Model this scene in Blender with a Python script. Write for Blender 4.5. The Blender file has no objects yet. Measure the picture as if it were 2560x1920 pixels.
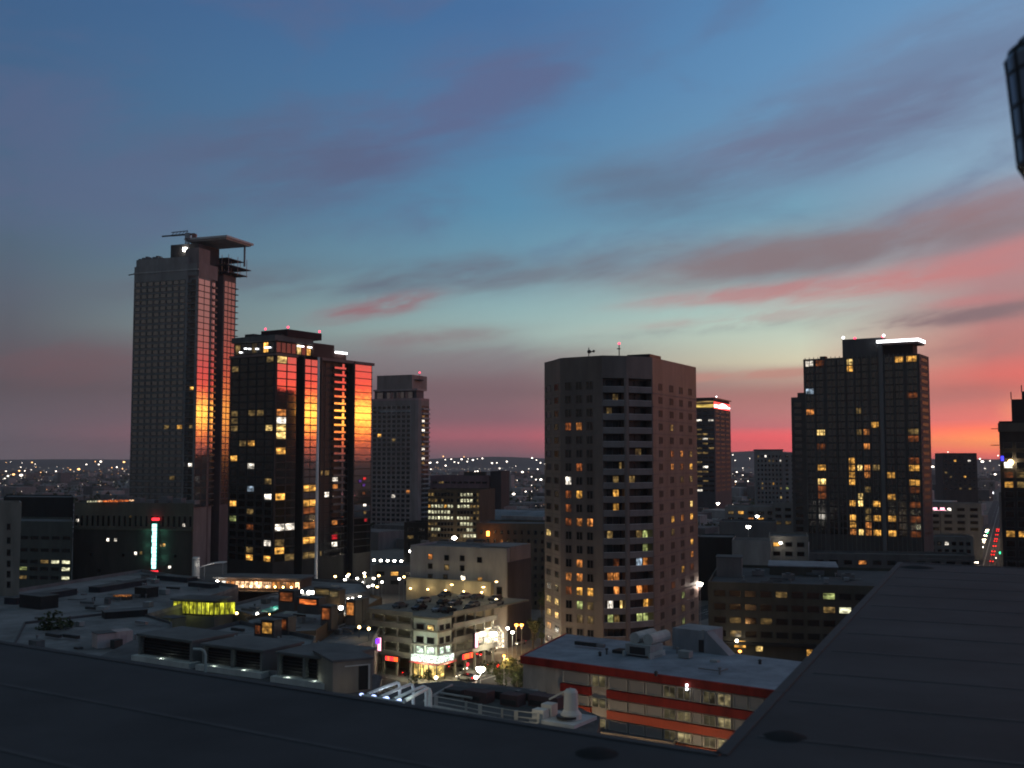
import bpy, math, random
from math import sin, cos, tan, atan, atan2, radians, pi, sqrt
from mathutils import Vector, Matrix
random.seed(11)
S = bpy.context.scene
COL = S.collection

# ------------------------------------------------------------------ camera
HAZE = 7.5e-5
FPX, HC, PITCH = 2700.0, 52.0, atan(185 / 2700.0)
cam = bpy.data.cameras.new('camera'); camo = bpy.data.objects.new('camera', cam); COL.objects.link(camo)
camo.location = (0, 0, HC); camo.rotation_euler = (pi / 2 + PITCH, 0, 0)
cam.sensor_width = 36; cam.lens = 36 * FPX / 2560; cam.clip_start = .05; cam.clip_end = 40000
cam.dof.use_dof = True; cam.dof.focus_distance = 300; cam.dof.aperture_fstop = 1.3
S.camera = camo
S.view_settings.view_transform = 'Standard'; S.view_settings.look = 'None'
S.view_settings.exposure = 0.0; S.view_settings.gamma = 1.0; S.view_settings.use_curve_mapping = False
S.render.engine = 'CYCLES'
S.cycles.max_bounces = 5; S.cycles.diffuse_bounces = 2; S.cycles.glossy_bounces = 3; S.cycles.volume_bounces = 0
S.cycles.use_denoising = True; S.cycles.filter_width = 1.9
S.cycles.sample_clamp_indirect = 4.0

def lin(c):
    return tuple((x / 255 / 12.92) if x / 255 <= .04045 else ((x / 255 + .055) / 1.055) ** 2.4 for x in c)

# ------------------------------------------------------------------ dusk sky
W = bpy.data.worlds.new('World'); S.world = W; W.use_nodes = True
NT = W.node_tree; NT.nodes.clear()
def N(t, **k):
    n = NT.nodes.new(t)
    for a, b in k.items(): setattr(n, a, b)
    return n
def put(sock, v):
    if hasattr(v, 'is_output'): NT.links.new(v, sock)
    else: sock.default_value = v
def M(op, a, b=None, c=None):
    n = N('ShaderNodeMath', operation=op)
    put(n.inputs[0], a)
    if b is not None: put(n.inputs[1], b)
    if c is not None: put(n.inputs[2], c)
    return n.outputs[0]
def mr(v, a, b, c=0., d=1., smooth=False):
    n = N('ShaderNodeMapRange'); n.clamp = True
    if smooth: n.interpolation_type = 'SMOOTHSTEP'
    put(n.inputs[0], v); put(n.inputs[1], a); put(n.inputs[2], b); put(n.inputs[3], c); put(n.inputs[4], d)
    return n.outputs[0]
def mix(f, a, b):
    n = N('ShaderNodeMix', data_type='RGBA'); put(n.inputs[0], f)
    for i, v in ((6, a), (7, b)):
        put(n.inputs[i], v if hasattr(v, 'is_output') else (*v, 1))
    return n.outputs[2]
tc = N('ShaderNodeTexCoord'); sx = N('ShaderNodeSeparateXYZ'); NT.links.new(tc.outputs['Generated'], sx.inputs[0])
AZ = M('MULTIPLY', M('ARCTAN2', sx.outputs[0], sx.outputs[1]), 57.29578)
EL = M('MULTIPLY', M('ARCSINE', sx.outputs[2]), 57.29578)
SUN_AZ = 66.0
aa = M('ABSOLUTE', M('SUBTRACT', AZ, SUN_AZ))
DEL = M('SUBTRACT', 180., M('ABSOLUTE', M('SUBTRACT', 180., aa)))
def tone(c, el):
    f = min(1, max(0, (el - 1.5) / 5)); L = .3 * c[0] + .59 * c[1] + .11 * c[2]
    d = [L + (x - L) * (1 - .10 * f) for x in c]; return (d[0] * (1 - .02 * f), d[1] * (1 - .005 * f), d[2] * (1 - .035 * f))
def ramp(stops, k=1.0):
    n = N('ShaderNodeValToRGB'); r = n.color_ramp
    NT.links.new(mr(EL, -1, 60), n.inputs[0])
    while len(r.elements) < len(stops): r.elements.new(.5)
    for e, st in zip(r.elements, stops):
        e.position = (st[0] + 1) / 61; g = st[2] if len(st) > 2 else 1.
        e.color = (*[x * g for x in lin(tone(st[1], st[0]))], 1)
    return n.outputs[0]
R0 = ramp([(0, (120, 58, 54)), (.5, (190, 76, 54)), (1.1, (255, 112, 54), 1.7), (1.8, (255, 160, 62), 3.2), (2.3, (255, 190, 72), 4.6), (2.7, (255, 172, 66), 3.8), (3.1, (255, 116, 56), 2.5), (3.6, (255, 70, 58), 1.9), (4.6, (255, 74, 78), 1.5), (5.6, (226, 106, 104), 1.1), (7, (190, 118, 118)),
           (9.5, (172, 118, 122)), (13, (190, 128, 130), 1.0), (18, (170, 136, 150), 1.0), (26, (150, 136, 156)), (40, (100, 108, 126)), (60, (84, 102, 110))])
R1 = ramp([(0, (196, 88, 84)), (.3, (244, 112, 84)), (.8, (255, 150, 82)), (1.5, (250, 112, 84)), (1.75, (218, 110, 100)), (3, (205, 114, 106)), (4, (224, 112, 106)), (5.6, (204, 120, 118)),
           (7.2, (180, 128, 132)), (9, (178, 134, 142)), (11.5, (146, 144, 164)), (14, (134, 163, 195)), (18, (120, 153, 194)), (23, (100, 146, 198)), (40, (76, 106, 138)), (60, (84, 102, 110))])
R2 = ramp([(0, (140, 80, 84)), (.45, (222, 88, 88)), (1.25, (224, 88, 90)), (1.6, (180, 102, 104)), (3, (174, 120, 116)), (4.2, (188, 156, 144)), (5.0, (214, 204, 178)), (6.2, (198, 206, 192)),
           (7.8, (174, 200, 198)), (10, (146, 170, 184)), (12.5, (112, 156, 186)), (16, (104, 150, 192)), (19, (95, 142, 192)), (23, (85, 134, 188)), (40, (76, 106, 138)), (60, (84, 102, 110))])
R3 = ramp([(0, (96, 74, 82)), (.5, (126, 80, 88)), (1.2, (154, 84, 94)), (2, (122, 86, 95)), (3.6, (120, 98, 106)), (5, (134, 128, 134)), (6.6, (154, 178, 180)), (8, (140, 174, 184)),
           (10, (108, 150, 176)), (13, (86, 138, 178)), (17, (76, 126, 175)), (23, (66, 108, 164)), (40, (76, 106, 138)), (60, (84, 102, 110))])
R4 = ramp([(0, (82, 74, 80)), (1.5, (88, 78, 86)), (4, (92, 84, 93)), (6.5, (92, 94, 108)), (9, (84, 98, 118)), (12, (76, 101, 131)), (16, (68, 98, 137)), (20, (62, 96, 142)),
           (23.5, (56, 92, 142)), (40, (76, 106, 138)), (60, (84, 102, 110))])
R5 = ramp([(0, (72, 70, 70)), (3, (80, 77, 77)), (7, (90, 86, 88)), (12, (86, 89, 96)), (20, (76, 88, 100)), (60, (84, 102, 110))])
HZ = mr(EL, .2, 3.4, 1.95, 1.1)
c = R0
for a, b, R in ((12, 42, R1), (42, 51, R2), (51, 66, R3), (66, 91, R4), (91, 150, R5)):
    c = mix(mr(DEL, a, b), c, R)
# cloud texture, streaks rising gently to the right
T = radians(11)
cu = M('ADD', M('MULTIPLY', AZ, cos(T)), M('MULTIPLY', EL, sin(T)))
cv = M('SUBTRACT', M('MULTIPLY', EL, cos(T)), M('MULTIPLY', AZ, sin(T)))
def cnoise(su, sv, det=7, dist=.4, off=0.):
    cb = N('ShaderNodeCombineXYZ'); put(cb.inputs[0], M('MULTIPLY', cu, su)); put(cb.inputs[1], M('MULTIPLY', cv, sv)); cb.inputs[2].default_value = off
    n = N('ShaderNodeTexNoise'); n.inputs['Scale'].default_value = 1.; n.inputs['Detail'].default_value = det
    n.inputs['Roughness'].default_value = .58; n.inputs['Distortion'].default_value = dist
    NT.links.new(cb.outputs[0], n.inputs['Vector']); return n.outputs[0]
n1 = cnoise(.11, .42); n2 = cnoise(.22, 1.1, off=3.3); n3 = cnoise(.07, .2, det=5, off=8.1)
nn = M('ADD', M('MULTIPLY', n1, .65), M('MULTIPLY', n2, .35))
# broad soft mauve veil
c = mix(M('MULTIPLY', mr(n3, .46, .66, 0, .45, True), mr(EL, 6, 13, 0, 1, True)), c, lin((92, 98, 130)))
def blob(c, az, el, ra, re, tilt, col, amt, lo=.3, nz=None):
    t = radians(tilt); da = M('SUBTRACT', AZ, az); de = M('SUBTRACT', EL, el)
    u = M('DIVIDE', M('ADD', M('MULTIPLY', da, cos(t)), M('MULTIPLY', de, sin(t))), ra)
    v = M('DIVIDE', M('SUBTRACT', M('MULTIPLY', de, cos(t)), M('MULTIPLY', da, sin(t))), re)
    g = M('EXPONENT', M('MULTIPLY', M('ADD', M('MULTIPLY', u, u), M('MULTIPLY', v, v)), -1.))
    s = M('MULTIPLY', g, mr(nz or nn, .33, .66, lo, 1.25))
    return mix(mr(s, .03, 1.02, 0, amt, True), c, lin(tone(col, el * .8)))
# high mauve veils
c = blob(c, -3, 18.5, 10, 2.8, 20, (92, 100, 144), .8)
c = blob(c, -13, 15.0, 8, 3.0, 12, (86, 96, 132), .75)
c = blob(c, 17, 16.6, 13, 2.6, 12, (106, 116, 152), .95, .45)
c = blob(c, 7, 14.0, 5.5, 1.8, -4, (92, 110, 140), .6, .5)
c = blob(c, 24, 20.5, 9, 1.8, 14, (106, 128, 168), .8)
# grey pink band rising to the right, its underside lit pink
c = blob(c, 17, 10.6, 14, 1.5, 6, (134, 116, 126), 1., .5)
c = blob(c, 24, 12.2, 6, 1.2, 8, (150, 116, 126), .8, .4)
c = blob(c, 3.0, 9.9, 7, .9, 9, (112, 118, 136), .85)
c = blob(c, 21, 9.0, 8, .8, 7, (204, 120, 124), .8, .55, n2)
c = blob(c, 12.5, 8.5, 6, .55, 4, (190, 122, 128), .75, .5, n2)
c = blob(c, 27, 10.2, 6, .8, 10, (196, 126, 132), .8, .5)
c = blob(c, 22, 7.0, 6.5, .55, 4, (136, 110, 118), .95, .3, n2)
c = blob(c, 24, 7.7, 3, .35, 4, (200, 120, 126), .7, .3)
c = blob(c, 23, 5.4, 6, .8, 3, (168, 122, 122), .75, .3)
c = blob(c, 13, 7.2, 8, .4, 3, (180, 150, 152), .55, .2, n2)
# small clouds in the middle
c = blob(c, -7.0, 8.0, 3.6, .6, 11, (152, 98, 110), .9, .4, n2)
c = blob(c, -7.5, 9.3, 6, .9, 8, (98, 104, 126), .85, .2)
c = blob(c, -1.8, 9.9, 3.0, .9, 8, (104, 110, 132), 1., .3)
c = blob(c, -4, 6.4, 5, .6, 4, (136, 118, 126), .85, .3)
c = blob(c, -2, 5.2, 10, .9, 2, (130, 116, 124), .7, .3)
c = blob(c, 0, 3.8, 9, 1.0, 2, (126, 98, 106), .6, .3)
# streaks in the pale gap on the right
c = blob(c, 13, 4.3, 8, .3, 2, (190, 136, 126), .85, .2, n2)
c = blob(c, 9, 6.6, 7, .3, 3, (150, 158, 160), .7, .2, n2)
c = blob(c, 15, 3.0, 12, .8, 1, (172, 112, 110), .6)
c = blob(c, -22, 4.6, 5, 1.4, 4, (112, 84, 92), .7)
c = blob(c, -17, 8.8, 8, 1.0, 6, (96, 96, 114), .6)
nis = N('ShaderNodeTexSky', sky_type='NISHITA'); nis.sun_disc = False
nis.sun_elevation = radians(.5); nis.sun_rotation = radians(SUN_AZ)
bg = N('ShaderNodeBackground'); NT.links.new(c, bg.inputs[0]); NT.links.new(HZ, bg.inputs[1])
bg2 = N('ShaderNodeBackground'); NT.links.new(nis.outputs[0], bg2.inputs[0]); bg2.inputs[1].default_value = .004
ad = N('ShaderNodeAddShader'); NT.links.new(bg.outputs[0], ad.inputs[0]); NT.links.new(bg2.outputs[0], ad.inputs[1])
wo = N('ShaderNodeOutputWorld'); NT.links.new(ad.outputs[0], wo.inputs[0])

sl = bpy.data.lights.new('sun', 'SUN'); so = bpy.data.objects.new('sun', sl); COL.objects.link(so)
sl.energy = .05; sl.angle = radians(30); sl.color = (1., .36, .24)
so.rotation_euler = Vector((sin(radians(SUN_AZ)), cos(radians(SUN_AZ)), tan(radians(3)))).to_track_quat('Z', 'Y').to_euler()

# ------------------------------------------------------------------ geometry helpers
def ray(px, py):
    u = (px - 1280) / FPX; v = -(py - 960) / FPX
    return Vector((u, cos(PITCH) - v * sin(PITCH), sin(PITCH) + v * cos(PITCH)))
def at(px, py, Y):
    d = ray(px, py); return Vector((0, 0, HC)) + d * (Y / d.y)
def atz(px, py, z):
    d = ray(px, py); return Vector((0, 0, HC)) + d * ((z - HC) / d.z)
def zof(py, Y, px=1280): return at(px, py, Y).z
def proj(P):
    x, y, z = P[0], P[1], P[2] - HC
    dz = y * cos(PITCH) + z * sin(PITCH); dy = -y * sin(PITCH) + z * cos(PITCH)
    return 1280 + FPX * x / dz, 960 - FPX * dy / dz
def azd(a): return Vector((sin(radians(a)), cos(radians(a)), 0))
def along(A, az, px, py):
    d = azd(az); r = ray(px, py); k = r.x / r.y
    return (k * A.y - A.x) / (d.x - k * d.y)

class MB:
    def __init__(s): s.v = []; s.f = []; s.m = []
    def add(s, vs, fs, m=0):
        o = len(s.v); s.v += [tuple(v) for v in vs]; s.f += [tuple(i + o for i in f) for f in fs]; s.m += [m] * len(fs); return s
    def prism(s, poly, z0, z1, m=0, top=None):
        a = sum(poly[i][0] * poly[(i + 1) % len(poly)][1] - poly[(i + 1) % len(poly)][0] * poly[i][1] for i in range(len(poly)))
        if a < 0: poly = poly[::-1]
        n = len(poly); vs = [(p[0], p[1], z0) for p in poly] + [(p[0], p[1], z1) for p in poly]
        s.add(vs, [(i, (i + 1) % n, n + (i + 1) % n, n + i) for i in range(n)] + [tuple(range(n - 1, -1, -1))], m)
        return s.add(vs, [tuple(range(n, 2 * n))], m if top is None else top)
    def obox(s, O, pd, qd, p0, p1, q0, q1, z0, z1, m=0, top=None):
        O = Vector((O[0], O[1], 0))
        return s.prism([O + pd * a + qd * b for a, b in ((p0, q0), (p1, q0), (p1, q1), (p0, q1))], z0, z1, m, top)
    def box(s, x0, x1, y0, y1, z0, z1, m=0):
        return s.prism([(x0, y0), (x1, y0), (x1, y1), (x0, y1)], z0, z1, m)
    def tube(s, P, r, n=6, m=0, r2=None):
        P = [Vector(p) for p in P]; rings = []
        for i, p in enumerate(P):
            d = (P[min(i + 1, len(P) - 1)] - P[max(i - 1, 0)]).normalized()
            a = d.cross(Vector((0, 0, 1)) if abs(d.z) < .9 else Vector((1, 0, 0))).normalized(); b = d.cross(a)
            rr = r if r2 is None else r + (r2 - r) * i / (len(P) - 1)
            rings.append([p + (a * cos(2 * pi * k / n) + b * sin(2 * pi * k / n)) * rr for k in range(n)])
        vs = [v for R in rings for v in R]
        fs = [(i * n + k, i * n + (k + 1) % n, (i + 1) * n + (k + 1) % n, (i + 1) * n + k) for i in range(len(P) - 1) for k in range(n)]
        fs += [tuple(range(n)), tuple(range((len(P) - 1) * n, len(P) * n))[::-1]]
        return s.add(vs, fs, m)
    def lathe(s, c, prof, n=12, m=0):
        c = Vector(c); vs = []; fs = []
        for r, z in prof: vs += [c + Vector((r * cos(2 * pi * k / n), r * sin(2 * pi * k / n), z)) for k in range(n)]
        for i in range(len(prof) - 1):
            fs += [(i * n + k, i * n + (k + 1) % n, (i + 1) * n + (k + 1) % n, (i + 1) * n + k) for k in range(n)]
        fs += [tuple(range(n))[::-1], tuple(range((len(prof) - 1) * n, len(prof) * n))]
        return s.add(vs, fs, m)
    def ball(s, c, r, n=8, m=0, sz=1.):
        k = 5; return s.lathe(c, [(max(r * sin(pi * i / k), r * .02), -r * cos(pi * i / k) * sz) for i in range(k + 1)], n, m)
    def mesh(s, name, mats, off=(0, 0, 0)):
        me = bpy.data.meshes.new(name)
        me.from_pydata([(v[0] - off[0], v[1] - off[1], v[2] - off[2]) for v in s.v], [], s.f)
        for m in (mats if isinstance(mats, (list, tuple)) else [mats]): me.materials.append(m)
        me.polygons.foreach_set('material_index', s.m); me.update(); return me

def thing(name, label, cat, loc, group=None):
    o = bpy.data.objects.new(name, None); COL.objects.link(o); o.location = loc; o.empty_display_size = 1
    o['label'] = label; o['category'] = cat
    if group: o['group'] = group
    return o
def wloc(o):
    l = Vector(o.location)
    while o.parent: o = o.parent; l = l + Vector(o.location)
    return l
def part(name, mb, mats, parent, kind=None, label=None):
    o = bpy.data.objects.new(name, mb.mesh(name, mats, wloc(parent)) if isinstance(mb, MB) else mb)
    COL.objects.link(o); o.parent = parent
    if parent.type == 'MESH': o.location = (0, 0, 0)
    if kind: o['kind'] = kind
    if label: o['label'] = label
    return o
def single(name, mb, mats, label, cat, loc=None, group=None):
    loc = loc or (0, 0, 0)
    o = bpy.data.objects.new(name, mb.mesh(name, mats, loc)); COL.objects.link(o); o.location = loc
    o['label'] = label; o['category'] = cat
    if group: o['group'] = group
    return o
def struct(name, mb, mats, kind='structure'):
    o = bpy.data.objects.new(name, mb.mesh(name, mats)); COL.objects.link(o); o['kind'] = kind; return o

# ------------------------------------------------------------------ materials
MATS = {}
def base(name):
    m = bpy.data.materials.new(name); m.use_nodes = True; return m, m.node_tree, m.node_tree.nodes['Principled BSDF']
def wall(key, col, rough=.85, var=.28, sc=.25, streak=True, spec=.25):
    if key in MATS: return MATS[key]
    m, t, b = base(key); tc = t.nodes.new('ShaderNodeTexCoord'); mp = t.nodes.new('ShaderNodeMapping')
    geo = t.nodes.new('ShaderNodeNewGeometry'); t.links.new(geo.outputs['Position'], mp.inputs[0])
    mp.inputs['Scale'].default_value = (1, 1, .25) if streak else (1, 1, 1)
    n = t.nodes.new('ShaderNodeTexNoise'); n.inputs['Scale'].default_value = sc; n.inputs['Detail'].default_value = 8; n.inputs['Roughness'].default_value = .65
    t.links.new(mp.outputs[0], n.inputs['Vector'])
    r = t.nodes.new('ShaderNodeValToRGB'); r.color_ramp.elements[0].position = .3; r.color_ramp.elements[1].position = .72
    r.color_ramp.elements[0].color = (*[x * (1 - var) for x in col], 1); r.color_ramp.elements[1].color = (*[min(1, x * (1 + var)) for x in col], 1)
    t.links.new(n.outputs[0], r.inputs[0]); t.links.new(r.outputs[0], b.inputs['Base Color'])
    b.inputs['Roughness'].default_value = rough; b.inputs['Specular IOR Level'].default_value = spec
    MATS[key] = m; return m
def glass(key, col, rough=.06, metal=1., wob=.02):
    m, t, b = base(key); b.inputs['Base Color'].default_value = (*col, 1); b.inputs['Metallic'].default_value = metal; b.inputs['Roughness'].default_value = rough
    oi = t.nodes.new('ShaderNodeObjectInfo'); geo = t.nodes.new('ShaderNodeNewGeometry')
    n = t.nodes.new('ShaderNodeTexNoise'); n.noise_dimensions = '4D'; n.inputs['Scale'].default_value = .35; n.inputs['Detail'].default_value = 2
    t.links.new(geo.outputs['Position'], n.inputs['Vector']); mu = t.nodes.new('ShaderNodeMath'); mu.operation = 'MULTIPLY'; mu.inputs[1].default_value = 40
    t.links.new(oi.outputs['Random'], mu.inputs[0]); t.links.new(mu.outputs[0], n.inputs['W'])
    bp = t.nodes.new('ShaderNodeBump'); bp.inputs['Strength'].default_value = wob; bp.inputs['Distance'].default_value = 1.
    t.links.new(n.outputs[0], bp.inputs['Height']); t.links.new(bp.outputs[0], b.inputs['Normal'])
    MATS[key] = m; return m
def lit(key, col, st, patchy=True):
    """a lit room seen through its window: uneven lamps, furniture, curtains"""
    m, t, b = base(key); out = t.nodes['Material Output']
    b.inputs['Base Color'].default_value = (.02, .02, .02, 1); b.inputs['Roughness'].default_value = .3
    b.inputs['Emission Color'].default_value = (*lin(col), 1)
    if patchy:
        oi = t.nodes.new('ShaderNodeObjectInfo'); tc = t.nodes.new('ShaderNodeTexCoord'); mp = t.nodes.new('ShaderNodeMapping')
        t.links.new(tc.outputs['Object'], mp.inputs[0])
        n = t.nodes.new('ShaderNodeTexNoise'); n.noise_dimensions = '4D'; n.inputs['Scale'].default_value = 2.2; n.inputs['Detail'].default_value = 2.5
        mu = t.nodes.new('ShaderNodeMath'); mu.operation = 'MULTIPLY'; mu.inputs[1].default_value = 97
        t.links.new(oi.outputs['Random'], mu.inputs[0]); t.links.new(mu.outputs[0], n.inputs['W']); t.links.new(mp.outputs[0], n.inputs['Vector'])
        r = t.nodes.new('ShaderNodeValToRGB'); e = r.color_ramp.elements
        e[0].position = .34; e[0].color = (.12, .12, .12, 1); e[1].position = .72; e[1].color = (2.6, 2.6, 2.6, 1)
        x = r.color_ramp.elements.new(.52); x.color = (.85, .85, .85, 1)
        t.links.new(n.outputs[0], r.inputs[0])
        m2 = t.nodes.new('ShaderNodeMapRange'); m2.inputs[3].default_value = .55 * st; m2.inputs[4].default_value = 1.35 * st
        t.links.new(oi.outputs['Random'], m2.inputs[0])
        m3 = t.nodes.new('ShaderNodeMath'); m3.operation = 'MULTIPLY'; t.links.new(m2.outputs[0], m3.inputs[1])
        sp = t.nodes.new('ShaderNodeSeparateXYZ'); t.links.new(tc.outputs['Object'], sp.inputs[0])
        zz = t.nodes.new('ShaderNodeMapRange'); zz.inputs[1].default_value = .1; zz.inputs[2].default_value = .95; zz.inputs[3].default_value = .6; zz.inputs[4].default_value = 1.25; t.links.new(sp.outputs[2], zz.inputs[0])
        fr = t.nodes.new('ShaderNodeMath'); fr.operation = 'FRACT'; t.links.new(mu.outputs[0], fr.inputs[0])                 # a blind drawn part way down
        bl = t.nodes.new('ShaderNodeMath'); bl.operation = 'MULTIPLY_ADD'; bl.inputs[1].default_value = 1.1; bl.inputs[2].default_value = .35; t.links.new(fr.outputs[0], bl.inputs[0])
        gt = t.nodes.new('ShaderNodeMath'); gt.operation = 'GREATER_THAN'; t.links.new(sp.outputs[2], gt.inputs[0]); t.links.new(bl.outputs[0], gt.inputs[1])
        gm = t.nodes.new('ShaderNodeMapRange'); gm.inputs[3].default_value = 1.; gm.inputs[4].default_value = .45; t.links.new(gt.outputs[0], gm.inputs[0])
        k1 = t.nodes.new('ShaderNodeMath'); k1.operation = 'MULTIPLY'; t.links.new(zz.outputs[0], k1.inputs[0]); t.links.new(gm.outputs[0], k1.inputs[1])
        k2 = t.nodes.new('ShaderNodeMath'); k2.operation = 'MULTIPLY'; t.links.new(k1.outputs[0], k2.inputs[0]); t.links.new(r.outputs[0], k2.inputs[1]); t.links.new(k2.outputs[0], m3.inputs[0])
        t.links.new(m3.outputs[0], b.inputs['Emission Strength'])
    else: b.inputs['Emission Strength'].default_value = st
    MATS[key] = m; return m
def plain(key, col, rough=.6, metal=0.):
    if key in MATS: return MATS[key]
    m, t, b = base(key); n = t.nodes.new('ShaderNodeTexNoise'); n.inputs['Scale'].default_value = 3.; n.inputs['Detail'].default_value = 5
    r = t.nodes.new('ShaderNodeValToRGB'); r.color_ramp.elements[0].color = (*[x * .75 for x in col], 1); r.color_ramp.elements[1].color = (*[min(1, x * 1.2) for x in col], 1)
    tc = t.nodes.new('ShaderNodeTexCoord'); t.links.new(tc.outputs['Object'], n.inputs['Vector'])
    t.links.new(n.outputs[0], r.inputs[0]); t.links.new(r.outputs[0], b.inputs['Base Color'])
    b.inputs['Roughness'].default_value = rough; b.inputs['Metallic'].default_value = metal
    MATS[key] = m; return m
# lit windows and lamps
lit('warm', (255, 214, 130), 1.25); lit('amber', (255, 184, 84), .95); lit('orange', (240, 150, 74), .62); lit('dimorange', (200, 110, 56), .3)
lit('dim', (196, 160, 96), .3); lit('white', (255, 244, 226), 1.7); lit('green', (214, 226, 140), .6); lit('blue', (190, 214, 236), .5)
lit('red', (230, 40, 50), .9); lit('violet', (110, 60, 220), .5); lit('yellowlit', (222, 222, 60), .75); lit('office', (236, 232, 190), 1.0)
lit('lampwhite', (255, 246, 230), 26, False); lit('lampwarm', (255, 206, 130), 16, False); lit('lampsodium', (255, 150, 60), 9, False); lit('farwhite', (255, 240, 222), 6, False)
lit('farwarm', (255, 190, 120), 4.5, False); lit('beacon', (255, 60, 90), 4.5, False); lit('ledwhite', (250, 252, 255), 4.5, False); lit('neoncyan', (170, 255, 246), 3.2, False)
lit('neonred', (255, 50, 60), 2.4, False); lit('neonpink', (255, 170, 190), 3.0, False); lit('neonorange', (255, 96, 40), 2.6, False); lit('neonviolet', (120, 40, 255), 2.6, False)
lit('headfar', (255, 236, 205), 30, False); lit('tail', (255, 24, 20), 6, False); lit('head', (255, 244, 220), 14, False); lit('trafficgreen', (40, 220, 140), 5, False); lit('neonblue', (60, 60, 255), 2.4, False)
lit('panelwhite', (226, 246, 226), 1.5); lit('stripwarm', (255, 200, 150), 2.4); lit('ember', (255, 130, 60), 1.3)
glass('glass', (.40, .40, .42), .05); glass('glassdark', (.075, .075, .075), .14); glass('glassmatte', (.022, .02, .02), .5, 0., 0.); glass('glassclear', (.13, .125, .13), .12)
# building stuff
CON = wall('concrete', (.24, .225, .215)); DARK = wall('dark_cladding', (.045, .045, .045), .6)
FRAME = plain('window_frame', (.05, .05, .05), .5, .3); BLACKM = plain('black_metal', (.02, .02, .022), .5)
STONE = wall('brown_stone', (.19, .152, .134), .5, spec=.18); TAR = wall('roof_tar', (.11, .112, .115), .9, .5, .12, False); PALE = wall('pale_roof', (.20, .215, .24), .8, .3, .15, False)
BEIGE = wall('beige_wall', (.26, .225, .19)); WHITE = plain('white_paint', (.62, .61, .58), .6); STEEL = plain('steel', (.30, .31, .32), .45, .6)
GREYW = wall('grey_wall', (.19, .18, .18)); MAUVE = wall('mauve_wall', (.23, .20, .205)); BROWN = wall('dark_brown_wall', (.075, .06, .05)); BLACKW = wall('black_wall', (.025, .025, .025))
RED = wall('red_fascia', (.25, .022, .016), .65, .4, .5); ORANGE = wall('orange_panel', (.34, .085, .026), .65, .4, .5); CREAM = wall('cream_wall', (.42, .385, .34), .8, .32, .5)
ASPH = wall('asphalt', (.05, .05, .052), .85, .3, .6, False); PAVE = wall('pavement', (.17, .165, .155), .85, .25, .8, False); LINE = plain('road_paint', (.6, .6, .56), .7)
LEAF = wall('foliage', (.045, .06, .025), .8, .5, 1.2, False); BARK = plain('bark', (.05, .04, .03), .9)

# ------------------------------------------------------------------ facade pieces
WM = {}
def wmesh(frame, pane, fr=.08, deep=.12, mull=0, cross=False):
    key = (frame, pane, fr, deep, mull, cross)
    if key in WM: return WM[key]
    b = MB(); a = .5
    o = [(-a, deep, 0), (a, deep, 0), (a, deep, 1), (-a, deep, 1)]; f2 = fr
    i = [(-a + fr, deep, f2), (a - fr, deep, f2), (a - fr, deep, 1 - f2), (-a + fr, deep, 1 - f2)]
    k = [(x, .03, z) for x, _, z in i]; w = [(x, -.05, z) for x, _, z in o]
    b.add(o + i, [(j, 4 + j, 4 + (j + 1) % 4, (j + 1) % 4) for j in range(4)])
    b.add(i + k, [(j, 4 + j, 4 + (j + 1) % 4, (j + 1) % 4) for j in range(4)])
    b.add(o + w, [(j, (j + 1) % 4, 4 + (j + 1) % 4, 4 + j) for j in range(4)])
    b.add(k, [(0, 3, 2, 1)], 1)
    for j in range(mull):
        x = -a + fr + (1 - 2 * fr) * (j + 1) / (mull + 1); b.box(x - .02, x + .02, .035, deep * .9, f2, 1 - f2)
    if cross: b.box(-a + fr, a - fr, .036, deep * .85, .6, .64)
    WM[key] = b.mesh('window', [MATS[frame] if isinstance(frame, str) else frame, MATS[pane]]); return WM[key]
def bmesh_box(key, mat, y0, y1):
    k = ('box', key, y0, y1)
    if k not in WM: WM[k] = MB().box(-.5, .5, y0, y1, 0, 1).mesh(key, mat)
    return WM[k]
def balcmesh(key, mat, rail, out):
    k = ('balc', key, out)
    if k not in WM:
        b = MB(); b.box(-.5, .5, 0, out, 0, .1); b.box(-.5, .5, out - .12, out, .1, .36, 1); b.box(-.5, -.47, 0, out - .13, .1, .36, 1); b.box(.47, .5, 0, out - .13, .1, .36, 1)
        WM[k] = b.mesh(key, [mat, rail])
    return WM[k]
class Face:
    def __init__(s, A, B):
        s.A = Vector((A[0], A[1], 0)); B = Vector((B[0], B[1], 0)); s.L = (B - s.A).length; s.d = (B - s.A) / s.L
        s.n = Vector((s.d.y, -s.d.x, 0)); s.flip = False
        if s.n.dot(s.A + s.d * s.L / 2) > 0: s.n = -s.n          # outward = towards the viewer's side
        x = s.d if s.d.cross(Vector((0, 0, 1))).dot(s.n) < 0 else -s.d
        s.R = Matrix((x, s.n, (0, 0, 1))).transposed().to_euler()
    def P(s, u, z, out=0): 
        p = s.A + s.d * u + s.n * out; return Vector((p.x, p.y, z))
    def upx(s, px, py):                                         # distance along the face of a picture column
        r = ray(px, py); k = r.x / r.y; return (k * s.A.y - s.A.x) / (s.d.x - k * s.d.y)
def piece(name, me, parent, face, u, z, w, h, out=0., label=None):
    o = bpy.data.objects.new(name, me); COL.objects.link(o); o.parent = parent
    o.location = face.P(u, z, out) - wloc(parent); o.rotation_euler = face.R; o.scale = (w, 1, h)
    return o
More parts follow.
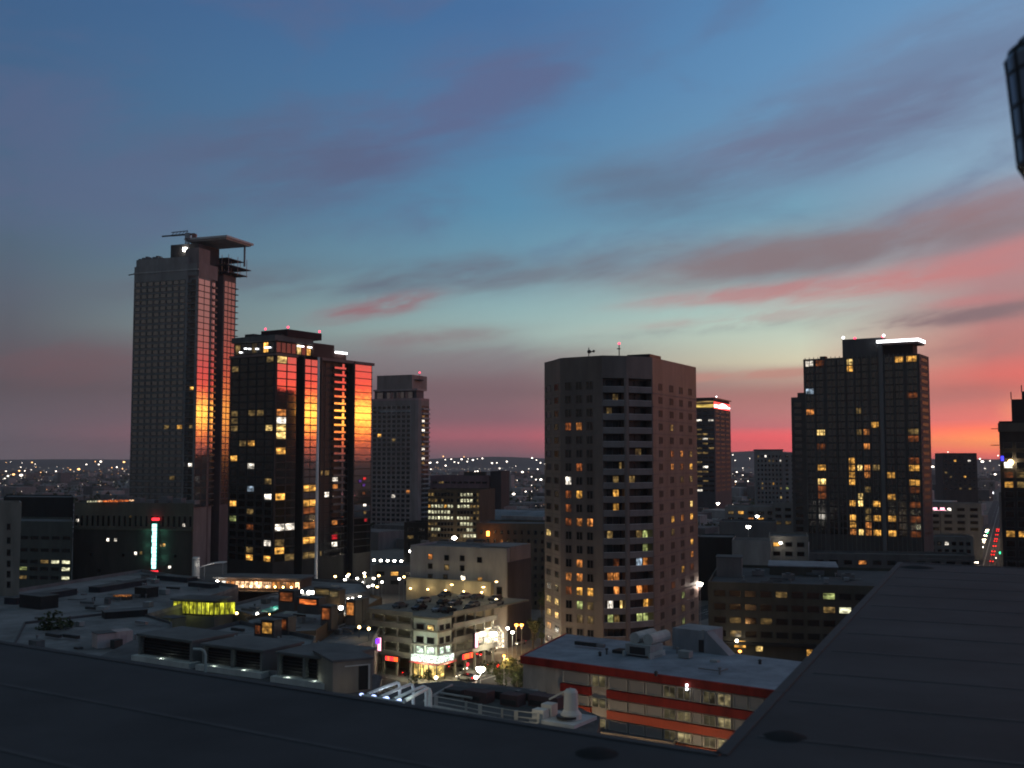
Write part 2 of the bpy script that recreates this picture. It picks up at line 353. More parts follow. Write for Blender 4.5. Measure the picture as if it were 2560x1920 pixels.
def grid(parent, face, us, zs, lits=(), frame='window_frame', pane='glassdark', name='window', fw=.86, fh=.78, out=0., fr=.08, deep=.12, mull=0, tol=16, skip=None, rnd=0., rk=('dim', 'amber', 'dimorange')):
    cells = []
    for (u0, u1) in us:
        for (z0, z1) in zs:
            if skip and skip(u0, z0): continue
            cells.append([u0, u1, z0, z1, pane])
    pj = [proj(face.P((c[0] + c[1]) / 2, (c[2] + c[3]) / 2)) for c in cells]
    for (px, py, k) in lits:
        if not cells: break
        j = min(range(len(cells)), key=lambda i: (pj[i][0] - px) ** 2 + ((pj[i][1] - py) * 1.3) ** 2)
        if (pj[j][0] - px) ** 2 + (pj[j][1] - py) ** 2 < tol * tol: cells[j][4] = k
    for c in cells:
        if c[4] == pane and random.random() < rnd: c[4] = random.choice(rk)
        w = (c[1] - c[0]); h = c[3] - c[2]
        piece(name, wmesh(frame, c[4], fr, deep, mull), parent, face, (c[0] + c[1]) / 2, c[2] + h * (1 - fh) / 2, w * fw, h * fh, out)
def split(a, b, n): return [(a + (b - a) * i / n, a + (b - a) * (i + 1) / n) for i in range(n)]
def floors(z0, fh, n): return [(z0 + i * fh, z0 + (i + 1) * fh) for i in range(n)]
def Z(x0, y0, s, L): return [(x0 + a / s, y0 + b / s, k) for a, b, k in L]
def beacon(parent, P, r=.7, mat='beacon', h=1.2):
    b = MB().tube([P, P + Vector((0, 0, h))], .12, 5, 1); b.ball(P + Vector((0, 0, h + r * .8)), r)
    return part('beacon', b, [MATS[mat], BLACKM], parent)
def lamp_at(parent, P, col, watts, r=.6):
    l = bpy.data.lights.new('lamp_glow', 'POINT'); l.energy = watts; l.color = col; l.shadow_soft_size = r
    o = bpy.data.objects.new('lamp_glow', l); COL.objects.link(o); o.parent = parent; o.location = Vector(P) - wloc(parent)

# ------------------------------------------------------------------ ground, hills, streets
def fan(cx, cy, rs, z=0.):
    b = MB(); n = 48; vs = [(cx, cy, z)]; fs = []
    for r in rs: vs += [(cx + r * cos(2 * pi * k / n), cy + r * sin(2 * pi * k / n), z) for k in range(n)]
    fs += [(0, 1 + k, 1 + (k + 1) % n) for k in range(n)]
    for i in range(len(rs) - 1):
        a = 1 + i * n; fs += [(a + k, a + n + k, a + n + (k + 1) % n, a + (k + 1) % n) for k in range(n)]
    return b.add(vs, fs)
GROUND = wall('city_ground', (.16, .145, .13), .9, .5, .02, False)
struct('ground', fan(0, 0, [200, 800, 3000, 9000]), GROUND)
def ridge(name, az0, az1, Y, hs, seed):
    rn = random.Random(seed); n = 180; b = MB(); vs = []; fs = []
    for i in range(n + 1):
        a = az0 + (az1 - az0) * i / n; d = azd(a) * Y
        h = hs(a) * (1 + .03 * sin(i * .9 + seed) + .03 * rn.uniform(-1, 1))
        for j, (dr, hh) in enumerate(((-900, -2), (-420, .5), (0, 1), (700, .6), (1800, -2))):
            p = d + azd(a) * dr * Y / 9000; vs.append((p.x, p.y, max(-2, h * hh if hh > 0 else -2)))
    for i in range(n):
        for j in range(4): a = i * 5 + j; fs.append((a, a + 5, a + 6, a + 1))
    return struct(name, b.add(vs, fs), wall('hill_scrub', (.14, .125, .115), .95, .3, .004, False))
ridge('hills', -70, 110, 6300, lambda a: 44 + 46 * math.exp(-((a - 13.5) / 5.) ** 2) + 14 * math.exp(-((a + .5) / 3.) ** 2) + 24 * math.exp(-((a - 40) / 9) ** 2), 3)

A1, A2 = azd(123), azd(33)                                   # the street grid
def road(name, O, d, l0, l1, w, z=.01, kerb=True, marks=True):
    O = Vector((O[0], O[1], 0)); q = Vector((-d.y, d.x, 0))
    b = MB(); vs = [O + d * l0 - q * w / 2, O + d * l1 - q * w / 2, O + d * l1 + q * w / 2, O + d * l0 + q * w / 2]
    b.add([(v.x, v.y, z) for v in vs], [(0, 1, 2, 3)]); r = struct(name, b, ASPH)
    if marks:
        m = MB(); t = l0
        while t < l1 - 3:
            for o in (-w * .17, w * .17): m.add([(*(O + d * (t + a) + q * (o + s)).xy, z + .006) for a, s in ((0, -.09), (3, -.09), (3, .09), (0, .09))], [(0, 1, 2, 3)])
            t += 9
        for o in (-.15, .15): m.add([(*(O + d * a + q * (o + s)).xy, z + .006) for a, s in ((l0, -.06), (l1, -.06), (l1, .06), (l0, .06))], [(0, 1, 2, 3)])
        mo = part('lane_marking', m, LINE, r); mo['kind'] = 'structure'
    return r
road('road', (14, 221), A1, -150, 60, 15)
road('road', (-4.5, 262), A2, -30, 260, 13, .018)
road('road', (220, 510), azd(24.8), -60, 900, 16, .02)
def walk(name, O, pd, qd, p0, p1, q0, q1):
    b = MB().obox(O, pd, qd, p0, p1, q0, q1, 0, .14); b.obox(O, pd, qd, p0 - .15, p1 + .15, q0 - .15, q1 + .15, 0, .125)
    return struct(name, b, PAVE)
walk('pavement', (-17.3, 255), -A1, A2, -3.6, 30, -3.4, 40)
walk('pavement', (24, 236), A1, A2, -16, 46, -3.5, 64)
walk('pavement', (10.6, 209), A1, A2, -8, 60, -50, 3)
b = MB()
for i in range(7):                                            # zebra crossing
    O = Vector((-13.2, 246.5, 0)) + A2 * (-3.4) ; p = O + A1 * (0.6 + i * 1.3) + A2 * 6
    b.add([(*(p + A1 * a + A2 * c).xy, .034) for a, c in ((0, 0), (.6, 0), (.6, 3.4), (0, 3.4))], [(0, 1, 2, 3)])
struct('crosswalk_marking', b, LINE)

# ------------------------------------------------------------------ the photographer's own rooftop (dark, close)
ZR = HC - 3.0
I = atz(1802, 1888, ZR); Cn = atz(2252, 1406, ZR); L0 = atz(-40, 1600, ZR); Rr = atz(2640, 1425, ZR)
dl = (L0 - I).normalized(); dr = (Rr - Cn).normalized()
poly = [I, Cn, Cn + dr * 42, Vector((46, -24, 0)), Vector((-46, -24, 0)), I + dl * 60]
own = thing('rooftop_building', 'dark flat near rooftop with notched corner filling the bottom of the view', 'building', (6, 0, 0))
part('roof', MB().prism(poly, ZR - .35, ZR), [wall('near_roof', (.046, .046, .050), .85, .42, .28, False, .25)], own)
pin = [p + (Vector((4, -4, 0)) - p).normalized() * .35 for p in poly]
part('wall', MB().prism(pin, 0, ZR - .36), [GREYW], own)
def coping(a, b_):
    d = (b_ - a); L = d.length; d.normalize(); q = Vector((-d.y, d.x, 0)); n = max(1, int(L / 3.0))
    for i in range(n):
        p = a + d * (L * i / n); m = MB().obox(p, d, q, .004, L / n - .012, -.07, .07, ZR + .002, ZR + .014)
        part('coping', m, [wall('coping_metal', (.054, .054, .058), .8, .15, 2., False, .25)], own)
RM = wall('roof_seam', (.058, .058, .062), .8, .3, 1.5, False, .25)
q_ = Vector((-dl.y, dl.x, 0)); q_ = q_ if q_.y < 0 else -q_
for i in range(1, 9):
    a_ = I + q_ * (i * 1.9); part('membrane_seam', MB().obox(a_, dl, q_, -6 if i > 1 else 0, 30, -.04, .04, ZR + .002, ZR + .006), [RM], own)
e_ = (Cn - I).normalized(); f_ = Vector((e_.y, -e_.x, 0))
for i in range(1, 14):
    a_ = I + e_ * (i * 1.9 - 1); part('membrane_seam', MB().obox(a_, f_, e_, .2, 26, -.04, .04, ZR + .002, ZR + .006), [RM], own)
coping(I + dl * 34, I); coping(I, Cn); coping(Cn, Cn + dr * 26)
for px, py, r in ((2292, 1419, .34), (1962, 1842, .18), (1492, 1884, .17)):
    P = atz(px, py, ZR); m = MB().lathe(P, [(r * 1.3, .003), (r * 1.1, .012), (r * .85, .03), (r * .55, .045), (r * .2, .05), (.02, .052)], 24)
    lab = {2292: 'low dark drain cover at the far corner of the near roof', 1962: 'low dark drain cover beside the notch of the near roof', 1492: 'low dark drain cover at the bottom edge of the view'}[px]
    single('roof_vent', m, [wall('vent_black', (.032, .032, .034), .95, .2, 2, False, .05)], lab, 'vent', P)
# lantern close at the right edge
Yl = 7.0; tp = at(2588, 72, Yl); bt = at(2612, 458, Yl); cx = at(2640, 250, Yl)
lan = thing('post_lantern', 'dark ribbed barrel lantern on a post cut off by the right edge', 'lantern', (cx.x, Yl, ZR))
zt, zb = tp.z, bt.z; hh = zt - zb; rad = (cx.x - at(2525, 140, Yl).x)
prof = [(.10, 0.), (.62, .03), (.80, .12), (.845, .3), (.90, .5), (.96, .72), (1.0, .82), (.86, .9), (.5, .985), (.12, 1.0)]
part('lantern_glass', MB().lathe((cx.x, Yl, zb), [(r * rad, z * hh) for r, z in prof], 28), [glass('lantern_glass', (.12, .16, .22), .22, .6)], lan)
for z, rr in ((.13, .815), (.3, .86), (.5, .915), (.72, .975), (.86, .95)):
    part('rib', MB().lathe((cx.x, Yl, zb + (z - .006) * hh), [(rad * (rr - .03), 0), (rad * (rr + .014), .0), (rad * (rr + .014), .022), (rad * (rr - .03), .022)], 28), [BLACKM], lan)
for k in range(10):
    a = 2 * pi * k / 10 + .2
    part('rib', MB().tube([(cx.x + cos(a) * r * rad * 1.01, Yl + sin(a) * r * rad * 1.01, zb + z * hh) for r, z in prof[1:]], .011, 5), [BLACKM], lan)
part('cap', MB().lathe((cx.x, Yl, zt), [(rad * .2, -.02), (rad * .22, .04), (.03, .1), (.03, .22)], 12), [BLACKM], lan)
part('post', MB().lathe((cx.x, Yl, ZR), [(.16, 0), (.16, .08), (.06, .14), (.05, zb - ZR - .12), (rad * .3, zb - ZR)], 12), [BLACKM], lan)

# ------------------------------------------------------------------ tall tower under construction (left)
Y1 = 520.; B = at(495, 694, Y1); pd, qd = azd(-70), azd(20)
pl = along(B, -70, 335, 720); q1 = along(B, 20, 526, 720); q2 = along(B, 20, 531, 720); q3 = along(B, 20, 543, 740); q4 = along(B, 20, 572, 720); q5 = along(B, 20, 603, 720)
t1 = thing('construction_tower', 'tallest dark tower still under construction with crane and canopy roof, far left', 'building', B.xy.to_3d())
zt1 = zof(656, Y1, 480); fh = 3.08; zf0 = zof(1268, Y1, 490); nf = int((zof(694, Y1, 495) - zf0) / fh); zf1 = zf0 + nf * fh
m = MB().obox(B, pd, qd, 6, pl, 0, q3, 0, zt1); m.obox(B, pd, qd, 1.2, 6, 1.2, q3 - .01, 0, zf1 + 1.5); m.obox(B, pd, qd, 0, 1.2, 0, q1 + .4, 0, zf1 + .8)
m.obox(B, pd, qd, 1.2, 6, .3, 5, zf1 + 1.5, zt1)
part('wall', m, [wall('b1_wall', (.27, .25, .24), .8)], t1)
m = MB().obox(B, pd, qd, 9, 24, q3, q5 - 1, 0, zof(690, Y1 + 25, 560)); part('core_wall', m, [wall('b1_core', (.10, .085, .085))], t1)
m = MB().obox(B, pd, qd, 3.2, 20, q4, q5, 0, zof(690, Y1 + 30, 585)); part('wall', m, [wall('b1_wing', (.16, .13, .13))], t1)
m = MB().obox(B, pd, qd, -.1, 9, .6, q3, zf1 + .8, zt1 + .3); part('concrete_band', m, [wall('b1_conc', (.25, .20, .19))], t1)
part('parapet', MB().obox(B, pd, qd, -.05, pl + .2, -.25, q3 + .2, zt1 - 3.6, zt1 - 3.), [wall('b1_par', (.42, .39, .37))], t1)
FF = Face(B + pd * 6, B + pd * pl); FR = Face(B, B + qd * q5)
zs = floors(zf0, fh, nf)
grid(t1, FF, split(1, pl - 6.5, 8), zs, Z(300, 900, 4.1475, [(480, 725, 'dim'), (600, 725, 'amber'), (520, 1190, 'dim')]), pane='glass_b1', fw=.9, fh=.72) if glass('glass_b1', (.27, .265, .26), .2) else 0
lf = Z(300, 900, 4.1475, [(740, 275, 'amber'), (730, 1120, 'white'), (700, 720, 'dim')])
FB = Face(B + pd * .2, B + pd * 6)
for i, (z0, z1) in enumerate(zs):
    piece('balcony', balcmesh('balcony', CON, MATS['glassdark'], 1.0), t1, FB, 3.4, z0 - .15, 5.2, 2.9, -1.0)
grid(t1, FB, [(1.3, 4.6)], zs, lf, pane='glassdark', fw=.8, fh=.7, out=-1.15)
grid(t1, FR, [(.3, q1)], zs, (), pane='glass', name='glass_panel', fw=.97, fh=.93, fr=.02, mull=1)
for (z0, z1) in zs: piece('floor_slab', bmesh_box('floor_slab', DARK, 0, .35), t1, FR, q1 / 2, z0 - .12, q1 + .8, .3, 0)
m = MB().obox(B, pd, qd, .02, 1.2, q1 + .4, q2, 0, zf1 + .8); part('column', m, [wall('b1_wing', ())], t1)
grid(t1, FR, [(q2, q3)], zs, (), pane='glass', name='glass_panel', fw=.9, fh=.86, fr=.03, mull=1, out=-1.0)
for (z0, z1) in zs: piece('balcony', balcmesh('balcony', CON, MATS['glass'], 1.0), t1, FR, (q2 + q3) / 2 + .2, z0 - .15, q3 - q2 - .2, 2.4, -.9)
FW = Face(B + pd * 3.2 + qd * q4, B + pd * 3.2 + qd * q5); zs2 = [z for z in floors(zf0, fh, nf + 2) if z[1] < zof(690, Y1 + 30, 585)]
grid(t1, FW, [(.4, q5 - q4 - .2)], zs2, (), pane='glass_w', name='glass_panel', fw=.95, fh=.9, fr=.03, mull=2) if glass('glass_w', (.30, .27, .27), .12) else 0
FE = Face(B + pd * 3.2 + qd * q5, B + pd * 20 + qd * q5)
for (z0, z1) in zs2:
    part('floor_slab', MB().obox(B, pd, qd, 2.4, 18, q5 - 4, q5 + 1.4, z0 - .15, z0 + .2), [CON], t1)
# upper works
part('roof_storey', MB().obox(B, pd, qd, 7, pl - .3, .9, 22, zt1, zt1 + 3.6), [wall('b1_wall', ())], t1)
zm = zof(612, Y1 + 12, 470)
m = MB().obox(B, pd, qd, 5, 21, 6, 24, zt1 - 1, zm); part('plant_room', m, [wall('b1_dark', (.05, .05, .055))], t1)
m = MB().obox(B, pd, qd, -.1 + 2, 10, 3, 12, zt1 + .3, zt1 + 8); part('parapet', m, [wall('b1_conc', ())], t1)
zc = zof(606, Y1 + 20, 540)
m = MB(); 
q7 = 33.5
m.obox(B, pd, qd, -9, 16, 10, q7, zc, zc + 1.0); m.obox(B, pd, qd, -8, 15, 11, q7 - 1, zc - .7, zc)
part('canopy', m, [wall('b1_canopy', (.62, .57, .54))], t1)
for p_, q_ in ((-6, 30), (12, 30)): part('column', MB().tube([(B + pd * p_ + qd * q_).xy.to_3d() + Vector((0, 0, zof(668, Y1 + 28, 600))), (B + pd * p_ + qd * q_).xy.to_3d() + Vector((0, 0, zc))], .5, 6), [CON], t1)
zsd = zof(668, Y1 + 28, 600)
for k, dz in enumerate((0, -3.4, 3.6)):
    part('scaffold_deck', MB().obox(B, pd, qd, -1.5 + k * .6, 14, q4 - 4 + k, q5 + 6.5 - k * 2.4, zsd + dz, zsd + dz + .4), [wall('deck', (.10, .07, .065))], t1)
for k in range(9):
    P = B + pd * (-1 + (k % 3) * 4) + qd * (q4 - 2 + (k // 3) * 8); P = P.xy.to_3d()
    part('scaffold_pole', MB().tube([P + Vector((0, 0, zsd - 4)), P + Vector((0, 0, zsd + 5.5))], .16, 5), [STEEL], t1)
for i in range(7): part('roof_unit', MB().obox(B, pd, qd, pl - 2 - i * 2.1, pl - .6 - i * 2.1, 2, 5, zt1 + 3.6, zt1 + 4.4 + .9 * ((i * 7) % 3) * .5), [GREYW], t1)
part('spar', MB().tube([(B + pd * pl).xy.to_3d() + Vector((0, 0, zt1 - 3.5)), (B + pd * (pl + 3.4)).xy.to_3d() + Vector((0, 0, zt1 - 3.8))], .3, 5), [BLACKM], t1)
# tower crane on its roof
cb = at(468, 607, Y1 + 14); jl = at(405, 591, Y1 + 14); jr = at(487, 585, Y1 + 14); cz = at(470, 586, Y1 + 14)
cr = thing('tower_crane', 'small dark tower crane on the roof of the tallest tower', 'crane', (cb.x, cb.y, zm))
m = MB()
for dx, dy in ((-.7, -.7), (.7, -.7), (.7, .7), (-.7, .7)): m.tube([(cb.x + dx, cb.y + dy, zm), (cb.x + dx, cb.y + dy, cz.z)], .18, 4)
for k in range(5):
    z = zm + (cz.z - zm) * k / 5; z2 = zm + (cz.z - zm) * (k + 1) / 5
    m.tube([(cb.x - .7, cb.y - .7, z), (cb.x + .7, cb.y - .7, z2)], .13, 4); m.tube([(cb.x + .7, cb.y + .7, z), (cb.x - .7, cb.y + .7, z2)], .13, 4)
part('mast', m, [STEEL], cr)
m = MB(); mid = jl.lerp(cz, .36)
m.tube([jl, mid], .38, 4); m.tube([mid, cz], .45, 4); m.tube([mid + Vector((0, 0, 1.6)), cz + Vector((0, 0, 1.8))], .22, 4)
for k in range(5): a = mid.lerp(cz, k / 5); m.tube([a, mid.lerp(cz, (k + 1) / 5) + Vector((0, 0, 1.7))], .14, 4)
part('jib', m, [BLACKM], cr); part('counter_jib', MB().tube([cz, jr], .5, 4), [BLACKM], cr)
part('cab', MB().box(cz.x - 1.2, cz.x + 1.2, cz.y - 1.2, cz.y + 1.2, cz.z - 2.2, cz.z + .6), [STEEL], cr)
part('counterweight', MB().box(jr.x - 1.3, jr.x + .9, jr.y - .8, jr.y + .8, jr.z - 2.2, jr.z), [wall('weight', (.25, .12, .1))], cr)
P = at(446, 624, Y1 + 1.5); P = B + pd * 12 + qd * 5.4; P.z = zof(624, P.y, 446)
fl = thing('work_light', 'white work light shining on the dark roof box under the crane', 'lamp', P)
part('lamp_head', MB().box(P.x - .9, P.x + .9, P.y - .5, P.y + .1, P.z - .9, P.z + .9), [MATS['lampwhite']], fl); part('bracket', MB().tube([P + Vector((0, .1, 0)), P + Vector((0, .8, -1.2))], .15, 5), [BLACKM], fl)

# ------------------------------------------------------------------ glass apartment tower with the sunset in its panes
Y2 = 430.; B2 = at(692, 890, Y2); pd2, qd2 = azd(-57), azd(33)
pl2 = along(B2, -57, 577, 900); ql2 = along(B2, 33, 933, 912)
u = lambda px, py=900: along(B2, 33, px, py)
t2 = thing('apartment_tower', 'dark glass apartment tower whose right side mirrors the orange sunset', 'building', B2.xy.to_3d())
zt2 = zof(888, Y2, 692); fh2 = 3.05; nf2 = 27; zb2 = zt2 - nf2 * fh2
m = MB().obox(B2, pd2, qd2, .6, pl2, .0, u(745), 0, zt2); m.obox(B2, pd2, qd2, 5, pl2, u(745), u(762), 0, zt2 + 4); m.obox(B2, pd2, qd2, .6, pl2, u(762), u(804), 0, zt2)
m.obox(B2, pd2, qd2, 2.2, pl2, u(804), u(840), 0, zt2 - .01); m.obox(B2, pd2, qd2, 2.6, pl2, u(840), u(885), 0, zt2); m.obox(B2, pd2, qd2, .6, pl2, u(887), ql2, 0, zt2)
part('wall', m, [wall('b2_wall', (.04, .037, .036), .6)], t2)
F2L = Face(B2 + pd2 * .6, B2 + pd2 * pl2); F2R = Face(B2 + pd2 * .6, B2 + pd2 * .6 + qd2 * ql2)
zs = floors(zb2, fh2, nf2)
l3 = Z(550, 800, 4.022, [(565, 395, 'warm'), (665, 395, 'warm'), (565, 930, 'amber'), (655, 940, 'orange'), (545, 1095, 'warm'), (655, 1090, 'warm'), (560, 1165, 'warm'), (655, 1165, 'warm'), (300, 1265, 'amber'), (130, 1355, 'amber'),
    (555, 1345, 'dim'), (660, 1345, 'amber'), (300, 1440, 'white'), (175, 500, 'dim'), (340, 930, 'dim'), (440, 930, 'dim'), (195, 1250, 'dim'), (655, 1020, 'white'), (500, 400, 'dim'), (160, 930, 'dim'), (150, 1090, 'dim'), (160, 1010, 'dim')])
l4 = Z(550, 1150, 4.022, [(290, 270, 'blue'), (120, 450, 'amber'), (310, 530, 'dim'), (510, 365, 'white'), (645, 355, 'amber'), (860, 265, 'amber'), (865, 430, 'amber'), (865, 510, 'dimorange'), (870, 680, 'orange'), (280, 700, 'dimorange'),
    (640, 705, 'white'), (740, 705, 'white'), (520, 865, 'white'), (620, 860, 'dim'), (850, 840, 'amber'), (530, 965, 'amber'), (635, 940, 'amber'), (690, 940, 'dim'), (275, 1035, 'amber'), (855, 1000, 'dim'), (1040, 965, 'dim'), (1085, 330, 'white'),
    (1195, 165, 'white'), (1195, 240, 'orange'), (1190, 860, 'white'), (1200, 650, 'orange'), (1190, 810, 'red'), (90, 620, 'green'), (1030, 165, 'dim'), (1080, 165, 'dim'), (530, 185, 'dim'), (300, 870, 'dim')])
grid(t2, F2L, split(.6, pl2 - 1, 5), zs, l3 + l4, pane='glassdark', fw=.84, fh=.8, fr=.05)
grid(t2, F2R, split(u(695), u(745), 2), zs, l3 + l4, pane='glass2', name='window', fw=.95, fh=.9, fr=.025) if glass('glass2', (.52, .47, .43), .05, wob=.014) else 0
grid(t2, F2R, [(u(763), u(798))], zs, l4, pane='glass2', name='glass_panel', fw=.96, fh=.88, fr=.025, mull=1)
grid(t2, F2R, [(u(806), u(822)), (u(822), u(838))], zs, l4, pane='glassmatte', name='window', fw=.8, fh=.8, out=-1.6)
grid(t2, F2R, [(u(866), u(884))], zs, (), pane='glass2', name='glass_panel', fw=.94, fh=.86, fr=.04, mull=1, out=-2.0)
grid(t2, F2R, [(u(842), u(862))], zs, l4, pane='glassmatte', name='window', fw=.8, fh=.84, out=-2.0)
for (z0, z1) in zs:
    piece('balcony', balcmesh('balcony', wall('b2_slab', (.16, .13, .125)), MATS['glass2'], 2.0), t2, F2R, (u(840) + u(868)) / 2, z0 - .12, u(868) - u(840), 3., -2.0)
    piece('floor_slab', bmesh_box('floor_slab', DARK, 0, .3), t2, F2R, (u(888) + ql2) / 2, z0 - .12, ql2 - u(888), .26)
    piece('balcony', balcmesh('balcony', wall('b2_slab', ()), MATS['glass2'], 1.5), t2, Face(B2 + pd2 * .7 + qd2 * ql2, B2 + pd2 * 9 + qd2 * ql2), 2.5, z0 - .12, 4.2, 3., -.1)
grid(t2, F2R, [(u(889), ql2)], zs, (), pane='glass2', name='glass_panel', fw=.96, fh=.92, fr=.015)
for px, py, k in ((917, 1263, 'white'), (920, 1300, 'red'), (905, 1203, 'violet'), (914, 1212, 'violet'), (916, 1196, 'red'), (914, 1233, 'dimorange'), (918, 1281, 'dim')):
    piece('window', wmesh('window_frame', k, .08), t2, F2R, u(px), zof(py, F2R.P(u(px), 0).y, px) - .7, 2.2, 1.3, .13)
for pxr in (887, 804, 762):
    part('fin', MB().obox(B2, pd2, qd2, -.3, .65, u(pxr) - .5, u(pxr) + .1, 0, zt2 + 1), [DARK], t2)
part('parapet', MB().obox(B2, pd2, qd2, 0, pl2 + .4, u(804), ql2 + 1.0, zt2 + .002, zt2 + 1.2), [wall('b2_parapet', (.22, .15, .14))], t2)
part('parapet', MB().obox(B2, pd2, qd2, -.2, pl2 + .5, -.5, u(745), zt2 + .002, zt2 + .9), [wall('b2_parapet', ())], t2)
# penthouse floor with downlights
zp1 = zt2 + .9; zp2 = zof(846, Y2 + 8, 640)
part('penthouse', MB().obox(B2, pd2, qd2, 2.5, pl2 - .5, 1.5, u(790), zp1, zp2 - 1.4), [wall('b2_pent', (.05, .048, .045))], t2)
part('roof', MB().obox(B2, pd2, qd2, 1.6, pl2 + .2, .4, u(790), zp2 - 1.4, zp2 + .8), [wall('b2_eave', (.13, .13, .13))], t2)
FP = Face(B2 + pd2 * 2.5 + qd2 * 1.5, B2 + pd2 * (pl2 - .5) + qd2 * 1.5)
grid(t2, FP, split(.3, pl2 - 3.4, 7), [(zp1 + .4, zp2 - 1.6)], Z(550, 800, 4.022, [(165, 290, 'dim'), (350, 270, 'dim'), (440, 280, 'amber')]), pane='glassclear', fw=.9, fh=.9, fr=.04)
FQ = Face(B2 + pd2 * 2.5 + qd2 * 1.5, B2 + pd2 * 2.5 + qd2 * u(790))
grid(t2, FQ, split(.5, u(790) - 2, 7), [(zp1 + .4, zp2 - 1.6)], [(741, 877, 'warm'), (777, 880, 'amber')], pane='glassclear', fw=.9, fh=.9, fr=.04)
for a, z in ((.12, .55), (.2, .55), (.42, .5), (.6, .55), (.7, .6), (.82, .3)):
    P = FP.P((pl2 - 3) * a, zp1 + (zp2 - zp1 - 2) * z, .5); part('downlight', MB().box(P.x - .55, P.x + .55, P.y - .3, P.y + .3, P.z - .2, P.z + .25), [MATS['ledwhite']], t2)
for a in (.62, .68, .74, .92, .97):
    P = FQ.P((u(790) - 2) * a, zp2 - 2.6, .5); part('downlight', MB().box(P.x - .5, P.x + .5, P.y - .3, P.y + .3, P.z - .2, P.z + .25), [MATS['ledwhite']], t2)
zk = zof(831, Y2 + 14, 740)
part('plant_room', MB().obox(B2, pd2, qd2, 1, 16, u(722), u(808), zp2 + .8, zk + .5), [wall('b2_plant', (.045, .02, .022))], t2)
part('plant_room', MB().obox(B2, pd2, qd2, 1.5, 16, u(790) + .1, u(842), zt2 + 1.2, zof(860, Y2 + 25, 820)), [wall('b2_step', (.09, .05, .045))], t2)
part('plant_room', MB().obox(B2, pd2, qd2, 1.5, 14, u(842) + .1, u(872), zt2 + 1.2, zof(879, Y2 + 32, 850)), [wall('b2_step', ())], t2)
F3 = Face(B2 + pd2 * 1.4 + qd2 * u(842), B2 + pd2 * 1.4 + qd2 * u(872))
for i in range(6): P = F3.P(F3.L * (i + .5) / 6, zof(882, Y2 + 32, 855), .4); part('downlight', MB().box(P.x - .5, P.x + .5, P.y - .3, P.y + .3, P.z - .3, P.z + .5), [MATS['ledwhite']], t2)
for p_, q_ in ((14, u(724)), (1.6, u(726)), (1.6, u(805))): beacon(t2, (B2 + pd2 * p_ + qd2 * q_).xy.to_3d() + Vector((0, 0, zk + .5)), .45, h=.5)
for i, (lo, hi) in enumerate(((.1, .35), (.5, .62), (.7, .9))): part('roof_unit', MB().obox(B2, pd2, qd2, pl2 * lo, pl2 * hi, 5, 10, zp2 + .8, zp2 + 1.6 + .5 * i), [DARK], t2)

# pale mast before it
mp0 = at(790, 1447, 400); mp1 = at(799, 893, 400)
ms = thing('light_mast', 'very tall thin pale mast rising in front of the mirrored orange tower', 'mast', (mp0.x, mp0.y, 0))
zz = [0] + [mp0.z + (mp1.z - mp0.z) * t for t in (0, .16, .4, .53, .65, .83, 1.)]
for i in range(len(zz) - 1):
    part('mast_section', MB().tube([(mp0.x, mp0.y, zz[i]), (mp0.x, mp0.y, zz[i + 1] - .25)], .62 - .03 * i, 8), [wall('mast_paint', (.85, .82, .80), .5)], ms)
    part('collar', MB().tube([(mp0.x, mp0.y, zz[i + 1] - .26), (mp0.x, mp0.y, zz[i + 1] + .02)], .62 - .03 * i, 8), [WHITE], ms)

# ------------------------------------------------------------------ grey tower with rounded corner and roof terrace
Y3 = 690.; B3 = at(1046, 1010, Y3); pd3, qd3 = azd(-66), azd(24)
pl3 = along(B3, -66, 930, 1010); ql3 = along(B3, 24, 1073, 1020)
t3 = thing('residential_tower', 'grey gridded tower with rounded corner and pink rooftop terrace beside the glass tower', 'building', B3.xy.to_3d())
z3 = zof(1000, Y3, 1040); fh3 = 3.0; nf3 = 27
rc = [B3 + pd3 * 5, B3 + pd3 * 2.6 + qd3 * .4, B3 + pd3 * .9 + qd3 * 1.6, B3 + qd3 * 3.6]
part('wall', MB().prism(rc + [B3 + qd3 * ql3, B3 + qd3 * ql3 + pd3 * pl3, B3 + pd3 * pl3], 0, z3), [wall('b3_wall', (.30, .235, .215), .8)], t3)
F3L = Face(B3 + pd3 * 5, B3 + pd3 * pl3); F3R = Face(B3 + qd3 * 3.6, B3 + qd3 * ql3); F3C = Face(rc[1], rc[2])
zs = floors(z3 - nf3 * fh3, fh3, nf3)
grid(t3, F3L, split(.4, F3L.L - .4, 8), zs[:-1], Z(550, 1150, 4.022, [(1910, 300, 'orange'), (1760, 370, 'white'), (1780, 950, 'warm'), (1900, 630, 'dim')]) + Z(550, 800, 4.022, [(1620, 1155, 'amber'), (1740, 1200, 'dim')]), frame=wall('b3_frame', (.40, .32, .30)), pane='glassdark', fw=.94, fh=.84, fr=.12)
for z0, z1 in zs[:-1]:
    piece('balcony', balcmesh('balcony', GREYW, wall('b3_rail', (.42, .40, .40)), 1.4), t3, F3R, F3R.L * .5, z0 - .1, F3R.L * .8, 3., 0.)
    piece('floor_slab', bmesh_box('floor_slab', wall('b3_frame', ()), 0, .25), t3, F3L, F3L.L / 2, z0 - .1, F3L.L, .25)
grid(t3, F3R, split(.5, F3R.L - .5, 2), zs[:-1], [(1062, 1042 + 13 * i, k) for i, k in enumerate(['dim', 'white', 'dim', 'white', 'dim', 'dim', 'white', 'dim', 'white', 'dim'])], pane='glassmatte')
zt3 = zof(975, Y3, 1030)
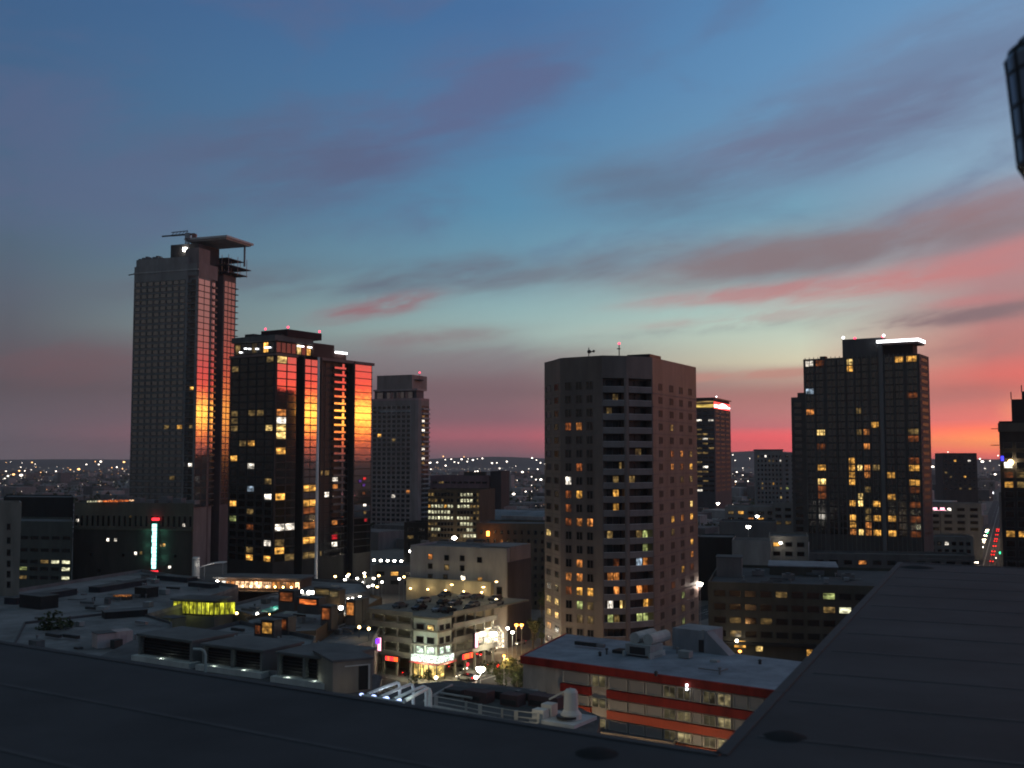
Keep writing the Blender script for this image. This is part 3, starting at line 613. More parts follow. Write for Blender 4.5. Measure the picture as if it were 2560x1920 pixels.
part('terrace_rail', MB().prism([p + Vector((0, 0, 0)) for p in rc + [B3 + qd3 * ql3, B3 + qd3 * ql3 + pd3 * 1, B3 + qd3 * 4.5 + pd3 * 1.4, B3 + pd3 * 5 + qd3 * 1, B3 + pd3 * pl3 + qd3 * 1, B3 + pd3 * pl3]], z3, z3 + 1.4), [wall('b3_pink', (.42, .26, .25))], t3)
part('upper_storey', MB().obox(B3, pd3, qd3, 3, pl3, 3, ql3 - 2, z3, zt3), [wall('b3_up', (.16, .12, .12))], t3)
FU = Face(B3 + pd3 * 3 + qd3 * 3, B3 + pd3 * pl3 + qd3 * 3)
grid(t3, FU, split(1, FU.L - 1, 4), [(z3 + 1.2, zt3 - .6)], (), pane='glasspink', name='window', fw=.8, fh=.95, fr=.04) if glass('glasspink', (.46, .40, .40), .12) else 0
for k in range(5):
    O_ = B3 + pd3 * (5 + k * (pl3 - 7) / 5) + qd3 * .9; fz = Face(O_, O_ + azd(27) * 5.5); piece('glass_screen', wmesh('window_frame', 'glasspink', .04), t3, fz, 2.4, z3 + 1.45, 4.6, zt3 - z3 - 1.5)
part('roof', MB().obox(B3, pd3, qd3, 2, pl3 + .4, 2, ql3 - 1, zt3, zt3 + 1.1), [wall('b3_pink2', (.40, .30, .29))], t3)
zc3 = zof(938, Y3 + 14, 980); qx = along(B3 + pd3 * 8, 24, 1022, 950)
part('plant_room', MB().obox(B3, pd3, qd3, 8, pl3, 6, 26, zt3 + 1.1, zc3), [wall('b3_plant', (.30, .23, .21))], t3)
hp = at(1041, 950, Y3 + 16)
part('helipad', MB().lathe((hp.x, hp.y, hp.z - .5), [(4.6, 0), (4.9, .2), (4.9, .6), (.1, .62)], 16), [DARK], t3)
part('helipad_support', MB().tube([(hp.x, hp.y, zt3 + 1), (hp.x, hp.y, hp.z - .4)], .7, 8), [DARK], t3)
bp = at(1049, 930, Y3 + 16); beacon(t3, Vector((bp.x, bp.y, hp.z)), .55, h=bp.z - hp.z - .8)
part('rail', MB().obox(B3, pd3, qd3, 6, pl3 - 6, -.6, .0, z3 - 7.4, z3 - 6.6), [wall('b3_rail', ())], t3)

# ------------------------------------------------------------------ brown bevelled tower in the middle
V = [at(1361, 907, 249.5), at(1382, 902, 244), at(1400, 896, 238.5), at(1504, 889, 232.6), at(1566, 891, 233.2), at(1631, 894, 236.6), at(1740, 919, 262.8)]
z4 = V[3].z; ring = [Vector((p.x, p.y, 0)) for p in V] + [Vector((38, 286, 0)), Vector((14, 276, 0))]
t4 = thing('faceted_tower', 'brown stone many sided tower standing mid picture with balconies up its front corner', 'building', (26, 246, 0))
fh4 = 2.965; nf4 = 21; ztop4 = zof(945, 233, 1530); zb4 = ztop4 - nf4 * fh4
inner = [p + (Vector((26, 256, 0)) - p).normalized() * .0 for p in ring]
def inset(p): return p + (Vector((26, 254, 0)) - p).normalized() * 2.2
core = ring[:3] + [ring[3]] + [inset(ring[3]), inset(ring[4]), inset(ring[5])] + ring[5:]
part('wall', MB().prism(core, 0, ztop4), [STONE], t4)
part('crown', MB().prism(ring, ztop4, z4), [wall('brown_stone', ())], t4)
part('roof', MB().prism([p + (Vector((26, 254, 0)) - p).normalized() * .8 for p in ring], z4, z4 + .12), [TAR], t4)
lB = Z(1330, 860, 4.147, [(520, 840, 'orange'), (410, 830, 'dimorange'), (525, 1530, 'amber'), (410, 1530, 'dimorange'), (400, 1390, 'white'), (525, 1240, 'dimorange'), (865, 370, 'dim'), (1085, 375, 'dim'), (890, 530, 'dim'), (1070, 530, 'dim'),
    (770, 680, 'dim'), (1090, 660, 'dim'), (935, 1230, 'dim'), (1060, 1230, 'dim'), (1090, 1100, 'dim'), (890, 1390, 'dim'), (1045, 1400, 'dim'), (860, 1600, 'amber'), (1565, 940, 'dim'), (1560, 1090, 'orange'), (1650, 1095, 'dim'), (1450, 1290, 'orange'),
    (1565, 1295, 'dimorange'), (1680, 1280, 'amber'), (1565, 1360, 'dim'), (1680, 1350, 'dim'), (1470, 860, 'dim'), (1655, 340, 'dim'), (1430, 1080, 'dimorange'), (1210, 820, 'red'), (1215, 955, 'red')])
lB += Z(1330, 1230, 4.147, [(530, 300, 'orange'), (630, 300, 'orange'), (430, 280, 'dimorange'), (425, 160, 'dimorange'), (205, 390, 'warm'), (860, 150, 'amber'), (525, 715, 'orange'), (880, 735, 'dimorange'), (430, 880, 'orange'), (535, 880, 'orange'),
    (535, 1020, 'amber'), (440, 1020, 'dimorange'), (640, 1030, 'amber'), (760, 1050, 'orange'), (900, 1050, 'orange'), (1150, 1030, 'orange'), (1090, 1030, 'orange'), (1220, 1030, 'dimorange'), (1140, 435, 'green'), (1220, 435, 'green'), (1080, 435, 'dim'), (780, 440, 'dim'),
    (1165, 575, 'green'), (1225, 720, 'orange'), (1130, 730, 'blue'), (1230, 870, 'amber'), (790, 890, 'orange'), (900, 890, 'orange'), (210, 1100, 'warm'), (320, 1130, 'warm'), (535, 1150, 'green'), (640, 1210, 'dim'), (790, 1190, 'white'), (920, 1190, 'warm'),
    (1190, 1160, 'amber'), (1110, 1315, 'green'), (1200, 1315, 'green'), (770, 1325, 'green'), (900, 1325, 'dim'), (210, 1225, 'warm'), (290, 1285, 'warm'), (540, 1330, 'dim'), (630, 1300, 'dim'), (210, 1370, 'amber'), (1460, 300, 'amber'), (1570, 230, 'dim'),
    (1570, 300, 'orange'), (1680, 230, 'amber'), (1685, 175, 'warm'), (1460, 370, 'dim'), (1660, 460, 'amber'), (1690, 595, 'orange'), (1540, 780, 'amber'), (1600, 860, 'amber'), (1680, 730, 'dimorange'), (1450, 1000, 'dimorange'), (1570, 1030, 'green'), (1530, 1210, 'dim'), (1590, 1295, 'green')])
zs = floors(zb4, fh4, nf4); SF = wall('b4_frame', (.17, .135, .12))
fa = [Face(ring[i], ring[i + 1]) for i in range(6)]
grid(t4, fa[0], [(.8, fa[0].L - .8)], zs, lB, frame=SF, pane='glassdark', fw=.8, fh=.5, fr=.06)
grid(t4, fa[1], [(.8, fa[1].L - .8)], zs, lB, frame=SF, pane='glassdark', fw=.8, fh=.5, fr=.06)
L4 = fa[2].L; grid(t4, fa[2], [(L4 * a - .85, L4 * a + .85) for a in (.2, .46, .71)], zs, lB, frame=SF, pane='glassdark', fw=.95, fh=.62, fr=.06, mull=1)
L6 = fa[5].L; grid(t4, fa[5], [(L6 * a - 1.25, L6 * a + 1.25) for a in (.16, .4, .62, .84)], zs, lB, frame=SF, pane='glassmatte', fw=.8, fh=.52, fr=.06, mull=1, rnd=.04)
for k, (i, j) in enumerate(((3, 4), (4, 5))):
    fi = Face(inset(ring[i]), inset(ring[j])); L = fi.L
    grid(t4, fi, split(.4, L - .4, 3), zs, lB, frame='window_frame', pane='glassmatte', fw=.94, fh=.78, fr=.04, tol=12)
    f = fa[i]
    for z0, z1 in zs:
        m = MB(); o = f.A; a0, a1 = (.25, f.L - .6) if k == 0 else (.6, f.L - .3); n = -f.n
        m.obox(o, f.d, n, a0, a1, 0, 2.0, z0 - .16, z0 + .04); m.obox(o, f.d, n, a0, a1, 0, .16, z0 + .04, z0 + 1.1)
        part('balcony', m, [wall('b4_balcony', (.215, .19, .18))], t4)
        part('rail', MB().obox(o, f.d, n, a0, a1, -.03, .19, z0 + 1.1, z0 + 1.18), [wall('b4_rail', (.5, .48, .46))], t4)
    part('pier', MB().obox(f.A, f.d, -f.n, f.L - .55 if k == 0 else 0, f.L if k == 0 else .55, .02, 2.2, 0, ztop4), [STONE], t4)
part('pier', MB().obox(fa[3].A, fa[3].d, -fa[3].n, .0, .22, .02, 2.2, 0, ztop4), [STONE], t4); part('pier', MB().obox(fa[4].A, fa[4].d, -fa[4].n, fa[4].L - .28, fa[4].L, .02, 2.2, 0, ztop4), [STONE], t4)
for i in range(0, 6):
    if i in (3, 4): continue
    f = fa[i]
    for z0, z1 in zs[::1]: piece('string_course', bmesh_box('string_course', wall('b4_course', (.185, .155, .145)), 0, .07), t4, f, f.L / 2, z0 - .2, f.L - .1, .22)
P = at(1548, 887, 240); P.z = z4; beacon(t4, P, .26, h=zof(861, 240) - z4)
part('antenna', MB().box(P.x - .5, P.x + .3, P.y - .1, P.y + .1, zof(872, 240) - .1, zof(872, 240) + .1), [BLACKM], t4)
P = at(1472, 893, 238); P.z = z4; m = MB().tube([P, P + Vector((0, 0, 2.3))], .1, 5); m.tube([P + Vector((-.3, 0, 1.2)), P + Vector((1.2, 0, 1.5))], .14, 5); m.ball(P + Vector((1.1, 0, 1.5)), .3); m.ball(P + Vector((.1, 0, 1.4)), .45)
part('weather_station', m, [BLACKM], t4)
part('crown_ledge', MB().obox(ring[5], (ring[6] - ring[5]).normalized(), -fa[5].n, 0, 7, .6, 6, z4 + .12, z4 + .8), [BLACKM], t4)
#PART3
# ------------------------------------------------------------------ far office tower with the lit crown
Y5 = 900.; B5 = at(1786, 1022, Y5); pd5, qd5 = azd(-66), azd(24)
pl5 = along(B5, -66, 1712, 1022); ql5 = along(B5, 24, 1826, 1028)
t5 = thing('office_tower', 'far slim office tower with glowing crown sign showing behind the brown tower', 'building', B5.xy.to_3d())
z5 = zof(1021, Y5, 1786); z5t = zof(996, Y5, 1786)
part('wall', MB().obox(B5, pd5, qd5, 0, pl5, 0, ql5, 0, z5), [wall('b5_wall', (.075, .072, .08), .8)], t5)
part('crown', MB().obox(B5, pd5, qd5, .8, pl5, .8, ql5 - .8, z5, z5t), [wall('b5_crown', (.10, .06, .06))], t5)
part('roof', MB().obox(B5, pd5, qd5, -.8, pl5, -.8, ql5 + .8, z5t, z5t + .8), [BLACKM], t5)
F5L = Face(B5, B5 + pd5 * pl5); F5R = Face(B5, B5 + qd5 * ql5)
piece('light_band', bmesh_box('light_band', MATS['amber_band'] if 'amber_band' in MATS else lit('amber_band', (255, 216, 110), 1.7), .0, .3), t5, F5L, F5L.L / 2, z5 + .8, F5L.L - 1, 2.8, -.7)
piece('glass_band', bmesh_box('glass_band', MATS['dim'], .0, .3), t5, F5L, F5L.L / 2, z5 + 4.4, F5L.L - 1, 1.9, -.7)
piece('light_band', bmesh_box('red_band', MATS['neonred'], .0, .3), t5, F5R, F5R.L / 2, z5 + .3, F5R.L - 2, 5.4, -.7)
sg = Vector(F5R.P(F5R.L * .46, z5 + 3.1, -.1))
m = MB(); fr_ = F5R                                              # white emblem: a rounded bird-like patch with a tail to the right
def fpoly(face, pts, y0, y1, mb):
    P0 = [face.P(a, z, y0) for a, z in pts]; P1 = [face.P(a, z, y1) for a, z in pts]; n = len(pts)
    mb.add(P0 + P1, [tuple(range(n, 2 * n))] + [(i, (i + 1) % n, n + (i + 1) % n, n + i) for i in range(n)]); return mb
L5 = F5R.L
fpoly(F5R, [(L5 * a, z5 + h) for a, h in ((.02, 1.2), (.2, 1.4), (.34, .9), (.5, 1.1), (.7, 1.6), (.98, 1.9), (.98, 2.8), (.8, 3.2), (.74, 4.2), (.62, 5.0), (.5, 5.2), (.4, 4.4), (.33, 3.4), (.02, 3.2))], -.35, -.1, m)
part('emblem', m, [MATS['ledwhite']], t5)
beacon(t5, (B5 + pd5 * 1 + qd5 * 12).xy.to_3d() + Vector((0, 0, z5t + .8)), .6, 'ledwhite', .8)
zs = floors(z5 - 3.9 * 18, 3.9, 18)
grid(t5, F5L, split(.5, along(B5, -66, 1740, 1022), 3), zs, [(1747 + 12 * a, 1045 + i * 13.2, k) for i, row in enumerate(['w.w', '...', 'd..', 'dd.', 'dwd', '.d.', 'd.d', 'dd.', 'd..', '.dw', 'dd.', 'd..', '.wd', 'd..', 'w..']) for a, k in [(a, {'w': 'white', 'd': 'dim'}[ch]) for a, ch in enumerate(row) if ch != '.']], pane='glassdark', fw=.95, fh=.42, fr=.05, tol=11)
grid(t5, F5R, split(1, L5 - 1, 3), zs, (), pane='glassmatte', frame=wall('b5_f', (.09, .085, .09)), fw=.9, fh=.5)

# ------------------------------------------------------------------ grey mid-rise block (right of it)
Y6 = 760.; B6 = at(1957, 1128, Y6)
t6 = thing('apartment_block', 'grey mid-rise block with rows of tiny dark windows, beside the far office tower', 'building', B6.xy.to_3d())
z6 = zof(1126, Y6, 1950); p6 = along(B6, -80, 1889, 1127); q6 = along(B6, 60, 2020, 1130)
part('wall', MB().obox(B6, azd(-80), azd(10), .0, p6, 0, 24, 0, z6), [wall('b6_wall', (.20, .19, .185))], t6)
B6b = B6 + azd(10) * 3; part('wall', MB().obox(B6b, azd(100), azd(10), .3, 26, 0, 20, 0, z6 - 1.5), [wall('b6_wall2', (.23, .22, .22))], t6)
part('roof', MB().obox(B6, azd(-80), azd(10), -.4, p6 + .4, -.4, 24.4, z6, z6 + .8), [wall('b6_roof', (.13, .11, .12))], t6)
lits6 = Z(1700, 960, 3.606, [(770, 670, 'white'), (890, 675, 'white'), (850, 890, 'amber'), (730, 885, 'dim'), (730, 920, 'dim'), (900, 950, 'dim'), (900, 1015, 'warm'), (980, 955, 'green'), (1060, 1020, 'amber'), (1130, 890, 'white'), (1130, 1045, 'white'), (1075, 1165, 'amber'), (810, 705, 'dim'), (855, 705, 'dim'), (720, 670, 'dim'), (1125, 765, 'dim')])
F6 = Face(B6, B6 + azd(-80) * p6); F6b = Face(B6b + azd(100) * .3, B6b + azd(100) * 26)
grid(t6, F6, split(.5, F6.L - .5, 7), floors(10, 3.2, int((z6 - 11) / 3.2)), lits6, frame=wall('b6_f', (.17, .16, .155)), fw=.5, fh=.55, tol=9)
grid(t6, F6b, split(.5, F6b.L - .5, 6), floors(10, 3.2, int((z6 - 12) / 3.2)), lits6, frame=wall('b6_f', ()), fw=.5, fh=.55, tol=9)

# ------------------------------------------------------------------ black finned tower (right)
Y7 = 440.; B7 = at(2298, 884, Y7); pd7, qd7 = azd(-57), azd(33)
w7 = lambda px, py=900: along(B7, -57, px, py)
t7 = thing('finned_tower', 'black finned tower on the right with white light strip along its canopy edge', 'building', B7.xy.to_3d())
z7 = zof(884, Y7, 2298); z7l = zof(893, Y7 + 26, 2012); z7s = zof(993, Y7 + 28, 1990); q7r = along(B7, 33, 2322, 900)
part('wall', MB().obox(B7, pd7, qd7, 0, w7(2008), 0, q7r, 0, z7), [wall('b7_wall', (.085, .08, .078), .7)], t7)
part('wing', MB().obox(B7, pd7, qd7, w7(2008), w7(1977, 1000), .4, 28, 0, z7s), [wall('b7_wall', ())], t7)
part('wing', MB().obox(B7, pd7, qd7, w7(2008), w7(1990, 1000), 2, 14, z7s, z7s + 2.0), [wall('b7_wall', ())], t7)
part('rear_wing', MB().obox(B7, pd7, qd7, w7(2110), w7(2008) - .5, q7r + .01, 32, 0, z7 - .4), [wall('b7_wall', ())], t7)
zb7 = zof(847, Y7 + 15, 2150)
part('plant_room', MB().obox(B7, pd7, qd7, w7(2204), w7(2104), 1.5, 16, z7, zb7), [wall('b7_plant', (.10, .10, .105))], t7)
part('canopy', MB().obox(B7, pd7, qd7, .2, w7(2204), -.9, q7r * .62, zof(853, Y7, 2290) - .9, zof(853, Y7, 2290) + .3), [wall('b7_canopy', (.07, .05, .05))], t7)
part('penthouse', MB().obox(B7, pd7, qd7, 3, w7(2204), 2.5, q7r * .6, z7, zof(853, Y7, 2290) - .9), [wall('b7_pent', (.05, .04, .04))], t7)
zl = zof(848, Y7, 2290)
m = MB().obox(B7, pd7, qd7, -.1, w7(2193, 850), -1.3, -.92, zl - .75, zl + .35); part('light_strip', m, [MATS['ledwhite']], t7)
m = MB().obox(B7, pd7, qd7, -.2, .18, -.9, q7r * .62, zl - .75, zl + .35); part('light_strip', m, [MATS['ledwhite']], t7)
F7 = Face(B7, B7 + pd7 * w7(2008)); F7R = Face(B7, B7 + qd7 * q7r)
l7 = Z(1950, 810, 4.147, [(285, 420, 'white'), (380, 425, 'dimorange'), (690, 410, 'warm'), (685, 500, 'amber'), (1200, 385, 'amber'), (1310, 385, 'dim'), (1400, 385, 'amber'), (1350, 735, 'dimorange'), (290, 915, 'orange'), (425, 1130, 'warm'), (970, 1050, 'amber'), (895, 1120, 'orange'),
    (830, 1105, 'dim'), (900, 1285, 'orange'), (1320, 1100, 'amber'), (1400, 1120, 'dim'), (1350, 1200, 'dimorange'), (785, 890, 'dim'), (435, 1280, 'dimorange'), (360, 690, 'blue'), (720, 1435, 'amber')])
l7 += Z(1950, 1110, 5.184, [(900, 240, 'amber'), (900, 335, 'amber'), (905, 430, 'amber'), (910, 525, 'amber'), (925, 810, 'amber'), (930, 910, 'amber'), (935, 1010, 'amber'), (930, 1110, 'amber'), (910, 1200, 'orange'), (945, 1305, 'amber'), (1040, 330, 'warm'), (1145, 330, 'orange'), (1145, 430, 'orange'),
    (1260, 320, 'dim'), (1410, 430, 'amber'), (1150, 625, 'dim'), (1065, 710, 'warm'), (1260, 735, 'amber'), (1420, 725, 'amber'), (1060, 810, 'warm'), (1160, 820, 'dim'), (1270, 930, 'amber'), (1165, 920, 'dim'), (1440, 925, 'amber'), (1175, 1020, 'orange'), (1080, 1100, 'warm'), (1175, 1110, 'orange'),
    (1290, 1115, 'amber'), (1280, 1210, 'amber'), (1060, 1215, 'warm'), (1450, 1230, 'amber'), (1090, 1300, 'warm'), (1180, 1320, 'amber'), (1280, 1320, 'amber'), (1740, 340, 'amber'), (1750, 540, 'amber'), (1740, 640, 'dimorange'), (1740, 740, 'dimorange'), (1745, 940, 'dimorange'), (1760, 1140, 'dimorange'),
    (550, 320, 'amber'), (560, 510, 'warm'), (565, 600, 'dimorange'), (565, 700, 'dimorange'), (595, 1360, 'orange'), (1095, 1530, 'orange'), (1720, 240, 'dimorange')])
edges = [2296, 2262, 2234, 2207, 2196, 2172, 2152, 2136, 2114, 2090, 2062, 2036, 2010]
us = [(w7(a) + .1, w7(b) - .1) for a, b in zip(edges, edges[1:]) if a - b > 12]
grid(t7, F7, us, floors(z7 - 25 * 2.98 - .5, 2.98, 25), l7, pane='glass7', fw=.84, fh=.86, fr=.04, tol=15) if glass('glass7', (.13, .13, .13), .12) else 0
for i in range(26):
    uu = w7(2008) * (i + .5) / 26; zf = z7 + .6
    piece('fin', bmesh_box('fin', wall('b7_fin', (.15, .145, .14), .6), .12, .34), t7, F7, uu, 0, .22, zf)
piece('rib', bmesh_box('rib', wall('b7_rib', (.16, .16, .165), .5), .34, 1.1), t7, F7, w7(2203), 0, 1.5, z7 + 5)
grid(t7, F7R, [(.6, q7r - .6)], floors(z7 - 25 * 2.98 - .5, 2.98, 25), (), frame=wall('b7_fr', (.14, .10, .10)), pane='glassmatte', fw=.9, fh=.6, fr=.1)
FW7 = Face(B7 + pd7 * w7(2008) + qd7 * .4, B7 + pd7 * w7(1977, 1000) + qd7 * .4)
grid(t7, FW7, [(.3, FW7.L - .3)], floors(20, 2.98, int((z7s - 21) / 2.98)), l7, pane='glass7', fw=.7, fh=.7)
for p_, q_, mm in ((w7(2106), 2, 'ledwhite'), (w7(2125), 8, 'beacon'), (w7(2206), 3, 'ledwhite'), (w7(2196), 8, 'beacon')): beacon(t7, (B7 + pd7 * p_ + qd7 * q_).xy.to_3d() + Vector((0, 0, zb7)), .6, mm, .4)
part('roof_unit', MB().obox(B7, pd7, qd7, w7(2060), w7(2046), 2, 5, z7, z7 + 1.1), [BLACKM], t7)

# ------------------------------------------------------------------ dark tower on the right edge
Y8 = 345.; B8 = at(2497, 1055, Y8); d8, e8 = azd(118), azd(28)
t8 = thing('stepped_tower', 'dark stepped tower with blue lit floor cut by the right edge', 'building', B8.xy.to_3d())
z8 = zof(1053, Y8, 2497)
part('wall', MB().obox(B8, d8, e8, 0, 34, 0, 20, 0, z8), [wall('b8_wall', (.035, .03, .03))], t8)
part('roof', MB().obox(B8, d8, e8, -.3, 34, -.4, 20, z8 - 3.4, z8 - .6), [wall('b8_eave', (.10, .085, .075))], t8)
zz8 = zof(998, Y8, 2530); o8 = along(B8 + e8 * 3, 118, 2528, 1000)
part('upper_storey', MB().obox(B8 + e8 * 3, d8, e8, o8, 30, 0, 14, z8, zz8), [wall('b8_up', (.05, .035, .035))], t8)
part('plant_room', MB().obox(B8 + e8 * 5, d8, e8, o8 + 3, 24, 0, 8, zz8, zz8 + 2.6), [BLACKW], t8)
P = (B8 + e8 * 3 + d8 * o8).xy.to_3d(); part('antenna', MB().tube([P + Vector((0, 0, zz8)), P + Vector((0, 0, zz8 + 2.4))], .16, 5), [BLACKM], t8)
P = (B8 + e8 * 5 + d8 * (o8 + 3)).xy.to_3d(); part('antenna', MB().tube([P + Vector((0, 0, zz8 + 2.4)), P + Vector((0, 0, zz8 + 4.6))], .16, 5), [BLACKM], t8)
for py in (1072, 1113): P = at(2498, py, Y8); part('spar', MB().tube([P, P - Vector((2.6, 0, 0))], .14, 5), [BLACKM], t8)
F8 = Face(B8, B8 + d8 * 34)
piece('light_band', bmesh_box('blue_band', MATS['neonblue'], .05, .2), t8, F8, 9.5, zof(1150, Y8, 2540), 2.4, 1.6); piece('light_band', bmesh_box('blue_band', MATS['neonblue'], .05, .2), t8, F8, .7, zof(1152, Y8, 2500), .8, 1.5)
l8 = [(2527, 1160, 'white'), (2515, 1206, 'amber'), (2537, 1204, 'amber'), (2520, 1175, 'dimorange'), (2548, 1180, 'dim'), (2550, 1205, 'dim'), (2545, 1332, 'amber'), (2540, 1343, 'amber')]
grid(t8, F8, split(.6, 33, 9), floors(z8 - 27 * 3.1, 3.1, 25), l8, pane='glassdark', fw=.8, fh=.7, tol=20)
P = at(2527, 1156, Y8 - 1.2); lp = thing('wall_lamp', 'big round lamp glowing below the blue band of the right edge tower', 'lamp', P)
part('lamp_head', MB().ball(P, .95, 10), [MATS['lampwarm']], lp); part('bracket', MB().tube([P, P + Vector((0, 1.3, .6))], .12, 5), [BLACKM], lp); lamp_at(lp, P - Vector((0, 1.6, 0)), (1, .75, .4), 900, .5)

# ------------------------------------------------------------------ generic block helper
def block(name, label, cat, poly, z0, z1, wmat, rmat=None, par=.9, parm=None):
    """building from a plan outline: wall, roof deck and a parapet"""
    cx = sum(p[0] for p in poly) / len(poly); cy = sum(p[1] for p in poly) / len(poly); C = Vector((cx, cy, 0))
    t = thing(name, label, cat, (cx, cy, z0))
    part('wall', MB().prism(poly, z0, z1 - .05), [wmat], t)
    if rmat: part('roof', MB().prism([Vector((p[0], p[1], 0)) + (C - Vector((p[0], p[1], 0))).normalized() * .45 for p in poly], z1 - .05, z1), [rmat], t)
    n = len(poly); m = MB()
    if par:
        for i in range(n):
            a = Vector((poly[i][0], poly[i][1], 0)); b_ = Vector((poly[(i + 1) % n][0], poly[(i + 1) % n][1], 0)); d = (b_ - a).normalized(); q = Vector((-d.y, d.x, 0))
            if q.dot(C - a) < 0: q = -q
            m.obox(a, d, q, .31, (b_ - a).length - .002, .002, .3, z1 - .049, z1 + par)
        part('parapet', m, [parm or wmat], t)
    return t
def rect(B, pd, qd, p0, p1, q0, q1): return [B + pd * p0 + qd * q0, B + pd * p1 + qd * q0, B + pd * p1 + qd * q1, B + pd * p0 + qd * q1]
def pxpoly(pts, z): return [Vector((atz(a, b, z).x, atz(a, b, z).y, 0)) for a, b in pts]

# white slab building with scattered small windows
Yw = 300.; Bw = at(1267, 1377, Yw); zw = Bw.z; Bw.z = 0; pw = along(Bw, -66, 1026, 1367); qw = along(Bw, 24, 1325, 1380)
tw = block('slab_building', 'pale blank slab building with few small windows and an uplit base', 'building', rect(Bw, azd(-66), azd(24), 0, pw, 0, qw), 0, zw, wall('slab_wall', (.29, .29, .305)), TAR, .6)
Fw = Face(Bw, Bw + azd(-66) * pw); Fws = Face(Bw, Bw + azd(24) * qw)
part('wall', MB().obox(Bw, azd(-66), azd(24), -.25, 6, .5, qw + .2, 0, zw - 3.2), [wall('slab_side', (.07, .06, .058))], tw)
wl = Z(1000, 1120, 4.878, [(370, 1325, 'orange'), (570, 1340, ''), (760, 1345, ''), (970, 1365, ''), (370, 1440, ''), (570, 1455, 'dim'), (760, 1465, ''), (370, 1570, ''), (555, 1575, ''), (770, 1585, 'white'), (975, 1610, 'amber'), (500, 1632, 'dim')]) + [(1115, 1468, 'amber'), (1160, 1473, 'dim'), (1076, 1463, ''), (1197, 1474, '')]
for px, py, k in wl:
    uu = Fw.upx(px, py); z = zof(py, Fw.P(uu, 0).y, px); piece('window', wmesh('window_frame', k or 'glassdark', .08), tw, Fw, uu, z - .8, 1.5 if k != 'white' else 1.7, 1.6)
uu = Fw.upx(1248, 1494); piece('window', wmesh('window_frame', 'glassdark', .05, .12, 0, True), tw, Fw, uu, zof(1518, 301, 1248), 1.8, 5.6)
grid(tw, Fws, split(1.5, qw - 1, 4), floors(4, 3.2, 6), [(1300, 1500, 'dim'), (1283, 1480, 'dim')], fw=.4, fh=.5)
part('rooftop_room', MB().obox(Bw, azd(-66), azd(24), -.2, 9, 2, qw, zw - 3.2, zw + .9), [wall('slab_top', (.20, .185, .18))], tw)
zle = zof(1455, 300, 1100)
part('lower_wing', MB().obox(Bw, azd(-66), azd(24), 4.0, pw + .3, -1.8, -.02, 0, zle), [wall('wing_cream', (.34, .31, .24))], tw)
for i in range(5):
    P = Fw.P(6 + i * (pw - 8) / 4, 15.4, 3.4); part('uplight', MB().box(P.x - .25, P.x + .25, P.y - .2, P.y + .2, P.z - .3, P.z), [MATS['lampwarm']], tw); lamp_at(tw, P + Vector((0, -.2, .5)), (1., .8, .4), 85, .3)

# office with bright strip windows behind
Yo = 425.; Bo = at(1199, 1229, Yo); zo = Bo.z; Bo.z = 0; po = along(Bo, -75, 1070, 1229)
to = block('office_block', 'brown office block with rows of bright white strip windows behind the pale slab', 'building', rect(Bo, azd(-75), azd(15), 0, po, 0, 22), 0, zo, wall('office_wall', (.085, .065, .045)), TAR, .7)
Fo = Face(Bo, Bo + azd(-75) * po); rows = ['dd......|.wwww.d', 'ddd.d...|.wwww.d', 'owwwwoww|wwwwddd', 'wwwwwww.|.....dd', 'wwwwwwww|wwwwd.d', 'ddd.....|.wwww..', 'dwww....|...ww..', '.dd.....|.dwwww.']
for r, row in enumerate(rows):
    z = zof(1237 + r * 14.7, Yo, 1130); row = row.replace('|', ' '); n = len(row)
    for i, ch in enumerate(row):
        if ch == ' ': continue
        k = {'w': 'office', 'o': 'amber', 'd': 'dim', '.': 'glassdark'}[ch]; uu = Fo.L * (1 - (i + .5) / n)
        piece('window', wmesh('window_frame', k, .1), to, Fo, uu, z - .75, Fo.L / n * .86, 1.45)
P = at(1136, 1345, Yo - 6); lo = thing('floodlight', 'very bright white floodlight below the strip window office', 'lamp', P)
part('lamp_head', MB().ball(P, .95, 10, sz=.7), [MATS['lampwhite']], lo); part('pole', MB().tube([(P.x, P.y, 0), P], .14, 6), [BLACKM], lo); lamp_at(lo, P + Vector((0, .5, -1.5)), (1, .75, .35), 900)

# pinkish wide building and its dark end, curved dark roof
Yp = 700.; Bp = at(1223, 1193, Yp); zp = Bp.z; Bp.z = 0; pp = along(Bp, -80, 1076, 1193)
tp_ = block('low_wide_block', 'wide low pinkish block beyond the strip window office', 'building', rect(Bp, azd(-80), azd(10), 0, pp, 0, 30), 0, zp, wall('pink_wall', (.24, .14, .145)), TAR, 1)
Fp = Face(Bp, Bp + azd(-80) * pp); grid(tp_, Fp, split(1, Fp.L - 1, 9), floors(zp - 14, 4.2, 3), [(1100, 1204, 'dim'), (1190, 1178, 'dim')], frame=wall('pk', (.2, .12, .12)), fw=.9, fh=.35)
part('roof_unit', MB().obox(Bp, azd(-80), azd(10), 4, 18, 6, 12, zp + .2, zp + 3.4), [BROWN], tp_)
block('dark_block', 'dark blank block attached right of the wide pinkish block', 'building', rect(at(1226, 1190, 690).xy.to_3d(), azd(100), azd(10), 0, 7, 0, 30), 0, zof(1180, 690, 1240), wall('dk1', (.05, .04, .04)), TAR, .5)
Yc = 480.; zc_ = zof(1290, Yc); P0 = at(1193, 1300, Yc + 10); P1 = at(1366, 1300, Yc - 6); dd = (P1 - P0).xy.to_3d(); Lc = dd.length; dd.normalize(); qq = Vector((-dd.y, dd.x, 0))
tcv = thing('vaulted_hall', 'low hall with curved blue grey roof left of the brown tower', 'building', (P0.x, P0.y, 0))
m = MB(); n = 14; vs = []
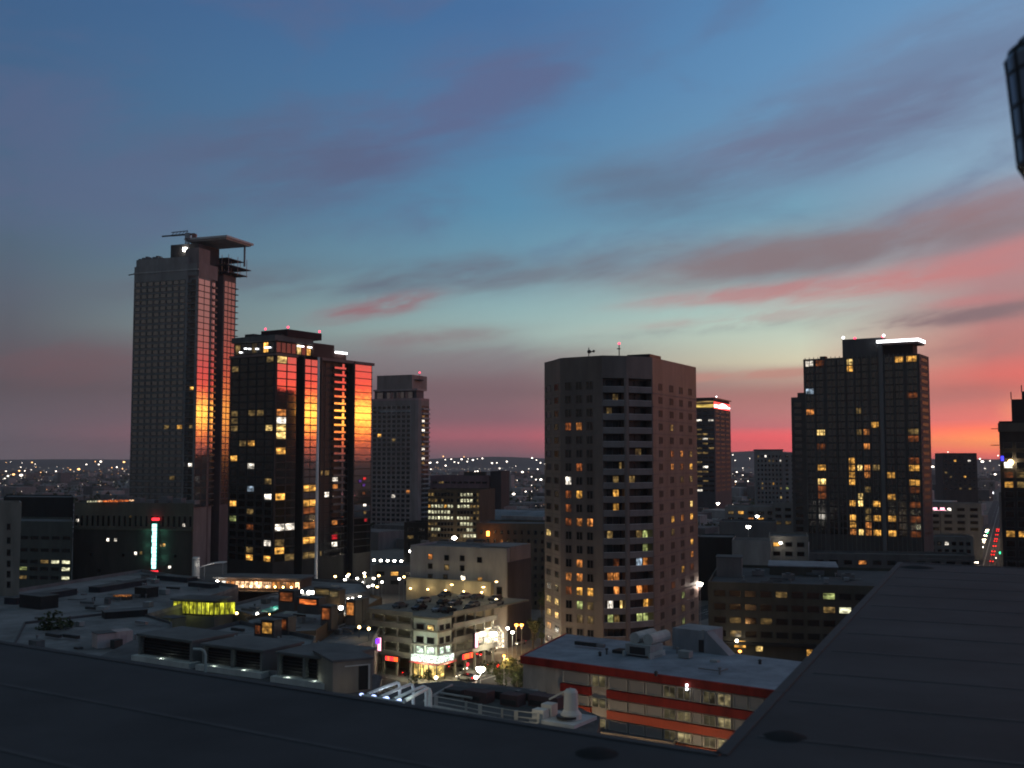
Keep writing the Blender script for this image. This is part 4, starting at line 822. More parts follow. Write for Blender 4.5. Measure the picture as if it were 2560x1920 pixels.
for i in range(n + 1):
    a = pi * i / n; y = 16 - 16 * cos(a); z = zof(1312, Yc) + 5.6 * sin(a)
    for t in (0, Lc): p = P0.xy.to_3d() + dd * t + qq * y; vs.append((p.x, p.y, z))
m.add(vs, [(2 * i, 2 * i + 1, 2 * i + 3, 2 * i + 2) for i in range(n)] + [tuple(range(0, 2 * n + 2, 2)), tuple(range(1, 2 * n + 2, 2))])
part('roof', m, [PALE], tcv); part('wall', MB().obox(P0, dd, qq, .3, Lc - .3, .3, 31.7, 0, zof(1312, Yc)), [wall('hall_wall', (.07, .07, .07))], tcv)
part('roof_edge', MB().obox(P0, dd, qq, Lc * .36, Lc * .96, -.6, 1.2, zof(1298, Yc), zof(1290, Yc)), [wall('hall_edge', (.34, .31, .31))], tcv)
# beige building of many small windows
Yb = 385.; Bb = at(1368, 1314, Yb - 10); zb_ = Bb.z; Bb.z = 0; pb = along(Bb, -78, 1192, 1318)
tb = block('brick_hotel', 'old tan block with a grid of small dark windows left of the brown tower', 'building', rect(Bb, azd(-78), azd(12), 0, pb, 0, 20), 0, zb_, wall('tan_wall', (.12, .095, .07)), TAR, .6)
Fb = Face(Bb, Bb + azd(-78) * pb); grid(tb, Fb, split(.5, Fb.L - .5, 10), floors(zb_ - 10 * 3.0 - 1, 3., 10), [(1255, 1352, 'orange')], frame=wall('tanf', (.11, .09, .07)), fw=.42, fh=.52)
P = at(1220, 1334, Yb - 9); lo = thing('wall_lamp', 'orange lamp washing the left end of the tan block', 'lamp', P)
part('lamp_head', MB().box(P.x - .5, P.x + .5, P.y - .3, P.y + .3, P.z - .8, P.z + .8), [MATS['lampsodium']], lo); part('bracket', MB().tube([P, P + Vector((0, 3., 0))], .1, 5), [BLACKM], lo); lamp_at(lo, P - Vector((0, 1., 1.5)), (1, .4, .1), 260)

# ------------------------------------------------------------------ left side buildings
zl1 = zof(1264, 300, 40); Bl = at(54, 1264, 300); Bl.z = 0
t = block('beige_block', 'beige block with one column of small windows on the far left edge', 'building', rect(Bl, azd(-78), azd(-26), 0, 22, 0, 16), 0, zl1, BEIGE, TAR, .8)
Fl = Face(Bl, Bl + azd(-78) * 22)
for py in (1316, 1350, 1380, 1408, 1434, 1460): uu = Fl.upx(22, py); piece('window', wmesh('window_frame', 'glassdark', .1), t, Fl, uu, zof(py, 302, 22) - .9, 1.1, 1.8)
zl2 = zof(1246, 420, 120); Bq = at(184, 1246, 420); Bq.z = 0
block('dark_block', 'large black blank block between the beige block and the neon sign building', 'building', rect(Bq, azd(-80), azd(-23), 0, 30, 0, 30), 0, zl2, BLACKW, TAR, .4)
zl3 = zof(1309, 380, 120); Bq = at(182, 1309, 380); Bq.z = 0
t = block('parking_structure', 'grey open parking structure below the black block on the left', 'building', rect(Bq, azd(-80), azd(-23), 0, 26, 0, 30), 0, zl3, wall('park_wall', (.10, .105, .09)), TAR, .7)
Fq = Face(Bq, Bq + azd(-80) * 26)
for r, py in enumerate((1345, 1376, 1405, 1423, 1445)):
    for i in range(6):
        k = 'office' if (r, i) in ((2, 0), (2, 1), (3, 0), (4, 0)) else ('green' if (r, i) == (3, 4) else ('dim' if (r, i) in ((2, 2), (4, 4)) else 'glassdark'))
        piece('opening', wmesh('window_frame' if k != 'glassdark' else wall('parkf', (.09, .09, .08)), k, .06), t, Fq, 2.2 + i * 4.1, zof(py, 380, 150) - .7, 3.4, 1.3)
# neon sign building
Bn = at(484, 1264, 395); zn = Bn.z; Bn.z = 0; pn = along(Bn, -80, 186, 1264)
t = block('neon_building', 'wide tan building with a tall vertical neon sign on its front', 'building', rect(Bn, azd(-80), azd(-18), 0, pn, 0, 24), 0, zn, wall('neon_wall', (.13, .115, .085)), TAR, .8)
Fn = Face(Bn, Bn + azd(-80) * pn)
part('wall', MB().obox(Bn, azd(-80), azd(10), .4, pn - .2, -.5, .5, 0, zof(1327, 395, 330)), [BROWN], t)
part('cornice', MB().obox(Bn, azd(-80), azd(10), -.2, pn + .3, -1.0, 0, zof(1327, 395, 330), zof(1323, 395, 330)), [wall('neon_wall', ())], t)
for i in range(22):
    uu = Fn.L * (i + .5) / 22; piece('window', wmesh(wall('neonf', (.15, .13, .10)), 'glassdark', .1), t, Fn, uu, zof(1321, 395, 330), 1.2, 4.8)
for px, py, k in ((272, 1352, 'white'), (291, 1352, 'white'), (341, 1385, 'white'), (354, 1384, 'dim'), (412, 1363, 'amber'), (405, 1364, 'dim'), (460, 1313, 'white'), (194, 1304, 'white'), (327, 1292, 'dim'), (426, 1418, 'white'), (230, 1390, 'glassdark'), (310, 1390, 'glassdark'), (440, 1390, 'glassdark'), (250, 1430, 'glassdark')):
    uu = Fn.upx(px, py); piece('window', wmesh('window_frame', k, .1), t, Fn, uu, zof(py, 396, px) - .6, 1.3, 1.3, .5 if py > 1330 else 0)
for i in range(7): part('roof_unit', MB().obox(Bn, azd(-80), azd(10), 4 + i * 5.5, 7.5 + i * 5.5, 9, 13, zn, zn + 1.5 + (i % 3) * .7), [GREYW], t)
# roof terrace lights
P0, P1 = at(218, 1254, 400), at(337, 1251, 400)
ter = thing('terrace_lights', 'orange strip lights over the roof terrace of the neon sign building', 'lights', (P0.x, P0.y, zn))
for i in range(9):
    a = P0.lerp(P1, i / 9); b_ = P0.lerp(P1, (i + .8) / 9); part('light_tube', MB().tube([a, b_], .3 + .1 * (i in (4, 5, 6)), 6), [MATS['office'] if i < 2 else MATS['stripwarm'] if i in (2, 8) else MATS['ember']], ter)
for i in (0, 3, 6, 9): a = P0.lerp(P1, i / 9); part('post', MB().tube([(a.x, a.y, zn), a], .12, 5), [BLACKM], ter)
# vertical neon sign
ns = thing('vertical_neon_sign', 'tall vertical cyan neon sign with red ends on the tan building', 'sign', Fn.P(Fn.upx(391, 1365), zof(1429, 394, 391), 1.6))
uu = Fn.upx(391, 1365); za, zb = zof(1428, 394, 391), zof(1302, 394, 391)
part('sign_box', MB().obox(Fn.P(uu, 0, 0), Fn.d, Fn.n, -1.1, 1.1, .35, 1.5, za, zb), [wall('sign_box', (.03, .12, .10))], ns)
for i in range(12):
    z0 = za + (zb - za) * (.04 + .9 * i / 12); h = (zb - za) * .9 / 12; m = MB().obox(Fn.P(uu, 0, 0), Fn.d, Fn.n, -.75, .95 if i % 3 else .75, 1.5, 1.66, z0, z0 + h * .86)
    part('sign_letter', m, [MATS['neoncyan']], ns)
part('sign_cap', MB().obox(Fn.P(uu, 0, 0), Fn.d, Fn.n, -1.15, 1.15, .3, 1.7, zb, zb + .9), [MATS['neonred']], ns); part('sign_cap', MB().obox(Fn.P(uu, 0, 0), Fn.d, Fn.n, -1.15, 1.15, .3, 1.7, za - .5, za), [MATS['neonred']], ns)
for f in (.25, .5, .75): lamp_at(ns, Fn.P(uu + 3.2, za + (zb - za) * f, 2.0), (.2, 1., .75), 60, .5); lamp_at(ns, Fn.P(uu - 3.2, za + (zb - za) * f, 2.0), (.2, 1., .75), 60, .5)
#PART4
# ------------------------------------------------------------------ parking garage at the lit corner
Bg = Vector((-17.3, 255, 0)); ug, vg = -A1, A2; zg = 14.7
tg = thing('parking_garage', 'concrete corner parking garage with cars on its roof and bright shop corner', 'building', Bg)
GC = wall('garage_conc', (.21, .195, .165)); lg, rg = 26.0, 25.0
for i, z in enumerate((4.6, 8.0, 11.3, 14.3)):
    part('floor_slab', MB().prism(rect(Bg, ug, vg, 0, lg, 0, rg if i < 3 else 40), z, z + .4), [GC], tg)
    for a_ in ((7.5, lg, .0, .25), (0, .25, 6.2, rg)): part('parapet', MB().obox(Bg, ug, vg, *a_, z + .41, z + (1.35 if i < 3 else 1.2)), [wall('garage_rail', (.23, .21, .18))], tg)
part('back_wall', MB().obox(Bg, ug, vg, 9, lg, 8, 9, .2, 14.2), [wall('garage_back', (.16, .15, .12))], tg)
part('back_wall', MB().obox(Bg, ug, vg, 9, 10, 9.1, rg, .2, 14.2), [wall('garage_back', ())], tg)
for k in range(5):
    part('column', MB().obox(Bg, ug, vg, 8 + k * 4.2, 8.5 + k * 4.2, .3, .8, .1, 14.2), [GC], tg); part('column', MB().obox(Bg, ug, vg, .3, .8, 7.5 + k * 4, 8 + k * 4, .1, 14.2), [GC], tg)
# lit corner bay
part('corner_tower', MB().obox(Bg, ug, vg, .4, 7.4, .4, 6.0, 4.2, 14.2), [wall('corner_wall', (.48, .52, .45))], tg)
FgL = Face(Bg + vg * .4 + ug * .4, Bg + vg * .4 + ug * 7.4); FgR = Face(Bg + ug * .4 + vg * .4, Bg + ug * .4 + vg * 6)
for f, L in ((FgL, 7.0), (FgR, 5.6)):
    grid(tg, f, split(.4, L - .4, 2), [(8.3, 10.3), (11.2, 13.2)], [(1085, 1560, 'orange'), (1070, 1560, 'warm')], pane='glassdark', fw=.7, fh=.75)
    grid(tg, f, split(.4, L - .4, 2), [(5.9, 8.1)], (), pane='panelwhite', fw=.8, fh=.8)
part('sign_band', MB().obox(Bg, ug, vg, .2, 7.6, -.3, .38, 4.3, 5.8), [MATS['panelwhite'] if 0 else lit('bandwhite', (240, 255, 240), 2.2)], tg)
part('sign_band', MB().obox(Bg, ug, vg, -.3, .19, -.3, 6, 4.3, 5.8), [MATS['bandwhite']], tg)
part('awning', MB().obox(Bg, ug, vg, -.9, 7.9, -.9, -.31, 3.95, 4.25), [plain('awning_red', (.4, .05, .05))], tg)
part('awning', MB().obox(Bg, ug, vg, -.9, -.31, -.3, 6.4, 3.95, 4.25), [plain('awning_red', ())], tg)
part('shop_back', MB().obox(Bg, ug, vg, 2.6, 7.4, 2.6, 6, .15, 3.9), [lit('shopglow', (255, 216, 120), 1.6)], tg)
for a in (.5, 2.8, 5.2, 7.2): part('column', MB().obox(Bg, ug, vg, a, a + .25, .3, .55, .14, 4.2), [BLACKM], tg)
grid(tg, FgL, split(.8, 7, 4), [(.3, 3.8)], (), pane='shopglow', name='shop_window', fw=.93, fh=.95, fr=.04)
for P, w in ((Bg + ug * 4 - vg * 2.2, 420), (Bg - ug * 1.8 + vg * 3, 300)): lamp_at(tg, P + Vector((0, 0, 3.5)), (1, .85, .5), w * 2.5, .6)
lamp_at(tg, Bg + ug * 3.5 - vg * 2.5 + Vector((0, 0, 6.8)), (.85, 1, .8), 900, .6)
for z in (7.6, 10.9, 14.0):                                   # ceiling tubes on the parking floors
    for k in range(4):
        P = Bg + ug * (11 + k * 4) + vg * 2.6; part('ceiling_tube', MB().obox(P, ug, vg, -.9, .9, -.12, .12, z - .2, z - .08), [MATS['office']], tg)
    lamp_at(tg, Bg + ug * 17 + vg * 4 + Vector((0, 0, z - .6)), (.95, 1., .75), 60, .5)
    for k in range(2): P = Bg + ug * 3 + vg * (11 + k * 8); part('ceiling_tube', MB().obox(P, ug, vg, -.12, .12, -.9, .9, z - .2, z - .08), [MATS['dim']], tg)
def sign(name, label, O, d, q, a0, a1, b0, b1, z0, z1, mat, parts=None, cat='sign'):
    t = thing(name, label, cat, Vector((O[0], O[1], z0))); part('sign_box', MB().obox(O, d, q, a0, a1, b0, b1, z0, z1), [BLACKM], t)
    for i, (x0, x1, y0, y1) in enumerate(parts or [(.04, .96, .06, .94)]):
        part('sign_face', MB().obox(O, d, q, a0 + (a1 - a0) * x0, a0 + (a1 - a0) * x1, b0 - .08, b0, z0 + (z1 - z0) * y0, z0 + (z1 - z0) * y1), [MATS[mat] if isinstance(mat, str) else MATS[mat[i % len(mat)]]], t)
    return t
gap = [(.04 + i * .16, .16 + i * .16, .12, .88) for i in range(6)]
for i, (a, b_) in enumerate(((5, 26), (15, 26), (9, 38), (20, 38))):
    P = Bg + ug * a + vg * b_ + Vector((0, 0, 14.72)); P2 = P + Vector((0, 0, 4.2)); t = thing('parking_lamp', ['right front', 'left front', 'right back', 'left back'][i] + ' lamp post on the garage roof among parked cars', 'lamp', P)
    part('pole', MB().tube([P, P2], .07, 6), [STEEL], t); part('lamp_head', MB().box(P2.x - .35, P2.x + .35, P2.y - .2, P2.y + .2, P2.z, P2.z + .15), [MATS['lampwarm']], t); lamp_at(t, P2 - Vector((0, 0, .3)), (1., .85, .5), 220, .3)
sign('blade_sign', 'pink white upright blade sign left of the garage corner', Bg, ug, vg, 16.2, 17.2, -1.0, -.3, 5.6, 9.1, 'neonpink')
sign('shop_sign', 'red orange horizontal shop sign left of the garage corner', Bg, ug, vg, 11.0, 15.0, -.9, -.4, 3.6, 4.9, ['neonorange', 'neonorange', 'neonred', 'neonred', 'neonorange', 'neonred'], gap)
sign('blade_sign', 'pink white upright blade sign on the right side of the garage', Bg, vg, ug, 13.8, 14.9, -1.0, -.3, 5.8, 9.6, 'neonpink')
sign('shop_sign', 'red orange shop sign under the right blade sign of the garage', Bg, vg, ug, 8.6, 13.0, -.9, -.3, 3.7, 5.3, ['neonred', 'neonorange', 'neonorange', 'neonorange', 'neonred', 'neonorange'], gap)
sign('small_sign', 'tiny red lit sign at pavement level by the garage', Bg, vg, ug, 10.0, 10.8, -1.2, -1., 2.2, 3.0, 'neonred')

# ------------------------------------------------------------------ cars
def car_parts(body, wheels=True):
    b = MB(); pr = [(-2.2, .35), (-2.25, .75), (-1.95, .95), (-1.2, 1.02), (1.1, .98), (2.0, .82), (2.25, .6), (2.2, .35)]
    n = len(pr); vs = [(x, y, z) for y in (-.88, .88) for x, z in pr]; b.add(vs, [tuple(range(n))[::-1], tuple(range(n, 2 * n))] + [(i, (i + 1) % n, n + (i + 1) % n, n + i) for i in range(n)])
    g = MB(); pg = [(-1.75, .98), (-1.2, 1.45), (.35, 1.47), (1.15, .98)]
    vs = [(x, y * (1 if z < 1 else .82), z) for y in (-.8, .8) for x, z in pg]; g.add(vs, [(3, 2, 1, 0), (4, 5, 6, 7)] + [(i, (i + 1) % 4, 4 + (i + 1) % 4, 4 + i) for i in range(4)])
    w = MB(); 
    w.tube([(0, -.1, 0), (0, .1, 0)], .33, 10)
    hl = MB().box(-.06, .06, -.2, .2, -.09, .09)
    return b, g, w, hl
_b, _g, _w, _h = car_parts(None)
CM = {}
def car(P, ang, colr, label, group, lights=True, z=0., glare=0):
    if 'g' not in CM:
        CM['g'] = _g.mesh('cabin', [MATS['glassdark']]); CM['w'] = _w.mesh('wheel', [plain('tyre', (.015, .015, .015), .8)]); CM['h'] = _h.mesh('headlight', [MATS['head']]); CM['t'] = _h.mesh('taillight', [MATS['tail']]); CM['o'] = _h.mesh('headlight_off', [MATS['glassdark']]); CM['f'] = _h.mesh('headlight', [MATS['headfar']])
    if colr not in CM: CM[colr] = _b.mesh('car_body', [glass('car_' + '_'.join(map(str, colr)), colr, .35, .2, 0.)])
    t = thing('car', label, 'car', (P[0], P[1], z), group); t.rotation_euler = (0, 0, ang)
    def add(nm, me, loc):
        o = bpy.data.objects.new(nm, me); COL.objects.link(o); o.parent = t; o.location = loc; return o
    add('body', CM[colr], (0, 0, 0)); add('cabin', CM['g'], (0, 0, 0))
    for x in (-1.4, 1.4):
        for y in (-.82, .82): add('wheel', CM['w'], (x, y, .33))
    for y in (-.6, .6):
        a_ = add('headlight', CM['f'] if glare else CM['h'] if lights else CM['o'], (2.24, y, .66)); b_ = add('taillight', CM['t'] if lights else CM['o'], (-2.26, y, .78))
        if glare: a_.scale = (1, 1.3, glare); b_.scale = (1, 1.2, glare)
    return t
cg, cgk = [(.02, .02, .022), (.25, .25, .26), (.03, .02, .02), (.12, .12, .13), (.3, .3, .3), (.05, .06, .08)], ['black', 'silver', 'dark maroon', 'grey', 'pale silver', 'dark blue']
angA = atan2(A1.y, A1.x); angB = atan2(A2.y, A2.x)
pos = [(3.5, 9), (6.6, 9.4), (12.5, 9), (18.6, 9.2), (4, 20), (10, 20.6), (13.2, 20.2), (19.5, 20), (6, 33), (12, 33.4), (16, 33), (22, 32.5), (1.4, 15.5), (1.5, 27)]
names = ['nearest the lit corner', 'second from the lit corner', 'in the middle of the front row', 'at the left end of the front row', 'at the right end of the second row', 'right of centre in the second row', 'left of centre in the second row', 'at the left end of the second row',
         'at the right end of the back row', 'right of centre in the back row', 'left of centre in the back row', 'at the left end of the back row', 'along the right parapet, nearer', 'along the right parapet, farther']
for i, (a, b_) in enumerate(pos):
    P = Bg + ug * a + vg * b_; car(P, angB + (pi if i % 3 else 0) if i < 12 else angB, cg[i % 6], '%s car parked on the garage roof %s' % (cgk[i % 6], names[i]), 'cars parked on the garage roof', False, 14.7)
P = lambda px, py: atz(px, py, 0)
for px, py, an, ci, lab in ((1114, 1652, angB + pi, 2, 'dark maroon car with red tail lights beside the lit shop pillars'), (1210, 1640, angB, 0, 'black car braking in the street below the white lit awning'), (1298, 1612, angB + pi, 1, 'silver car turning by the brown tower street corner'),
                            (1145, 1676, angA, 3, 'grey car waiting left of the brightest street lamp'), (1165, 1700, angA + pi, 4, 'pale silver car below the brightest street lamp'), (1240, 1672, angA, 5, 'dark blue car showing red lights right of the brightest lamp'), (1182, 1648, angB, 0, 'black car with headlights on beside the garage kerb'), (1030, 1692, angA, 0, 'black car with red lights in front of the warm shop'),
                            (1225, 1632, angB + pi, 4, 'pale silver car behind the braking car')):
    car(P(px, py), an, cg[ci], lab, 'cars in the street by the garage', True, .02)
a25 = atan2(azd(24.8).y, azd(24.8).x)
side = ['lowest', 'second', 'third', 'fourth', 'fifth', 'sixth', 'seventh', 'eighth', 'ninth', 'tenth']
for i in range(10):
    t_ = -10 + i * 34 + (i % 3) * 6; q = azd(114.8)
    for s, w in ((-1, 'oncoming'), (1, 'outgoing')):
        O = Vector((220, 510, 0)) + azd(24.8) * (t_ + (9 if s > 0 else 0)) + q * (s * 3.4)
        car(O, a25 + (pi if s < 0 else 0), cg[(i * 2 + (s > 0)) % 6], '%s %s car with lights on, %s from the bottom of the far right avenue' % (w, cgk[(i * 2 + (s > 0)) % 6], side[i]), 'cars on the far right avenue', True, .03, 2.0)

# ------------------------------------------------------------------ street lamps
def street_lamp(Pb, h, label, group=None, mat='lampwhite', r=.32, watts=0, col=(1, .85, .6), arm=(0, 0)):
    t = thing('street_lamp', label, 'street lamp', Pb, group)
    Pb = Vector(Pb); top = Pb + Vector((0, 0, h)); hd = top + Vector((arm[0], arm[1], .1))
    part('pole', MB().tube([Pb, top], .11, 6, r2=.07), [STEEL], t)
    if arm != (0, 0): part('arm', MB().tube([top, hd], .05, 5), [STEEL], t)
    part('lamp_head', MB().lathe(hd, [(.05, .16), (r * .8, .1), (r, -.05), (r * .75, -r * .75), (r * .2, -r)], 9), [MATS[mat]], t)
    if watts: lamp_at(t, hd - Vector((0, 0, r + .35)), col, watts, .35)
    return t
def lampz(px, py, h): p = atz(px, py, h); return Vector((p.x, p.y, 0))
street_lamp(lampz(1201, 1671, 8), 8, 'brightest white street lamp at the intersection beside a green lit tree', None, 'lampwhite', .95, 5200, (1, .88, .55))
street_lamp(lampz(1190, 1693, 7), 7, 'small white street lamp just below the brightest one', None, 'lampwhite', .42, 700)
street_lamp(lampz(1233, 1583, 9), 9, 'big white street lamp above the lit awning right of the garage', None, 'lampwhite', .9, 4200, (1, .9, .65))
street_lamp(lampz(1269, 1571, 9), 9, 'small white street lamp, left of the pair by the slab building corner', None, 'lampwhite', .4, 100)
street_lamp(lampz(1281, 1581, 9), 9, 'small white street lamp, right of the pair by the slab building corner', None, 'lampwhite', .4, 100)
street_lamp(lampz(1291, 1562, 8), 8, 'orange street lamp, left of the sodium pair in the side street', None, 'lampsodium', .55, 1300, (1, .5, .15))
street_lamp(lampz(1304, 1562, 8), 8, 'orange street lamp, right of the sodium pair in the side street', None, 'lampsodium', .5, 1300, (1, .5, .15))
street_lamp(lampz(1090, 1694, 6), 6, 'white street lamp below the warm shop corner', None, 'lampwhite', .36, 150)
street_lamp(lampz(1368, 1598, 5), 5, 'small warm street lamp at the foot of the brown tower', None, 'lampwarm', .5, 260, (1, .75, .4))
for i, (a_, b_, w_) in enumerate(((2, -9, 520), (16, -9, 520), (30, -7, 450))):
    p_ = Vector((19, 232, 0)) + A1 * a_ + A2 * b_; street_lamp(p_, 8, ['left', 'middle', 'right'][i] + ' sodium street lamp on the pavement before the brown tower front', None, 'lampsodium', .4, w_, (1, .55, .2))
p_ = Vector((52, 250, 0)); street_lamp(p_, 8, 'sodium street lamp in the side street right of the brown tower', None, 'lampsodium', .4, 500, (1, .55, .2))
street_lamp(lampz(1260, 1640, 9), 9, 'orange street lamp lighting the road left of the striped building', None, 'lampsodium', .3, 3600, (1, .5, .18))
for i, (px, py) in enumerate(((1104, 1664), (1128, 1652), (1153, 1642))):
    Pb = atz(px, py, .14); t = thing('light_pillar', ['nearest', 'middle', 'farthest'][i] + ' of three white lit pillars on the pavement along the garage', 'light', Pb, 'lit pillars along the garage')
    part('base', MB().lathe(Pb, [(.9, 0), (.9, .25), (.5, .3)], 10), [wall('pillar_base', (.5, .47, .4))], t); part('light_tube', MB().lathe(Pb + Vector((0, 0, .3)), [(.3, 0), (.34, 1.5), (.26, 3.2)], 10), [lit('pillarlit', (255, 244, 215), 2.2, False)], t); lamp_at(t, Pb + Vector((0, -1.2, 1.6)), (1, .9, .65), 90, .4)
# white glowing awning below the big lamp
Pa = atz(1208, 1634, 0); t = thing('shop_awning', 'white glowing shop awning at the far end of the garage', 'awning', (Pa.x, Pa.y, 0))
for i in range(5):
    part('awning_panel', MB().add([(Pa + A2 * (i * 2.3) + Vector((0, 0, z)) + A1 * x) for x, z in ((0, 0.3), (0, 4.2), (-1.6, 6.), (-1.6, .3))] + [(Pa + A2 * (i * 2.3 + 2.2) + Vector((0, 0, z)) + A1 * x) for x, z in ((0, .3), (0, 4.2), (-1.6, 6.), (-1.6, .3))], [(0, 1, 2, 3), (4, 5, 6, 7), (0, 1, 5, 4), (1, 2, 6, 5), (2, 3, 7, 6)]), [lit('awninglit', (255, 238, 205), 2.4)], t)
lamp_at(t, Pa + A1 * 2.5 + A2 * 4 + Vector((0, 0, 3)), (1, .8, .5), 700, .6)

# ------------------------------------------------------------------ trees
def tree(name, label, P, h, r, n=420, tall=1., group=None, seed=0):
    rn = random.Random(seed + int(P[0] * 7)); t = thing(name, label, 'tree', P, group); P = Vector(P)
    m = MB().tube([P, P + Vector((.1, 0, h * .5)), P + Vector((-.1, .1, h * .8))], r * .09 + .06, 6, r2=.05)
    for k in range(5): a = k * 1.26 + seed; m.tube([P + Vector((0, 0, h * (.38 + .07 * k))), P + Vector((cos(a) * r * .6, sin(a) * r * .6, h * (.6 + .06 * k)))], .07, 4, r2=.03)
    part('trunk', m, [BARK], t)
    c = MB(); cl = [(rn.gauss(0, .42) * r, rn.gauss(0, .42) * r, h * (.66 + rn.gauss(0, .15) * tall), rn.uniform(.3, .5) * r) for _ in range(9)]
    for i in range(n):
        x, y, z, s = cl[i % 9]; v = Vector((rn.gauss(0, 1), rn.gauss(0, 1), rn.gauss(0, 1))).normalized() * s * rn.uniform(.6, 1.1)
        q = P + Vector((x, y, max(z, h * .25))) + v; a = Vector((rn.uniform(-1, 1), rn.uniform(-1, 1), rn.uniform(-.6, .6))).normalized(); b_ = a.cross(Vector((rn.uniform(-1, 1), rn.uniform(-1, 1), rn.uniform(-1, 1)))).normalized(); e = r * rn.uniform(.09, .17)
        c.add([q - a * e, q + b_ * e * .6, q + a * e, q - b_ * e * .6], [(0, 1, 2, 3)])
    part('crown', c, [LEAF], t)
    return t
tree('street_tree', 'green lit street tree right beside the brightest street lamp', atz(1250, 1728, 0), 6, 2.6, 480, seed=1)
tree('street_tree', 'dark bushy street tree left of the striped building', atz(1292, 1742, 0), 8.5, 3.4, 620, seed=2)
tree('street_tree', 'small dark street tree in front of the warm shop', atz(1072, 1722, 0), 4.6, 1.5, 300, seed=3)
tree('street_tree', 'dark street tree at the left of the warm shop lamp', atz(1040, 1728, 0), 4.2, 1.5, 300, seed=4)
tree('cypress_tree', 'tall dark pointed tree hugging the left foot of the brown tower', atz(1354, 1640, 0), 19, 2.6, 620, 1.7, seed=5)
tree('street_tree', 'dark street tree between the slab building and the brown tower', atz(1332, 1630, 0), 9, 2.6, 420, seed=6)

# ------------------------------------------------------------------ red striped building
zs_ = 18.0; Pl = atz(1305, 1641, zs_); Pr = atz(1940, 1728, zs_); Pk = atz(1417, 1585, zs_)
Pl, Pr, Pk = [Vector((p.x, p.y, 0)) for p in (Pl, Pr, Pk)]; ds = (Pr - Pl).normalized(); Pr = Pl + ds * ((Pr - Pl).length + 16); es = Vector((-ds.y, ds.x, 0)); es = es if es.dot(Pk - Pl) > 0 else -es
ws = (Pk - Pl).dot(es); Ls = (Pr - Pl).length; skew = (Pk - Pl).dot(ds)
tst = thing('striped_building', 'flat roofed building with red and cream stripes, lower right', 'building', Pl + ds * 20)
part('wall', MB().prism([Pl + es * .3, Pr + es * .3, Pr + ds * skew + es * ws, Pk + es * .0], 0, zs_ - .1), [CREAM], tst)
part('roof', MB().prism([Pl + es * .05, Pr + es * .05, Pr + ds * skew + es * (ws + .1), Pk + es * .1], zs_ - .1, zs_), [wall('blue_roof', (.24, .27, .32), .8, .35, .2, False)], tst)
def band(z0, z1, mat, o=0., a0=0., a1=None): part('stripe', MB().obox(Pl, ds, es, a0, a1 or Ls, -.25 + o, .29, z0, z1), [mat], tst)
band(zs_ - 1.15, zs_ + .12, RED); part('stripe', MB().add([], []).prism([Pl - ds * .25 - es * .2, Pl + es * .0, Pk + ds * 0, Pk - ds * .25], zs_ - 1.15, zs_ + .12), [RED], tst)
fzs = [zs_ - 4.1, zs_ - 7.35, zs_ - 10.6, zs_ - 13.9]
ss = Face(Pl - es * .02, Pr - es * .02)
def sx_(px, py): return ss.upx(px, py)
for i, z in enumerate(fzs): 
    a = sx_(1518, 1725); m_ = RED if i == 0 else ORANGE if i > 1 else plain('red_orange', (.42, .06, .022))
    band(z - .65, z + .65, m_, 0, sx_(1402, 1708), sx_(1477, 1720)); band(z - .65, z + .65, m_, 0, a)
glassl = lit('cream_lit', (206, 190, 140), .16); lit('cream_bright', (226, 206, 150), .3)
fs_ = Face(Pl, Pr)
for i in range(4):
    z0 = (zs_ - 1.15 if i == 0 else fzs[i - 1] - .65); z1 = fzs[i] + .65
    for a, b_, k in ((1405, 1475, 0), (1478, 1517, 1), (1521, 1570, 0), (1572, 1612, 0), (1614, 1656, 0), (1658, 1690, 1), (1692, 1728, 2), (1731, 1754, 0), (1757, 1790, 1), (1792, 1829, 2), (1832, 1870, 0), (1872, 1910, 0), (1912, 1950, 0)):
        s = 1 + .0 * i; u0, u1 = sx_(a, 1720), sx_(b_, 1720)
        kk = {0: 'creamdull', 1: 'cream_lit', 2: 'cream_bright'}[k if (i or k != 2 or a > 1700) else 1]
        if kk == 'creamdull' and kk not in MATS: glass('creamdull', (.30, .28, .26), .4, 0.)
        piece('window', wmesh(CREAM, kk, .06, .14, 1 if k else 0), tst, fs_, (u0 + u1) / 2, z1 + .2, (u1 - u0) * .96, (z0 - z1) - .4, 0.0)
for px, py in ((1721, 1726), (1721, 1736)): P_ = ss.P(sx_(px, py), zof(py, 165, px), .5); part('downlight', MB().box(P_.x - .18, P_.x + .18, P_.y - .1, P_.y + .1, P_.z - .18, P_.z + .18), [MATS['ledwhite']], tst)
# low annex at the foot
za_ = 8.2; pa = pxpoly([(1484, 1832), (1560, 1800), (1712, 1826), (1684, 1862)], za_)
ta = block('annex', 'low dark roofed annex in front of the striped building', 'building', [p for p in pa], 0, za_, wall('annex_wall', (.26, .21, .16)), TAR, .35)
lamp_at(ta, atz(1712, 1868, 3.2) - es * 1.0, (1, .7, .35), 180, .4); lamp_at(tst, ss.P(sx_(1500, 1760), 7, 6), (1, .72, .42), 650, .6); lamp_at(tst, ss.P(sx_(1780, 1800), 6, 5), (1, .75, .45), 650, .6); lamp_at(tst, ss.P(sx_(1640, 1770), 6, 6), (1, .7, .4), 450, .6)
